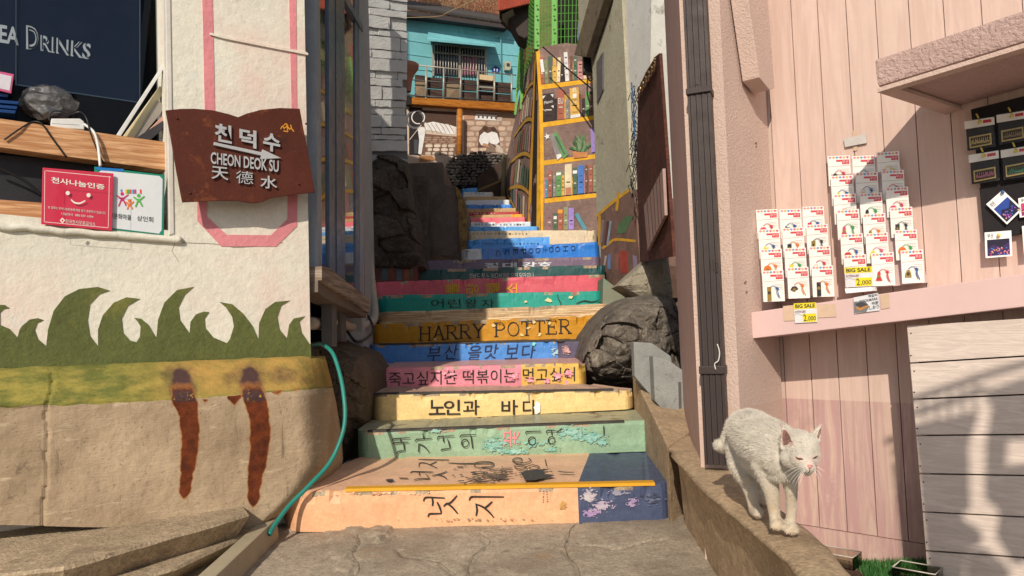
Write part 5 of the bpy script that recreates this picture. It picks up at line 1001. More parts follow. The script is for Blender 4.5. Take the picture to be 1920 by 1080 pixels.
dk = M('dark_boulder', S(126, 114, 100), rough=.75, var=.35, vs=7, bump=1.1, bs=36, bd=.014, grit=.35, spec=.5, dirt=[(S(58, 50, 44), .45, 4.5), (S(176, 164, 142), .26, 8), (S(190, 180, 160), .12, 20)])
relief('boulder', [(1084, 668), (1096, 632), (1118, 600), (1145, 574), (1175, 558), (1215, 553), (1262, 560), (1285, 610), (1288, 700), (1262, 720), (1225, 700), (1190, 706), (1185, 716), (1150, 722), (1108, 720), (1086, 700)], yp(5.9), .5, dk, None, nx=110, ny=110, amp=.15, fs_=2.4, back=.7, seed=3, label='large dark rugged boulder between the steps and the pink shop', cat='boulder')
pier = M('pier_concrete', S(160, 148, 126), rough=.95, var=.25, vs=4, bump=1, bs=40, bd=.01, dirt=[(S(96, 88, 74), .35, 5)])
relief('concrete_pier', [(1158, 536), (1184, 512), (1217, 483), (1253, 480), (1262, 560), (1240, 572), (1200, 565), (1178, 548)], yp(6.2), .12, pier, None, nx=22, ny=22, amp=.03, back=.4, label='weathered concrete stub above the boulder', cat='concrete pier')
# fillers under / beside the steps on the right: low painted kerb walls
slab('painted_kerb', [(1131, 520), (1150, 535), (1180, 548), (1190, 600), (1142, 640), (1128, 640)], yp(7.35), 0, .5, M('grey_green_paint', S(132, 130, 108), rough=.85, dirt=(S(90, 140, 120), .3, 3)), None, .01, label='low grey green kerb wall at the right end of the teal step', cat='kerb wall')
slab('side_rubble', [(1085, 640), (1200, 630), (1230, 800), (1080, 740)], yp(5.0 + .9), -.3, .5, brk, None, label='brown earth bank behind the boulder', kind='structure')
# ================================================================ beige house on the alley's right
beige = M('peeling_beige', S(186, 176, 148), rough=.85, var=.12, vs=3, bump=.6, bs=40, bd=.005, chip=(S(116, 102, 82), .36, 3.4), grit=.16, dirt=[(S(150, 138, 112), .35, 3), (S(104, 94, 78), .2, 5)])
BW = wallp(1112, 9.4, 1190, 8.0)
BG = empty('beige_house', tuple(at(1155, 500, 8)), 'beige house with peeling paint and a sloping eave on the right of the alley', 'house')
slab('wall', [(1110, 100), (1112, -500), (1160, -500), (1166, 0), (1181, 300), (1190, 356), (1200, 500), (1190, 560), (1130, 560), (1119, 400)], BW, 0, .5, beige, BG)
slab('wall', [(1080, -300), (1130, -300), (1116, 10), (1087, 96), (1085, 60)], BW, .10, .3, beige, BG)
prism('eave', [BW(1090, 104, .02), BW(1122, -10, .02), BW(1156, -120, .02), BW(1170, -120, .02), BW(1148, 0, .02), BW(1113, 108, .02)], BW.N * .10, M('eave_dark', S(120, 104, 82), rough=.9, var=.3, vs=6, dirt=(S(60, 50, 42), .4, 6)), BG, .01)
slab('white_wall', [(1166, -300), (1226, -300), (1220, 100), (1212, 300), (1212, 480), (1196, 440), (1190, 355), (1181, 300)], BW, -.03, .4, M('white_render', S(222, 216, 202), rough=.9, var=.1, bump=.8, bs=50, dirt=[(S(120, 112, 100), .26, 5)], chip=(S(110, 100, 88), .1, 9)), BG)
mp_ = slab('wall_plate', [(1118, 118), (1130, 97), (1130, 168), (1119, 194)], BW, .02, .015, M('grey_metal_plate', S(128, 124, 124), rough=.4, metal=.5), BG, .002)
g = Geo()
for k in range(7): stroke(g, [(1120.5, 140 + k * 6.5), (1128.5, 127 + k * 6.5)], 1.0, BW, .021, (.12, .12, .13), taper=False)
g.make('print', MURC, mp_, cols=True, recalc=False)
jb = slab('junction_box', [(1093, 96), (1108, 96), (1110, 136), (1094, 134)], yp(9.2), 0, .14, M('black_box', (.02, .02, .022), rough=.45, bump=0), None, .006, label='black junction box hanging under the beige eave', cat='junction box')
tube('black_cable', [at(1100, 134, 9.15), at(1102, 146, 9.1), at(1108, 151, 9.05), at(1113, 140, 9.1), at(1113, 120, 9.2)], .012, bc, None, 6, 6, label='black cable looping below the junction box', cat='cable')
tube('grey_conduit', [at(1085, 40, 9.4), at(1084, 75, 9.4), at(1090, 90, 9.3), at(1100, 97, 9.2)], .012, fr, None, 6, 6, label='grey conduit curving into the junction box', cat='conduit')
tube('black_cable', [at(1018, 88, 9.9), at(1045, 112, 9.8), at(1075, 138, 9.6), at(1111, 168, 9.3)], .010, bc, None, 6, 5, label='black cable running diagonally across the painted bookshelf', cat='cable')
brn = M('brown_mural_ground', S(128, 98, 84), rough=.85, var=.25, vs=5, bump=.6, bs=40, dirt=[(S(84, 62, 54), .35, 4), (S(160, 130, 110), .2, 6)])
yel = S(222, 164, 44)
lo = slab('mural_wall', [(1119, 404), (1150, 376), (1180, 355), (1190, 372), (1200, 500), (1192, 560), (1128, 640), (1122, 520), (1128, 470)], BW, .10, .5, brn, None, label='low brown wall painted with tumbling books beside the blue step', cat='mural wall')
g = Geo(); o = .1015
for p in ([(1119, 405), (1150, 378), (1180, 356)], [(1124, 404), (1124, 460)], [(1129, 466), (1142, 456), (1155, 449), (1192, 452)], [(1160, 360), (1156, 395)]): stroke(g, p, 5, BW, o, yel, taper=False)
for q_, c in (([(1137, 415), (1142, 415), (1138, 460), (1133, 460)], S(100, 60, 50)), ([(1128, 412), (1133, 412), (1129, 455), (1125, 455)], S(150, 130, 130)), ([(1143, 414), (1147, 415), (1140, 462), (1137, 460)], S(150, 170, 180)), ([(1160, 420), (1175, 404), (1187, 406), (1172, 436), (1156, 440)], S(90, 120, 80)), ([(1162, 470), (1176, 471), (1178, 512), (1164, 512)], S(170, 70, 56)),
             ([(1152, 476), (1160, 476), (1160, 508), (1154, 506)], S(150, 100, 86)), ([(1140, 478), (1145, 476), (1145, 505), (1139, 505)], S(120, 140, 180)), ([(1134, 480), (1138, 479), (1134, 500), (1131, 500)], S(190, 180, 176)), ([(1186, 478), (1194, 480), (1196, 520), (1188, 520)], S(150, 130, 150))): flat(g, q_, BW, o + .0006, c)
g.make('mural', MUR, lo, cols=True, recalc=False)
# rusty sheet gate
RS = wallp(1196, 6.6, 1250, 4.9); rs = M('rusty_sheet', S(104, 58, 42), rough=.75, var=.25, vs=5, bump=.4, bs=50, metal=.15, dirt=[(S(60, 32, 26), .45, 4)], grain=((1, 1, 30), S(80, 40, 32)))
GT = empty('rusty_gate', tuple(at(1225, 490, 5.6)), 'dark rusted sheet gate with ornate top beside the pink corner', 'gate')
slab('sheet', [(1196, 182), (1206, 152), (1222, 124), (1226, 108), (1236, 100), (1262, 480), (1200, 492), (1194, 330)], RS, 0, .02, rs, GT)
g = Geo()
for k in range(6):
    x, y = 1197 + k * 5.5, 176 - k * 9.5; g.tube([RS(x, y + 6, .02), RS(x - 1, y - 6, .02), RS(x + 2, y - 14, .02), RS(x + 4, y - 8, .02), RS(x + 2, y + 4, .02)], .007, 5, sm=4)
g.tube([RS(1196, 184, .02), RS(1212, 148, .02), RS(1228, 122, .02)], .008, 6); g.tube([RS(1196, 172, .02), RS(1212, 136, .02), RS(1228, 110, .02)], .006, 6)
g.make('ornate_top', M('aged_brass_trim', S(170, 140, 100), rough=.45, metal=.6), GT, kind='stuff')
# pale grooved panel behind the gate's cut-out
pp = slab('pale_panel', [(1207, 386), (1242, 316), (1246, 404), (1214, 470)], RS, .03, .02, M('mauve_panel', S(186, 154, 140), rough=.6, grain=((30, 30, 1), S(160, 128, 116))), GT, .003)
for k in range(1, 6):
    t = k / 6; slab('groove', [(1207 + 35 * t - .5, 387 - 70 * t), (1207 + 35 * t + .5, 386 - 70 * t), (1214 + 32 * t + .5, 469 - 66 * t), (1214 + 32 * t - .5, 470 - 66 * t)], RS, .0315, .003, M('groove_brown', S(96, 70, 60), rough=1), pp)
# tangle of wires / dry vine
def tangle(name, px0, px1, y0, y1, Y, n, mat, label, r=.004):
    g = Geo(); rr = random.Random(n)
    for k in range(n):
        x = px0 + rr.random() * (px1 - px0); y = y0 + rr.random() * (y1 - y0); P = []
        for j in range(5): P.append(at(x, y, Y + rr.random() * .08)); x += rr.uniform(-5, 5); y += rr.uniform(-2, 16)
        g.tube(P, r, 4, sm=3)
    return g.make(name, mat, None, label=label, cat='vine', smooth=True, kind='stuff')
tangle('dry_vine', 1184, 1194, 160, 340, 7.2, 46, bc, 'tangle of thin dark wires hanging down the white wall')
tube('blue_rope', [at(1184, 155, 7.15), at(1188, 200, 7.1), at(1190, 260, 7.1)], .007, M('blue_rope', S(60, 90, 120), rough=.7), None, 6, 6, label='faded blue rope hanging on the white wall among the wires', cat='rope')
# trays and turf behind the curb
tr = glassM('tray_plastic', (.86, .86, .8), .35, .1)
def tray(px, py, w_, d_, h_, rz, lab):
    c = zp(.0)(px, py); r = empty('plastic_tray', tuple(c), lab, 'tray'); r.location.z = .012
    R_ = Matrix.Rotation(rz, 3, 'Z')
    def bx(nm, cx, cy, cz, a, b, e): g = Geo(); g.add([c + R_ @ Vector((cx + sx * a / 2, cy + sy * b / 2, cz + sz * e / 2)) + Vector((0, 0, .012)) for sz in (-1, 1) for sy in (-1, 1) for sx in (-1, 1)], [(0, 1, 3, 2), (4, 5, 7, 6), (0, 1, 5, 4), (2, 3, 7, 6), (0, 2, 6, 4), (1, 3, 7, 5)]); return g.make(nm, tr, r)
    t = .003; bx('base', 0, 0, t, w_, d_, t)
    for sx in (-1, 1): bx('side', sx * w_ / 2, 0, h_ / 2, t, d_, h_)
    for sy in (-1, 1): bx('side', 0, sy * d_ / 2, h_ / 2, w_, t, h_)
    tube('rim', [c + R_ @ Vector((a * w_ / 2, b * d_ / 2, h_ + .012)) for a, b in ((-1, -1), (1, -1), (1, 1), (-1, 1), (-1, -1))], .0025, M('tray_rim', S(190, 176, 160), rough=.3), r, 6)
tray(1574, 1064, .13, .09, .045, -.75, 'clear plastic food tray behind the curb near the cat'); tray(1722, 1096, .13, .09, .045, -.75, 'clear plastic tray on the turf beside the board counter')
g = Geo(); rr = random.Random(5); tv = [zp(0)(x, y) for x, y in ((1600, 1056), (1760, 1052), (1830, 1140), (1690, 1180), (1622, 1085))]
poly_ = [(p.x, p.y) for p in tv]; x0 = min(p[0] for p in poly_); x1 = max(p[0] for p in poly_); y0 = min(p[1] for p in poly_); y1 = max(p[1] for p in poly_); vs, fs, cl = [], [], []
while len(fs) < 9000:
    x, y = rr.uniform(x0, x1), rr.uniform(y0, y1)
    if inpoly(x, y, poly_):
        h = rr.uniform(.012, .028); a = rr.random() * 6.28; dx, dy = math.cos(a) * .0018, math.sin(a) * .0018; b = len(vs); lx_, ly_ = rr.uniform(-.01, .01), rr.uniform(-.01, .01)
        vs += [Vector((x - dx, y - dy, .0)), Vector((x + dx, y + dy, .0)), Vector((x + lx_, y + ly_, h))]; fs.append((b, b + 1, b + 2)); k = rr.uniform(.6, 1.3); cl.append((.045 * k, .16 * k, .035 * k))
mk('artificial_turf', vs, fs, M('turf_blades', (1, 1, 1), attr=True, rough=.5, var=.1, bump=0), None, cols=cl, recalc=False, label='strip of bright green artificial turf behind the curb', kind='stuff')
# ================================================================ LEFT MIDDLE: STONE-CLAD HOUSE, ROCK, RETAINING WALL
AW = wallp(675, 8.0, 766, 8.5)
AH = empty('stone_clad_house', tuple(at(720, 290, 8)), 'white stone-clad house end wall above the dark rock', 'house')
clad = M('white_stone_cladding', S(206, 202, 194), rough=.9, var=.10, vs=6, bump=1.0, bs=45, bd=.012, dirt=[(S(150, 148, 144), .22, 5)])
mort = M('cladding_joint', S(120, 118, 116), rough=1)
zt = 7.3
a0, a1 = AW(640, 290), AW(764, 300); P = lambda q, z, o=0: Vector((q.x, q.y, z)) + AW.N * o
prism('wall', [P(a0, 1.6), P(a1, 2.2), P(a1, zt), P(a0, zt)], -AW.N * .3, mort, AH)
gd = Vector((-.12, 1, 0)).normalized()
prism('side_wall', [P(a1, .6), P(a1, .6) + gd * .3 * 1.0, P(a1, zt) + gd * .3, P(a1, zt)], -Vector((.96, .3, 0)) * .1, mort, AH)
prism('house_body', [P(a0, -.05, -.3), P(a1, -.05, -.3) + Vector((-.1, 0, 0)), P(a1, -.05, -.3) + Vector((-.2, 1.0, 0)), P(a0, -.05, -.3) + Vector((-3, 1.0, 0)), P(a0, -.05, -.3) + Vector((-3, 0, 0))], (0, 0, zt + .05), mort, AH)
# cladding stones: rows in px heights, staggered joints
rr = random.Random(11); rows_y = [-150, -122, -98, -72, -50, -28, -4, 14, 28, 52, 66, 92, 108, 132, 146, 160, 186, 200, 214, 238, 252, 262, 284]
for i in range(len(rows_y) - 1):
    x = 650 - rr.random() * 30; sl = .10
    while x < 762:
        w_ = rr.uniform(38, 78); x1 = min(x + w_, 763 + rr.uniform(-1, 2)); 
        if x1 - x > 10:
            Y0 = rows_y[i] + (x - 700) * (.14 - .0005 * (rows_y[i])); Y1 = rows_y[i + 1] + (x - 700) * (.14 - .0005 * rows_y[i + 1]); s0 = .14 - .0005 * rows_y[i] + rr.uniform(-.02, .02); s1 = .14 - .0005 * rows_y[i + 1]
            top, bot = [], []
            n = 6
            for k in range(n + 1):
                t = k / n; xx = x + .6 + (x1 - x - 1.2) * t; top.append((xx, Y0 + .8 + s0 * (xx - x) + rr.uniform(-.9, .9))); bot.append((xx, Y1 - .8 + s1 * (xx - x) + rr.uniform(-.9, .9)))
            slab('stone', top + bot[::-1], AW, .03 + rr.uniform(0, .035), .06, clad, AH, .004)
        x = x1
slab('plinth_band', [(655, 284), (765, 299), (765, 345), (655, 340)], AW, .015, .1, M('grey_band', S(170, 166, 160), rough=.9), AH)
# unseen tall block at the left, added to shade the blue house
prism('shade_block', [Vector((-3.4, 9.0, -.05)), Vector((-3.4, 12, -.05)), Vector((-7, 12, -.05)), Vector((-7, 9.0, -.05))], (0, 0, 14), mort, AH)
drk = M('black_rock', S(96, 84, 72), rough=.85, var=.4, vs=4, bump=1.3, bs=30, bd=.02, grit=.35, dirt=[(S(46, 40, 36), .5, 3), (S(150, 134, 112), .2, 6)])
relief('rugged_rock', [(682, 300), (700, 288), (740, 292), (765, 305), (772, 340), (778, 390), (788, 430), (790, 480), (800, 505), (770, 520), (700, 520), (660, 480), (660, 350)], yp(8.25), .35, drk, None, nx=90, ny=90, amp=.17, fs_=1.8, back=.5, seed=9, label='dark jagged rock face below the stone-clad house', cat='rock')
prism('rock_bank', [at(640, 330, 8.3), at(800, 330, 8.6), at(800, 640, 8.6), at(640, 640, 8.3)], (0, .4, 0), drk, None, kind='structure')
rw_ = M('dark_render', S(112, 98, 88), rough=.95, var=.2, vs=3, bump=.6, bs=26, bd=.01, dirt=[(S(80, 66, 58), .4, 2.2), (S(140, 118, 92), .12, 5)])
RWL = empty('retaining_wall', tuple(at(820, 500, 9.4)), 'plain dark rendered retaining wall left of the narrow upper steps', 'wall')
slab('wall', [(763, 306), (830, 304), (833, 346), (853, 348), (869, 372), (874, 395), (874, 500), (866, 530), (763, 530)], yp(9.6), 0, 5.2, rw_, RWL, .01)
slab('peeling_edge', [(853, 348), (858, 352), (870, 374), (875, 396), (876, 470), (866, 486), (860, 440), (858, 380)], yp(9.56), 0, .06, M('peeling_ochre', S(150, 118, 70), rough=.9, var=.3, vs=12, dirt=(S(80, 60, 44), .5, 9)), RWL, .006)
slab('earth_bank', [(772, 498), (820, 478), (874, 480), (874, 520), (780, 520)], yp(9.2), 0, .5, brk, None, kind='structure')
# low painted block left of the green step
mb = slab('mural_block', [(690, 452), (700, 444), (778, 456), (782, 470), (782, 540), (756, 560), (690, 560)], yp(8.05), 0, .7, M('dark_maroon_mural', S(112, 66, 58), rough=.85, var=.2, dirt=(S(70, 44, 40), .4, 4)), None, .01, label='low dark maroon block with faint painted books at the left end of the green step', cat='mural wall')
g = Geo(); o = .002
stroke(g, [(694, 448), (720, 449), (778, 459)], 6, yp(8.05), o, S(120, 92, 60), taper=False)
for x, w_, y, h, c in ((704, 8, 480, 45, S(90, 60, 54)), (716, 10, 474, 52, S(70, 92, 96)), (730, 8, 482, 44, S(110, 70, 50)), (744, 9, 476, 50, S(80, 96, 110)), (758, 9, 472, 52, S(130, 84, 56)), (769, 5, 482, 40, S(96, 88, 70))): flat(g, [(x, y), (x + w_, y + 1), (x + w_, y + h), (x, y + h)], yp(8.05), o + .001, c)
g.make('mural', MUR, mb, cols=True, recalc=False)
# ================================================================ PAINTED BOOKSHELF WALL
B1 = wallp(1014, 10.45, 1118, 10.15)
B2 = wallp(945, 15.0, 1013, 10.5)
bg_ = M('bookshelf_ground', S(146, 118, 106), rough=.85, var=.22, vs=2.4, bump=.9, bs=22, bd=.015, grit=.15, dirt=[(S(112, 86, 78), .4, 2), (S(178, 150, 134), .3, 5)])
BS = empty('bookshelf_wall', tuple(at(1060, 431, 10.2)), 'tall retaining wall painted as a yellow bookshelf full of books', 'mural wall')
slab('front_wall', [(1008, 95), (1018, 88), (1060, 80), (1086, 84), (1135, 86), (1135, 470), (1012, 470)], B1, 0, .8, bg_, BS, .01)
# rounded corner + left side as a bowed skin
rows = []; NR, NC = 22, 30
def bx2(s, t):   # s 0 = corner .. 1 = far left ; t 0 top ..1 bottom
    px_r = 1013; xl = 985 + (945 - 985) * min(1, t * 1.15) ; 
    px = px_r + (xl - px_r) * s ** .8; yt = 92 + (112 - 92) * s + 10 * s ** 3; yb = 470 - 120 * s
    Y = 10.42 + 4.4 * s ** 1.35; return at(px, yt + (yb - yt) * t, Y)
for i in range(NR):
    rows.append([bx2(j / (NC - 1), i / (NR - 1)) + Vector((.02 * fbm((i * .3, j * .3, 0), 1), 0, 0)) for j in range(NC)])
grid_mesh('side_wall', rows, bg_, BS)
bk_ = [[rows[0][j] + Vector((.0, 0, 0)), rows[0][j] + Vector((1.2, .2, 0))] for j in range(NC)]; grid_mesh('wall_top', bk_, bg_, BS)
g = Geo(); o = .002
Yl = S(232, 170, 42)
# front frame and shelves
for a, b, w_ in (((1014, 92), (1019, 436), 8),): pass
def fpoly(P, c, k=0): flat(g, P, B1, o + .0012 * k, c)
fpoly([(1005, 97), (1012, 94), (1018, 200), (1020, 320), (1018, 440), (1010, 440), (1013, 320), (1011, 200)], Yl, 1)
for (xa, ya, xb, yb) in ((1014, 163, 1114, 151), (1018, 234, 1116, 220), (1020, 305, 1118, 293), (1021, 376, 1120, 366)): fpoly([(xa, ya - 4), (xb, yb - 4), (xb, yb + 4), (xa, ya + 5)], Yl, 1)
def books(y_l, sl, lst):
    for x0, x1, h, c, d in lst:
        yb = y_l + sl * (x0 - 1020); fpoly([(x0 + d * h, yb - h), (x1 + d * h, yb - h + sl * (x1 - x0)), (x1, yb + sl * (x1 - x0)), (x0, yb)], c, 2); r = random.Random(int(x0 * 7))
        lum = sum(c); ink = (.02, .02, .02) if lum > .8 else (.6, .55, .5)
        for k in range(r.randint(2, 4)):
            t = .2 + k * .2 + r.random() * .06; cx = (x0 + x1) / 2 + d * h * t; cy = yb - h * t; s_w = (x1 - x0) * .28; fpoly([(cx - s_w, cy - 1.1), (cx + s_w, cy - 1.3), (cx + s_w, cy + .8), (cx - s_w, cy + 1.1)], ink if k % 2 else tuple(v * .55 for v in c), 3)
C = dict(br=S(122, 84, 70), dg=S(84, 106, 84), gr=S(104, 150, 90), cr_=S(232, 212, 172), oc=S(222, 172, 84), wh=S(230, 224, 214), bl=S(80, 126, 196), pu=S(160, 132, 196), rd=S(172, 98, 76), gy=S(146, 136, 130), pk_=S(210, 146, 138), tl=S(88, 146, 158), dk=S(62, 48, 46), ol=S(140, 142, 104))
rb = random.Random(17)
for yl, top_, sl_b in ((157, 40, -.12), (228, 46, -.13), (371, 44, -.12)):
    x = 1019
    while x < 1112:
        w_ = rb.uniform(4.5, 8.5); h = rb.uniform(.65, 1) * top_; yb = yl + sl_b * (x - 1020); c = rb.choice([C['br'], C['gy'], C['ol'], C['dk'], C['rd'], C['dg'], C['oc'], C['pk_']]); c = tuple(v * .8 for v in c); fpoly([(x, yb - h), (x + w_, yb - h + sl_b * w_), (x + w_, yb + sl_b * w_), (x, yb)], c, 1.4); fpoly([(x + 1, yb - h * .8), (x + w_ - 1, yb - h * .8), (x + w_ - 1, yb - h * .7), (x + 1, yb - h * .7)], tuple(v * 1.5 for v in c), 1.6); x += w_ + rb.uniform(.2, 1)
books(157, -.12, [(1014, 1021, 50, C['rd'], -.05), (1022, 1028, 44, C['ol'], -.04), (1029, 1036, 50, C['dg'], -.03), (1037, 1043, 48, C['oc'], 0), (1044, 1050, 46, C['cr_'], .03), (1051, 1056, 30, C['dk'], 0), (1060, 1067, 54, C['wh'], -.06), (1068, 1074, 46, C['br'], 0), (1075, 1082, 44, C['dg'], 0), (1083, 1093, 34, C['pk_'], 0), (1094, 1101, 42, C['cr_'], 0), (1102, 1110, 46, C['br'], .02)])
fpoly([(1012, 112), (1018, 111), (1021, 134), (1015, 136)], C['wh'], 4); text_geo(g, 'M', [(1013, 118), (1018, 117), (1019, 128), (1014, 129)], B1, o + .006, .001, col=(.02, .02, .02))
books(228, -.13, [(1018, 1039, 52, C['dk'], 0), (1045, 1058, 56, C['rd'], 0), (1061, 1066, 36, C['gy'], 0), (1070, 1087, 56, C['oc'], -.04), (1091, 1097, 34, C['dk'], 0), (1098, 1105, 46, C['gr'], 0), (1106, 1112, 40, C['br'], 0)])
fpoly([(1070, 222), (1088, 219), (1088, 213), (1070, 216)], C['wh'], 4); text_geo(g, 'BIO', [(1072, 168), (1083, 167), (1084, 196), (1074, 197)], B1, o + .006, .001, rot=0, col=C['wh']) if False else None
for s, y in (('B', 165), ('I', 176), ('O', 186)): text_geo(g, s, [(1074, y), (1081, y - 1), (1081, y + 7), (1074, y + 8)], B1, o + .006, .001, col=C['wh'])
text_geo(g, 'Memo', [(1020, 190), (1036, 186), (1036, 192), (1020, 196)], B1, o + .006, .001, col=C['wh'])
for P_c in ([(1017, 180), (1023, 179), (1018, 186)], [(1032, 177), (1038, 176), (1037, 183)], [(1019, 206), (1024, 210), (1019, 204)], [(1033, 199), (1038, 197), (1038, 203)]): fpoly(P_c, C['wh'], 4)
text_geo(g, 'EU', [(1047, 184), (1056, 183), (1056, 194), (1047, 195)], B1, o + .006, .001, col=C['wh'])
# leaning books, plant pot
fpoly([(1030, 252), (1037, 249), (1053, 293), (1044, 300)], C['gy'], 2); fpoly([(1043, 290), (1052, 288), (1053, 294), (1045, 300)], C['wh'], 3); fpoly([(1037, 250), (1044, 247), (1066, 290), (1056, 298)], C['gr'], 3); fpoly([(1040, 256), (1043, 254), (1060, 288), (1057, 290)], C['dg'], 4)
fpoly([(1021 + 6 * math.cos(i * .628) * (1 if i % 2 else .5) + 5, 256 + 6 * math.sin(i * .628) * (1 if i % 2 else .5)) for i in range(10)], C['wh'], 4)
fpoly([(1073, 284), (1103, 281), (1101, 294), (1076, 297)], S(200, 130, 80), 2)
rr = random.Random(3)
for k in range(34):
    a = rr.uniform(-2.9, -.25); L_ = rr.uniform(10, 34); x0, y0 = 1088 + rr.uniform(-8, 8), 284; x1, y1 = x0 + math.cos(a) * L_ * .8, y0 + math.sin(a) * L_; stroke(g, [(x0, y0), ((x0 + x1) / 2 + 2, (y0 + y1) / 2), (x1, y1)], 3.4, B1, o + .003 + k * .00005, rr.choice((S(90, 120, 80), S(120, 140, 100), S(70, 96, 62))))
fpoly([(1107, 242), (1117, 240), (1118, 284), (1109, 286)], C['pu'], 2)
books(371, -.12, [(1022, 1027, 34, C['tl'], 0), (1028, 1035, 50, C['rd'], 0), (1037, 1042, 40, C['gy'], 0), (1043, 1052, 46, C['gr'], 0), (1053, 1058, 38, C['oc'], 0), (1059, 1072, 58, C['cr_'], 0), (1074, 1082, 50, C['dg'], 0), (1084, 1095, 53, C['bl'], 0), (1097, 1102, 52, C['br'], 0), (1104, 1111, 52, C['rd'], 0), (1112, 1118, 50, C['ol'], 0)])
fpoly([(1043, 324), (1052, 323), (1052, 328), (1043, 329)], C['wh'], 4); fpoly([(1074, 320), (1082, 319), (1082, 325), (1074, 326)], C['wh'], 4); fpoly([(1060, 352), (1071, 351), (1071, 364), (1060, 366)], S(200, 130, 96), 4)
books(432, -.03, [(1025, 1035, 36, S(150, 110, 110), 0), (1037, 1045, 32, C['dg'], 0), (1047, 1055, 38, C['rd'], 0), (1057, 1065, 43, C['ol'], 0), (1066, 1076, 41, C['pu'], 0)])
fpoly([(1046, 393), (1055, 393), (1055, 400), (1046, 400)], S(230, 150, 60), 4); fpoly([(1077, 402), (1084, 399), (1101, 430), (1094, 432)], C['tl'], 2); fpoly([(1038, 405), (1044, 405), (1044, 411), (1038, 411)], C['wh'], 4)
g.make('mural', MUR, BS, cols=True, recalc=False)
# side mural: trims and arched shelves on the bowed skin
g = Geo()
def sidept(px_s, t, off=.012): p = bx2(px_s, t); q = bx2(min(px_s + .01, 1), t); d = (q - p); n = Vector((-abs(d.y), d.x * 0 - abs(d.x) - .02, 0)).normalized(); return p + n * off
def sband(s0, s1, t0, t1, col, k=0, n=12, f0=None):
    A_, B_ = [], []
    for i in range(n + 1):
        u = i / n; t = t0 + (t1 - t0) * u; A_.append(sidept(s0, t, .012 + .002 * k)); B_.append(sidept(s1, t, .012 + .002 * k))
    g.add(A_ + B_, [(i, i + 1, n + 2 + i, n + 1 + i) for i in range(n)], col)
sband(.0, .05, 0, 1, Yl); sband(.05, .17, 0, 1, S(44, 34, 32), 0); sband(.17, .24, 0, 1, Yl)
for i in range(5):
    t1_ = .2 + i * .2; n = 14; A_, B_ = [], []
    for k in range(n + 1):
        u = k / n; s = .24 + .62 * u; t = t1_ - .04 + .19 * u ** 2.0 * (1 if i < 4 else .1); A_.append(sidept(s, min(t, 1), .018)); B_.append(sidept(s, min(t + .022, 1), .018))
    g.add(A_ + B_, [(k, k + 1, n + 2 + k, n + 1 + k) for k in range(n)], S(200, 150, 52))
    r2 = random.Random(i)
    for k in range(7):
        s0 = .27 + k * .07; s1 = s0 + .05; tb = t1_ - .045 + .19 * ((s0 - .24) / .62) ** 2 * (1 if i < 4 else .1); h = .10 + r2.random() * .05; sband(s0, s1, max(tb - h, 0.01), min(tb, 1), r2.choice([C['gy'], C['ol'], C['br'], C['cr_'], C['dg'], C['rd'], C['pk_']]), 1, 3)
g.make('side_mural', MUR, BS, cols=True, recalc=False)
# ================================================================ GREEN MESH FENCE ON TOP
grn = M('fence_green', S(98, 164, 62), rough=.45, var=.06, bump=.05, coat=.2)
GF = empty('green_mesh_fence', tuple(at(1010, 95, 10.4)), 'bright green wire mesh fence with square posts on the bookshelf wall', 'fence')
def fpost(px, y0, y1, Y, w_): slab('post', [(px - w_, y0), (px + w_, y0), (px + w_, y1), (px - w_, y1)], yp(Y), 0, .07, grn, GF, .004)
fpost(1007, -200, 92, 10.55, 5); fpost(1039, -200, 88, 10.5, 5.5)
for px, Y in ((1007, 10.5), (1039, 10.45)):
    for y in (10, 30, 55, 78): vs, fs = ico(at(px, y, Y - .01), (.018, .018, .018), 1); mk('bolt', vs, fs, grn, GF)
def meshpanel(c00, c10, c11, c01, nu, nv, r):
    g = Geo()
    for i in range(nu + 1): u = i / nu; g.tube([c00.lerp(c10, u), c01.lerp(c11, u)], r, 4)
    for j in range(nv + 1): v = j / nv; g.tube([c00.lerp(c01, v), c10.lerp(c11, v)], r, 4)
    return g.make('mesh_panel', grn, GF, kind='stuff')
meshpanel(at(1045, -120, 10.45), at(1090, -120, 10.45), at(1086, 82, 10.45), at(1045, 84, 10.45), 6, 14, .005)
meshpanel(at(1012, -120, 10.52), at(1034, -120, 10.5), at(1034, 84, 10.5), at(1012, 88, 10.52), 8, 30, .004)
meshpanel(at(1004, -100, 10.6), at(985, -60, 13.2), at(968, 180, 14.6), at(1004, 92, 10.6), 14, 26, .006)
fpost(978, 70, 205, 13.4, 3)
slab('post', [(972, 100), (976, 100), (968, 215), (964, 215)], yp(14.5), 0, .05, grn, GF)
slab('fence_shadow_wall', [(1044, -200), (1100, -200), (1100, 84), (1044, 84)], yp(12.5), 0, .3, M('dark_backdrop_wall', (.016, .015, .014), rough=1), None, label='near-black wall standing in for the shaded recess behind the green fence', cat='wall')  # near-black sheet: shade of the recess put into its colour
# ================================================================ BLUE HOUSE
BH = wallp(762, 15.0, 975, 16.2)
HB = empty('blue_house', tuple(at(860, 200, 15.4)), 'turquoise house with a barred window and corrugated roof at the top of the steps', 'house')
turq = M('turquoise_paint', S(124, 190, 192), rough=.75, var=.12, vs=2, bump=.25, bs=18, bd=.01, dirt=(S(88, 154, 160), .3, 2))
slab('wall', [(756, 20), (760, 24), (955, 46), (968, 60), (974, 78), (977, 150), (977, 215), (756, 215)], BH, 0, 3.5, turq, HB)
g = Geo()
for a, b in (((760, 48), (972, 76)), ((760, 74), (812, 82)), ((760, 100), (811, 107)), ((912, 98), (974, 104)), ((912, 120), (974, 124)), ((760, 128), (811, 132))): g.slab([a, b, (b[0], b[1] + 1), (a[0], a[1] + 1)], BH, .012, .015)
g.make('siding_joint', turq, HB, kind='stuff')
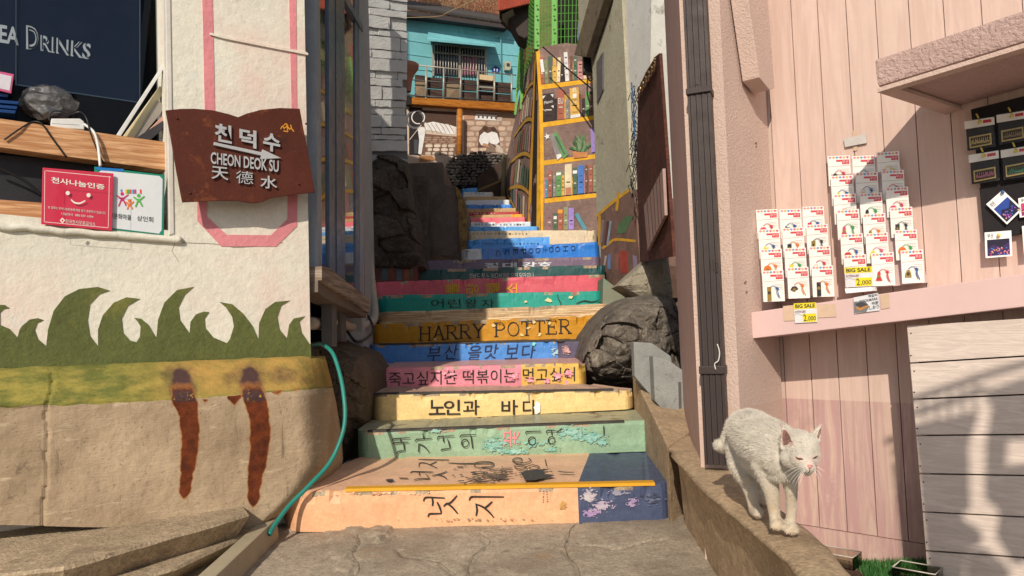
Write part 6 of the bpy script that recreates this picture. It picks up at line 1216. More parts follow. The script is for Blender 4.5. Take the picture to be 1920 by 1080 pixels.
# corrugated roof
g = Geo(); n = 60
for i in range(n):
    x = 752 + (958 - 752) * i / n; y = ln(x, 764, 14, 954, 42); g.tube([BH(x, y, .30) + Vector((0, 0, .0)), BH(x + 1, y, -2.4) + Vector((0, 0, .15))], .035, 6)
g.make('roof', M('dark_corrugated', S(86, 80, 76), rough=.7, metal=.2), HB, kind='stuff')
slab('eave_board', [(752, 18), (956, 46), (956, 54), (752, 27)], BH, .27, .03, M('dark_fascia', S(70, 62, 60), rough=.8), HB); slab('soffit', [(752, 24), (955, 50), (955, 52), (752, 26)], BH, .24, .24, M('dark_fascia2', S(60, 54, 54), rough=.8), HB)
# awning over the window
aw = [BH(803, 60, .02), BH(926, 79, .02), BH(929, 84, .42), BH(801, 72, .42)]
prism('awning', aw, (0, 0, -.05), turq, HB, .003)
g = Geo()
for t in (.25, .5, .75): g.tube([aw[0].lerp(aw[3], t), aw[1].lerp(aw[2], t)], .012, 4)
g.make('awning_rib', turq, HB, kind='stuff')
wn = slab('window', [(811, 80), (913, 91), (913, 146), (811, 140)], BH, .02, .03, M('window_dark', (.02, .022, .03), rough=.15, bump=0, coat=.5), HB)
wfm = M('window_alu', S(186, 176, 160), rough=.4, metal=.3)
for p in ([(811, 80), (913, 91), (913, 94), (811, 83)], [(811, 96), (913, 106), (913, 109), (811, 99)], [(811, 80), (814, 80), (814, 142), (811, 142)], [(910, 91), (913, 91), (913, 146), (910, 146)], [(860, 86), (864, 86), (864, 146), (860, 146)]): slab('frame', p, BH, .05, .03, wfm, wn)
for (xa, xb, c) in ((866, 896, S(190, 110, 130)), (815, 826, S(70, 60, 80))):
    rows = [[BH(xa + (xb - xa) * k / 30, y + (xa - 811) * .1, .024 + .008 * math.sin(k * 1.3)) for k in range(31)] for y in (102, 116, 134)]; grid_mesh('curtain', rows, M('curtain_%d' % xa, c, rough=.9), wn)
for k in range(19):
    x = 815 + k * 5.2; 
    if abs(x - 862) < 3: continue
    yt_ = 83 + (x - 811) * .108; tube('window_bar', [BH(x, yt_, .09), BH(x, yt_ + 14, .09)], .009, wfm, wn, 5); tube('window_bar', [BH(x, yt_ + 17, .09), BH(x, yt_ + 54, .09)], .009, wfm, wn, 5)
npn = slab('number_plate', [(923, 128), (929, 123), (936, 127), (936, 136), (923, 135)], BH, .03, .02, M('plate_blue', S(36, 62, 140), rough=.4), HB)
g = Geo(); text_geo(g, '11', [(926, 128), (933, 129), (933, 134), (926, 133)], BH, .033, .001, bold=.03, col=(.8, .8, .8)); g.make('print', MURC, npn, cols=True, recalc=False)
mt = slab('meter', [(947, 116), (951, 114), (958, 116), (959, 128), (956, 132), (948, 131)], BH, .10, .10, M('meter_grey', S(190, 184, 160), rough=.4), HB, .01); slab('meter_glass', [(950, 118), (956, 119), (956, 125), (950, 124)], BH, .105, .005, M('meter_glass', (.05, .06, .05), rough=.1), mt)
tube('pipe', [BH(932, 70, .05), BH(936, 68, .05), BH(939, 74, .05), BH(940, 150, .05)], .012, turq, HB, 6)
tube('red_brick_side', [BH(975, 80, -.5), BH(976, 200, -.5)], .25, M('brick_red', S(150, 70, 52), rough=.9), HB, 4, smooth=False)
# balcony
BP = Pl(BH.P + BH.N * .9, BH.N)
BA2 = empty('balcony', tuple(at(865, 200, 14.6)), 'balcony with an orange beam, steel railing and planters under the blue house', 'balcony')
orng = M('orange_timber', S(206, 132, 46), rough=.6, var=.15, vs=8, bump=.3, bs=60, grain=((3, 3, 40), S(160, 92, 30)))
slab('beam', [(773, 182), (966, 193), (967, 208), (773, 195)], BP, .05, .35, orng, BA2, .01)
slab('deck', [(762, 181), (966, 193), (966, 197), (762, 186)], BP, 0, .9, M('deck_dark', (.03, .025, .02), rough=.9), BA2)
slab('dark_panel', [(762, 180), (776, 181), (776, 196), (762, 196)], BP, .03, .3, MATS['deck_dark'], BA2)
rl = M('rail_steel', S(190, 176, 156), rough=.45, metal=.4); rld = M('rail_dark', S(90, 88, 86), rough=.5, metal=.3)
def bt(a, b, r, m_, nm='rail', par=BA2): return tube(nm, [BP(*a, .05), BP(*b, .05)], r, m_, par, 6)
bt((770, 121), (968, 141), .012, rl); bt((766, 149), (968, 166), .012, rld); bt((764, 178), (966, 192), .014, rld)
for x in (766, 799, 832, 864, 896, 927, 959): bt((x, 121 + (x - 770) * .1), (x, 178 + (x - 766) * .07), .020 if x % 2 else .016, rl, 'baluster')
wdk = M('dark_planter_wood', S(98, 74, 62), rough=.85, var=.3, vs=9, grain=((2, 2, 30), S(56, 42, 38)))
for i, (x0, x1) in enumerate(((779, 797), (801, 830), (834, 862), (866, 894), (898, 925), (929, 958))):
    yt = 140 + (x0 - 780) * .07 + (i % 2) * 3; slab('planter_board', [(x0, yt), (x1, yt + 2), (x1, yt + 22), (x0, yt + 20)], BP, -.08, .04, wdk, BA2, .004); slab('planter_board', [(x0, yt + 22), (x1, yt + 24), (x1, 184 + (x1 - 780) * .06), (x0, 183 + (x0 - 780) * .06)], BP, -.07, .04, wdk, BA2, .004)
lat = M('lattice_tan', S(176, 150, 120), rough=.8)
for x0, x1 in ((779, 797), (834, 862)):
    g = Geo()
    y0 = 154 + (x0 - 779) * .07; y1 = y0 + 27; n = 7 if x1 - x0 < 20 else 10; dx = (x1 - x0)
    for k in range(-n, n + 1):
        for sg_ in (1, -1):
            xs_a = x0 + dx * k / n; pts_ = []
            for y in (y0, y1):
                xx = xs_a + (y - y0) * .9 * sg_ + (dx if sg_ < 0 else 0) * 0; pts_.append((xx, y))
            (xa, ya), (xb, yb) = pts_
            # clip to panel
            def cl_(x_, t): return x_
            t0_, t1_ = 0, 1
            if xb != xa:
                ta, tb = (x0 - xa) / (xb - xa), (x1 - xa) / (xb - xa); lo_, hi_ = min(ta, tb), max(ta, tb); t0_, t1_ = max(0, lo_), min(1, hi_)
            if t1_ - t0_ > .05: g.tube([BP(xa + (xb - xa) * t0_, ya + (yb - ya) * t0_, -.04), BP(xa + (xb - xa) * t1_, ya + (yb - ya) * t1_, -.04)], .009, 4)
    g.make('lattice', lat, BA2, kind='stuff')
slab('stacked_tray', [(899, 139), (925, 142), (924, 152), (900, 149)], BP, .02, .12, M('pale_stack', S(226, 196, 150), rough=.7), BA2, .01); slab('pale_frame', [(898, 161), (926, 163), (926, 166), (898, 164)], BP, .06, .03, rl, BA2)
tube('wooden_column', [at(862, 205, 14.5), at(861, 300, 14.5)], .055 * 1.0, orng, None, 14, label='round orange timber column under the balcony', cat='column')
# terracotta planter at the left end
pv = [at(x, 130, 12.5) for x in (762, 778)]; cx_ = at(764, 127, 12.6)
g = Geo(); n = 20
prof_ = [(.05, -.42), (.08, -.2), (.13, -.1), (.19, -.02), (.20, .05), (.17, .07), (.0, .07)]; rowsP = [[cx_ + Vector((r_ * math.cos(6.2832 * k / n), r_ * math.sin(6.2832 * k / n), z_)) for k in range(n + 1)] for r_, z_ in prof_]
grid_mesh('terracotta_bowl', rowsP, M('terracotta', S(190, 130, 104), rough=.85), None, label='terracotta bowl poking out beside the stone-clad wall', cat='planter')
# mural wall below the balcony
MW = Pl(BH.P + BH.N * .80, BH.N)
mg = M('mural_wall_ground', S(226, 200, 176), rough=.9, var=.12, vs=3, bump=.4, bs=30, dirt=(S(150, 124, 106), .3, 3))
mw = slab('lower_mural_wall', [(762, 198), (968, 209), (968, 420), (762, 420)], MW, 0, .5, mg, None, label='sepia mural wall with terraces and figures in white under the balcony', cat='mural wall')
g = Geo(); o = .002; dk_ = S(92, 68, 56); md = S(150, 116, 98); lt = S(236, 218, 200); wt_ = S(248, 242, 234)
def mp(P, c, k=0): flat(g, P, MW, o + .003 * k, c)
mp([(786, 206), (856, 210), (856, 238), (838, 232), (822, 234), (800, 230), (786, 226)], dk_); mp([(767, 200), (792, 202), (790, 292), (767, 290)], S(52, 44, 44))
mp([(795, 232), (812, 228), (840, 234), (855, 238), (854, 252), (838, 252), (818, 246), (800, 244)], wt_, 1)
for k in range(6): stroke(g, [(800 + k * 8, 231), (806 + k * 8, 238 + k % 3), (812 + k * 8, 250)], 1.0, MW, o + .006, md)
mp([(786, 250), (856, 256), (856, 292), (786, 290)], S(132, 98, 80), 0)
rr = random.Random(8)
def mstones(x0, x1, y0, y1, w_, h_, col, jj=1):
    y = y0; i = 0
    while y < y1:
        x = x0 + (i % 2) * w_ * .5 * rr.random()
        while x < x1 - w_ * .5:
            ww = w_ * rr.uniform(.7, 1.3); cx, cy = min(x + ww / 2, x1 - 2), y + h_ / 2; r_ = rr.uniform(.8, 1.08); c = tuple(v * r_ for v in col)
            mp([(cx + ww * .44 * math.cos(a * .785) * (1 if a % 2 == 0 else 1.12), cy + h_ * .42 * math.sin(a * .785) * (1 if a % 2 == 0 else 1.12)) for a in range(8)], c, jj); x += ww
        y += h_; i += 1
mstones(793, 855, 256, 270, 14, 4, S(186, 152, 126)); mstones(796, 855, 270, 290, 13, 7, S(240, 218, 192))
# ring and figure
def ring(cx, cy, r0, r1, c, k):
    A_ = [(cx + r1 * math.cos(i * .2618), cy + r1 * math.sin(i * .2618)) for i in range(24)]; B_ = [(cx + r0 * math.cos(i * .2618), cy + r0 * math.sin(i * .2618)) for i in range(24)]
    vs = [MW(x, y, o + .003 * k) for x, y in A_ + B_]; g.add(vs, [(i, (i + 1) % 24, 24 + (i + 1) % 24, 24 + i) for i in range(24)], c)
ring(779, 224, 14, 18, S(110, 108, 110), 2); ring(784, 220, 11, 13, wt_, 3)
mp([(783, 240), (792, 236), (798, 244), (795, 262), (790, 290), (784, 288), (786, 262)], wt_, 3); mp([(787, 230), (793, 228), (796, 236), (790, 238)], dk_, 4); stroke(g, [(768, 262), (790, 234)], 1.4, MW, o + .012, lt); mp([(776, 262), (784, 262), (783, 288), (777, 288)], S(84, 84, 90), 3)
# right panel: village, blocks, two seated figures
mp([(870, 210), (966, 212), (966, 300), (870, 300)], S(176, 142, 118), 0); mstones(872, 962, 226, 292, 22, 10, S(222, 190, 164))
mp([(870, 208), (890, 208), (890, 224), (870, 224)], S(196, 150, 120), 2); mp([(892, 213), (932, 216), (930, 226), (890, 224)], wt_, 2); mp([(934, 218), (942, 219), (940, 228), (930, 227)], S(206, 186, 170), 2)
for k in range(5): mp([(896 + k * 8, 217 + k * .5), (899 + k * 8, 217 + k * .5), (899 + k * 8, 221 + k * .5), (896 + k * 8, 221 + k * .5)], dk_, 3)
mp([(898, 246), (906, 238), (926, 238), (936, 248), (938, 276), (896, 276)], S(110, 80, 66), 2)
mp([(900, 254), (908, 247), (914, 250), (918, 262), (914, 275), (902, 272), (898, 264)], wt_, 3); mp([(914, 250), (924, 246), (932, 250), (937, 266), (930, 272), (918, 268)], wt_, 3)
for cx, cy in ((910, 241), (925, 243)): mp([(cx + 4 * math.cos(i * .785), cy + 4.5 * math.sin(i * .785)) for i in range(8)], S(90, 62, 50), 4); mp([(cx - 5, cy - 3), (cx, cy - 6), (cx + 5, cy - 3), (cx + 3, cy - 1), (cx - 3, cy - 1)], dk_, 5)
mp([(912, 278), (920, 268), (928, 276), (930, 286), (910, 284)], S(150, 124, 104), 4); mp([(928, 270), (936, 272), (945, 287), (934, 286)], S(214, 196, 176), 4); mp([(906, 268), (914, 270), (918, 276), (904, 274)], S(206, 150, 120), 4)
mp([(786, 292), (810, 292), (818, 300), (786, 304)], S(190, 130, 80), 1)
for k in range(5): stroke(g, [(788 + k * 5, 293), (792 + k * 5, 302)], 1, MW, o + .006, md)
g.make('mural', M('mural_paint_back', (1, 1, 1), attr=True, rough=.8, var=.12, vs=12, bump=.1), mw, cols=True, recalc=False)
# stone mound
SMd = empty('stone_mound', tuple(at(890, 350, 14.3)), 'rounded mound of dark river stones at the head of the steps', 'stone mound')
stn = [M('river_stone', S(98, 90, 84), rough=.75, var=.2, vs=9, bump=.3), M('river_stone_lit', S(150, 140, 126), rough=.8, var=.2, vs=9, bump=.3)]  # second copy is paler: sun on the left stones put into colour
mo = [(834, 350), (836, 318), (843, 298), (856, 289), (872, 288), (888, 284), (906, 282), (930, 287), (950, 287), (956, 300), (955, 345), (895, 352)]
slab('core', [(836, 352), (840, 318), (848, 300), (872, 292), (906, 287), (952, 290), (954, 352)], yp(14.55), 0, .5, M('mound_core', (.03, .028, .026), rough=1), SMd)
bm = bmesh.new(); bmesh.ops.create_icosphere(bm, subdivisions=2, radius=1); sm_me = []
for q_ in range(3):
    me = bpy.data.meshes.new('stone'); tmp = bm.copy()
    for v in tmp.verts: v.co *= 1 + .16 * fbm(v.co + Vector((q_ * 5, 0, 0)), 1.5)
    tmp.to_mesh(me); tmp.free(); me.materials.append(stn[1 if q_ == 2 else 0]); me.shade_smooth(); sm_me.append(me)
bm.free(); rr = random.Random(21); y = 286; row = 0
while y < 352:
    x = 834 + (row % 2) * 4
    while x < 956:
        px_, py_ = x + rr.uniform(-1, 1), y + rr.uniform(-1, 1)
        if inpoly(px_, py_, mo):
            e = min(1, segd(px_, py_, mo + mo[:1]) / 30); o_ = bpy.data.objects.new('stone', sm_me[2 if px_ < 868 - (py_ - 290) * .2 else rr.choice((0, 0, 1))]); COL.objects.link(o_); o_.parent = SMd
            p = at(px_, py_, 14.5 - .35 * e ** .6); o_.location = p - SMd.location; s_ = rr.uniform(.8, 1.15); o_.scale = (.05 * s_, .045, .032 * s_); o_.rotation_euler = (0, rr.uniform(-.3, .3), rr.uniform(0, .5))
        x += 8.2 * rr.uniform(.85, 1.15)
    y += 5.4; row += 1
# dark timber corner by the mound
dkw = M('dark_timber', S(74, 58, 48), rough=.9, var=.3)
slab('timber_screen', [(896, 330), (948, 296), (960, 296), (960, 400), (896, 372)], yp(14.25), 0, .1, dkw, None, label='dark timber screen between the mound and the bookshelf wall', cat='screen')
tube('hand_rail', [at(896, 358, 14.0), at(944, 338, 14.0)], .03, M('rail_ochre', S(120, 96, 60), rough=.8), None, 6, label='slanting ochre rail before the dark timber screen', cat='rail')
tube('grey_post', [at(946, 292, 13.9), at(943, 368, 13.9)], .045, M('post_olive', S(120, 112, 86), rough=.8), None, 8, label='upright olive grey post beside the foot of the bookshelf wall', cat='post')
# red house corner overhead
RH = empty('red_house', tuple(at(980, 60, 12)), 'corner of a red corrugated house on a concrete slab overhanging at the top', 'house')
g = Geo()
for k in range(16): x = 937 + k * 4.6; g.tube([at(x, -220, 11.6 + k * .02), at(x, 20 - k * 1.1, 11.6 + k * .02)], .03, 5)
g.make('corrugated_wall', M('red_corrugated', S(172, 78, 58), rough=.7, var=.15), RH, kind='stuff')
slab('wall', [(936, -220), (1010, -220), (1008, 6), (936, 18)], yp(11.9), 0, .4, dkw, RH)
slab('slab_soffit', [(938, 22), (1004, 4), (1000, 60), (984, 72), (972, 66), (958, 40)], yp(12.0), 0, .5, M('soffit_dark', S(70, 60, 56), rough=.95), RH, .02)
prism('concrete_beam', [at(941, 27, 11.7), at(962, 16, 11.7), at(970, 40, 12.3), at(992, 62, 12.9), at(975, 68, 13.0), at(952, 40, 12.2)], (0, .25, .0), M('beam_concrete', S(150, 142, 128), rough=.95, var=.25), RH, .01)
# hillside with dry shrubs
rows = []
for j in range(30):
    Y = 17.5 + j * 1.2; rows.append([Vector((-26 + i * 1.6, Y, 6.5 + (Y - 17.5) * .85 + 1.2 * fbm((i * .3, j * .3, 0), 1))) for i in range(40)])
grid_mesh('hillside', rows, M('dry_earth', S(120, 96, 72), rough=1, var=.3, vs=1.2, bump=.8, bs=5, bd=.1, dirt=(S(70, 60, 44), .4, .6)), kind='structure')
mk('slope_below', [(-40, 19.5, -.1), (40, 19.5, -.1), (40, 19.6, 7.6), (-40, 19.6, 7.6)], [(0, 1, 2, 3)], M('dry_earth2', S(100, 84, 66), rough=1), kind='structure')
def shrub(px, Y, h, n, cols, label, seed):
    rr = random.Random(seed); g = Geo(); b = at(px, 40, Y); b.z = 6.6 + (Y - 17.5) * .85 - .3
    for k in range(n):
        a, t = rr.uniform(0, 6.28), rr.uniform(.05, .9); d = Vector((math.cos(a) * t, math.sin(a) * t, 1)); P_s = [b + Vector((math.cos(a) * .2, math.sin(a) * .2, 0))]; q_ = P_s[0]
        for s in range(5): d = (d + Vector((rr.uniform(-.35, .35), rr.uniform(-.35, .35), rr.uniform(-.1, .1)))).normalized(); q_ = q_ + d * h / 5 * rr.uniform(.7, 1.2); P_s.append(q_)
        g.tube(P_s, [.016, .014, .011, .008, .006, .004], 3)
        for s in range(2, 6):
            for _ in range(3):
                e = Vector((rr.uniform(-1, 1), rr.uniform(-1, 1), rr.uniform(-.2, 1))) * .3; g.tube([P_s[s], P_s[s] + e * .5 + Vector((0, 0, .04)), P_s[s] + e], .004, 3)
    return g.make('dry_shrub', cols, None, label=label, cat='shrub', group='dry shrubs on the hillside')
tw = [M('twig_tan', S(176, 146, 110), rough=.9), M('twig_rust', S(170, 108, 78), rough=.9)]
for i, (px, Y, h, n, m_, lab) in enumerate(((780, 18.6, 2.6, 90, 0, 'tan dry shrub above the left end of the blue house roof'), (830, 19.2, 2.6, 90, 0, 'tan dry shrub above the middle of the blue house roof'), (875, 18.8, 2.2, 110, 1, 'rust coloured dry shrub above the roof right of centre'), (915, 18.6, 2.0, 110, 1, 'rust coloured dry shrub beside the red corrugated corner'), (800, 21, 2.6, 60, 1, 'rust brown dry shrub higher up behind the tan ones'), (940, 20.5, 2.6, 80, 0, 'tan dry shrub just behind the red house corner'))): shrub(px, Y, h, n, tw[m_], lab, i)
tube('overhead_cable', [at(760, 33, 14.2), at(820, 31, 14.2), at(842, 22, 14.2), at(890, 0, 14.2), at(930, -20, 14.2)], .008, M('cable_tan', S(170, 140, 100)), None, 5, 6, label='thin pale cable sagging across the blue house eave', cat='cable')

# unseen panels and rails added behind the viewer, outlined to shade the white boards
SK = 3.3; TR = -LD * SK
def castpt(x, y): return RW(x, y, .28) + TR
XS = empty('shade_screen', tuple(castpt(1830, 1080)), 'unseen added panels and rods behind the viewer that shade the white boards', 'staircase')
stl = M('shade_screen_grey', S(110, 116, 112), rough=.5)
def cast(name, px, th=.05): return prism(name, [castpt(*p) for p in px], Vector((0, -th, 0)), stl, XS)
cast('left_shade_panel', [(1712, 792), (1750, 782), (1828, 766), (1811, 812), (1815, 935), (1800, 942), (1806, 968), (1838, 985), (1832, 1004), (1806, 1012), (1800, 1090), (1745, 1090), (1722, 860)])
cast('right_shade_panel', [(1845, 728), (1925, 700), (2050, 690), (2050, 800), (1885, 806), (1880, 870), (1925, 862), (1990, 880), (1990, 1060), (1935, 1030), (1895, 1040), (1870, 1000), (1878, 960), (1862, 930), (1850, 925), (1852, 820), (1864, 760)])
cast('low_shade_panel', [(1815, 1030), (1850, 1022), (1890, 1052), (1885, 1100), (1815, 1100)])
for a, b in (((1700, 748), (1850, 697)), ((1850, 697), (2050, 640)), ((1715, 770), (1850, 724))): tube('shade_rail', [castpt(*a), castpt(*b)], .012, stl, XS, 8)
for k in range(5): tube('baluster', [castpt(1735 + k * 24, 738 - k * 8), castpt(1737 + k * 24, 780)], .006, stl, XS, 6)  # thin rods of the added shade screen, out of view
# ================================================================ CAT
def capsule_pts(a, b, ra, rb, out):
    n = max(2, int((b - a).length / (min(ra, rb) * .35)) + 1)
    for i in range(n + 1): t = i / n; out.append((a.lerp(b, t), ra + (rb - ra) * t))
CT_ = []; 
def cpx(x, y, Y, r): return at(x, y, Y), r * Y / FPX
def cap(p, q): (a, ra), (b, rb) = cpx(*p), cpx(*q); capsule_pts(a, b, ra, rb, CT_)
def chain(*P):
    for a, b in zip(P[:-1], P[1:]): cap(a, b)
# trunk
chain((1398, 812, 2.30, 33), (1402, 806, 2.24, 39), (1410, 812, 2.16, 44), (1424, 826, 2.08, 47), (1438, 836, 2.0, 46), (1450, 846, 1.95, 42), (1462, 858, 1.91, 36))
chain((1412, 845, 2.20, 36), (1430, 862, 2.10, 36), (1450, 872, 1.98, 34))
chain((1440, 818, 2.02, 36), (1460, 826, 1.96, 33), (1478, 842, 1.90, 29))           # withers, neck
chain((1462, 880, 1.92, 27), (1474, 872, 1.90, 28))                                   # chest
# head
chain((1494, 836, 1.86, 32), (1503, 842, 1.83, 32)); chain((1486, 858, 1.835, 22), (1499, 864, 1.81, 20)); chain((1520, 852, 1.82, 18), (1512, 862, 1.80, 19))
chain((1503, 858, 1.80, 22), (1511, 870, 1.775, 14), (1516, 876, 1.765, 10)); chain((1509, 880, 1.78, 9), (1516, 880, 1.768, 8), (1521, 877, 1.768, 8)); cap((1513, 886, 1.785, 7), (1517, 885, 1.78, 6))
chain((1506, 828, 1.835, 20), (1512, 846, 1.80, 14))
# front legs
chain((1437, 872, 1.95, 26), (1441, 898, 1.95, 19), (1447, 925, 1.955, 14), (1450, 950, 1.965, 11.5), (1453, 970, 1.965, 10.5)); chain((1455, 976, 1.965, 12), (1457, 984, 1.945, 11))
for dx in (-7, -2, 4, 9): cap((1455 + dx, 984, 1.95, 5), (1456 + dx, 988, 1.938, 4.6))
chain((1474, 878, 1.93, 21), (1481, 903, 1.93, 14.5), (1484, 928, 1.94, 11), (1484, 952, 1.945, 9.8), (1483, 975, 1.95, 9.8)); chain((1480, 984, 1.95, 12), (1484, 991, 1.935, 12))
for dx in (-9, -3, 3, 9): cap((1484 + dx, 991, 1.94, 5.2), (1485 + dx, 996, 1.925, 5))
# hind legs
chain((1395, 840, 2.22, 33), (1392, 868, 2.20, 26), (1397, 890, 2.18, 19), (1403, 908, 2.19, 14), (1409, 928, 2.17, 11.5), (1413, 948, 2.16, 10.5)); chain((1415, 956, 2.15, 10.5), (1421, 962, 2.12, 10))
for dx in (-5, 0, 5): cap((1420 + dx, 961, 2.12, 4.5), (1422 + dx, 965, 2.105, 4.3))
chain((1420, 850, 2.30, 28), (1424, 890, 2.30, 17), (1428, 915, 2.33, 11), (1430, 935, 2.31, 10)); cap((1431, 936, 2.31, 10), (1435, 939, 2.27, 9))
# tail
chain((1378, 798, 2.34, 17), (1368, 815, 2.36, 13), (1362, 830, 2.37, 11.5), (1354, 838, 2.36, 11), (1348, 834, 2.34, 10))
# ears: flattened cones
def earcone(b0, b1, tip, thick):
    A_, B_, T_ = b0, b1, tip
    for t in [i / 9 for i in range(10)]:
        l_, r_ = A_.lerp(T_, t ** .9), B_.lerp(T_, t ** .9); n = 7
        for k in range(n + 1): CT_.append((l_.lerp(r_, k / n) + Vector((0, .006 * math.sin(k / n * math.pi), 0)), thick * (1 - .45 * t)))
earcone(at(1465, 838, 1.835), at(1489, 828, 1.84), at(1468, 800, 1.84), .0048); earcone(at(1516, 822, 1.855), at(1536, 828, 1.85), at(1541, 795, 1.862), .0042)
bm = bmesh.new()
tmpl = bmesh.new(); bmesh.ops.create_icosphere(tmpl, subdivisions=2, radius=1); tv_ = [v.co.copy() for v in tmpl.verts]; tf_ = [tuple(v.index for v in f.verts) for f in tmpl.faces]; tmpl.free()
VV, FF = [], []
for c, r in CT_:
    b = len(VV); VV += [c + v * r for v in tv_]; FF += [(x + b, y + b, z + b) for x, y, z in tf_]
me = bpy.data.meshes.new('tmp'); me.from_pydata(VV, [], FF); ob = bpy.data.objects.new('tmp', me); COL.objects.link(ob)
md = ob.modifiers.new('r', 'REMESH'); md.mode = 'VOXEL'; md.voxel_size = .0033; md.use_smooth_shade = True
sm = ob.modifiers.new('s', 'SMOOTH'); sm.factor = .5; sm.iterations = 5
dg = bpy.context.evaluated_depsgraph_get(); me2 = bpy.data.meshes.new_from_object(ob.evaluated_get(dg)); bpy.data.objects.remove(ob)
cvs = [v.co.copy() for v in me2.vertices]; cfs = [tuple(p.vertices) for p in me2.polygons]; nrm = [v.normal.copy() for v in me2.vertices]
# project vertices back to picture space to place the coat's markings
def proj(p): d = p - CAM; k = d.dot(_f); return 960 + FPX * d.dot(RV) / k, 540 - FPX * d.dot(UV) / k
def coat(p, n):
    x, y = proj(p); w_ = Vector((.57, .53, .46)); k = noise.noise(p * 70) * .5 + noise.noise(p * 26) * .5
    w_ *= 1 + .18 * k
    leg = max(0, min(1, (y - 890) / 50)); w_ = w_.lerp(Vector((.50, .39, .26)), max(0, leg * (.55 + .6 * k)))
    if ((x - 1404) / 8) ** 2 + ((y - 774) / 4.5) ** 2 < 1 + k and n.z > .2: w_ = w_.lerp(Vector((.42, .38, .34)), .7)
    if p.y < 1.9 and ((x - 1519) / 6.5) ** 2 + ((y - 871) / 9) ** 2 < 1 and n.y < -.3: w_ = w_.lerp(Vector((.80, .52, .46)), .7)
    for ex, ey in ((1499, 860), (1529, 857)):
        if p.y < 1.86 and ((x - ex) / 10) ** 2 + ((y - ey) / 5.5) ** 2 < 1 and n.y < -.2: w_ = w_.lerp(Vector((.70, .50, .42)), .45)
    if 1466 < x < 1488 and 805 < y < 836 and n.y < -.35 and p.y < 1.90: w_ = w_.lerp(Vector((.42, .24, .20)), .85)
    if x > 1530 and y < 822 and n.y < -.2 and n.x > .1: w_ = w_.lerp(Vector((.50, .30, .26)), .7)
    if y < 803 and (x < 1474 and x > 1460 or x > 1536): w_ = w_.lerp(Vector((.45, .34, .30)), .4)
    return tuple(w_)
vc = [coat(p, n) for p, n in zip(cvs, nrm)]; cols = [[vc[i] for i in f] for f in cfs]
fur = M('white_fur', (1, 1, 1), attr=True, rough=.9, var=.05, vs=20, bump=.6, bs=240, bd=.002, sheen=.3, spec=.2)
KC = empty('cat', (.70, 2.05, .35), 'white short-haired cat walking down the concrete curb with its eyes half closed', 'cat')
body = mk('body', cvs, cfs, fur, KC, cols=cols, smooth=True, recalc=False)
# short fur blades, combed back along the body
rr = random.Random(4); fv, ff, fc = [], [], []
back = Vector((-.25, 1, -.25)).normalized()
for _ in range(52000):
    f = cfs[rr.randrange(len(cfs))]; i = f[0]; p = cvs[i].lerp(cvs[f[2 % len(f)]], rr.random()).lerp(cvs[f[1]], rr.random() * .5); n = nrm[i]
    x, y = proj(p); face = p.y < 1.87 and y < 895
    if face and ((x - 1519) ** 2 + (y - 874) ** 2 < 60): continue
    comb = (back - n * back.dot(n)); 
    if y > 880 and not face: comb = Vector((0, .1, -1)) - n * Vector((0, .1, -1)).dot(n)
    if comb.length > .01: comb.normalize()
    L_ = (.0045 if face or y > 900 else .009) * rr.uniform(.6, 1.3); d = (n * .55 + comb * .9 + Vector((rr.uniform(-.3, .3), rr.uniform(-.3, .3), rr.uniform(-.3, .3)))).normalized(); s = d.cross(n)
    if s.length < .05: continue
    s.normalize(); b = len(fv); w_ = .0006; fv += [p - s * w_, p + s * w_, p + d * L_]; ff.append((b, b + 1, b + 2)); k = rr.uniform(.86, 1.12); c = vc[i]; fc.append(tuple(min(v * k, .9) for v in c))
mk('fur', fv, ff, M('fur_blades', (1, 1, 1), attr=True, rough=.9, var=.02, bump=0, spec=.2, sheen=.3), KC, cols=fc, recalc=False, kind='stuff')
# face details
HP = lambda x, y, Y: at(x, y, Y)
from mathutils.bvhtree import BVHTree
bvh = BVHTree.FromPolygons(cvs, cfs)
def onb(x, y, off=.001):
    r = ray(x, y).normalized(); h, n, i, d = bvh.ray_cast(CAM, r, 5)
    return (h if h else at(x, y, 1.8)) - r * off
lid = M('cat_eyelid', (.10, .045, .035), rough=.5, bump=0); nos = M('cat_nose', S(205, 140, 128), rough=.5, bump=.2); blkm = M('cat_dark', (.03, .02, .02), rough=.5, bump=0); iris = M('cat_eye', (.22, .20, .10), rough=.1, bump=0, coat=1)
tube('eye', [onb(x, y) for x, y in ((1491.5, 856.2), (1495, 859), (1499, 860.4), (1503, 860.6), (1506, 861.6))], [.0006, .0018, .0025, .0020, .0006], lid, KC, 6, 3)
tube('eye', [onb(x, y) for x, y in ((1524, 859.6), (1527, 858.4), (1530, 857), (1534, 854.6))], [.0006, .0020, .0021, .0006], lid, KC, 6, 3)
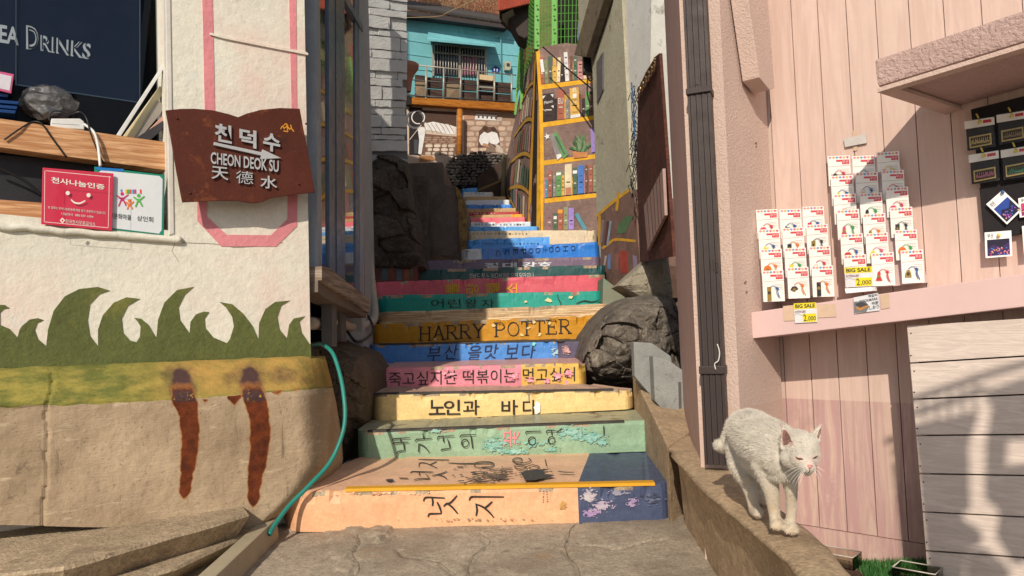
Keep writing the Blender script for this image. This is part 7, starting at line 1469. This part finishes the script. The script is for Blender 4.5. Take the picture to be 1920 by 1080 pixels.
g = Geo(); P_n = [onb(x, y, .0022) for x, y in ((1513.5, 872), (1517, 871), (1522, 871.5), (1524.5, 873.5), (1521, 878), (1518.5, 880), (1516, 877.5))]; c_n = sum(P_n, Vector()) / len(P_n) + Vector((0, -.0025, 0)); g.add(P_n + [c_n] + [p + Vector((0, .004, 0)) for p in P_n], [(i, (i + 1) % 7, 7) for i in range(7)] + [(i, (i + 1) % 7, 8 + (i + 1) % 7, 8 + i) for i in range(7)]); g.make('nose', nos, KC, smooth=True)
tube('mouth', [onb(x, y, .0008) for x, y in ((1505, 883), (1509, 886), (1513, 887.5), (1517.5, 885), (1518.5, 880.5))], .0007, blkm, KC, 5, 3); tube('mouth', [onb(x, y, .0008) for x, y in ((1518, 885), (1522, 886.5), (1526, 884))], .0007, blkm, KC, 5, 3)
g = Geo(); wk = M('whisker', (.85, .83, .78), rough=.4, bump=0)
for x0, y0, x1, y1, dz in ((1507, 876, 1473, 897, -.02), (1507, 878, 1478, 905, -.02), (1508, 880, 1484, 909, -.02), (1509, 881, 1490, 912, -.02), (1510, 882, 1498, 911, -.02), (1506, 874, 1470, 888, -.01), (1524, 878, 1541, 893, 0), (1524, 876, 1546, 884, 0), (1523, 880, 1536, 899, 0), (1494, 848, 1488, 832, -.01), (1531, 846, 1537, 832, -.01)):
    a = onb(x0, y0, .001); b = at(x1, y1, a.y - .02 + dz); mid = a.lerp(b, .5) + Vector((0, 0, .004)); g.tube([a, mid, b], [.0005, .0004, .00015], 4, sm=4)
g.make('whiskers', wk, KC, kind='stuff')

g = Geo(); inner = [onb(x, y, .0012) for x, y in ((1469, 805), (1474, 808), (1481, 818), (1485, 829), (1478, 834), (1469, 833), (1467, 820))]; g.add(inner, [tuple(range(7))]); g.make('inner_ear', M('cat_inner_ear', S(128, 92, 80), rough=.8, var=.3, vs=120, bump=.4, bs=300), KC)
g = Geo(); inner = [onb(x, y, .0012) for x, y in ((1540, 799), (1539, 812), (1535, 823), (1532, 820), (1535, 808))]; g.add(inner, [tuple(range(5))]); g.make('inner_ear', MATS['cat_inner_ear'], KC)
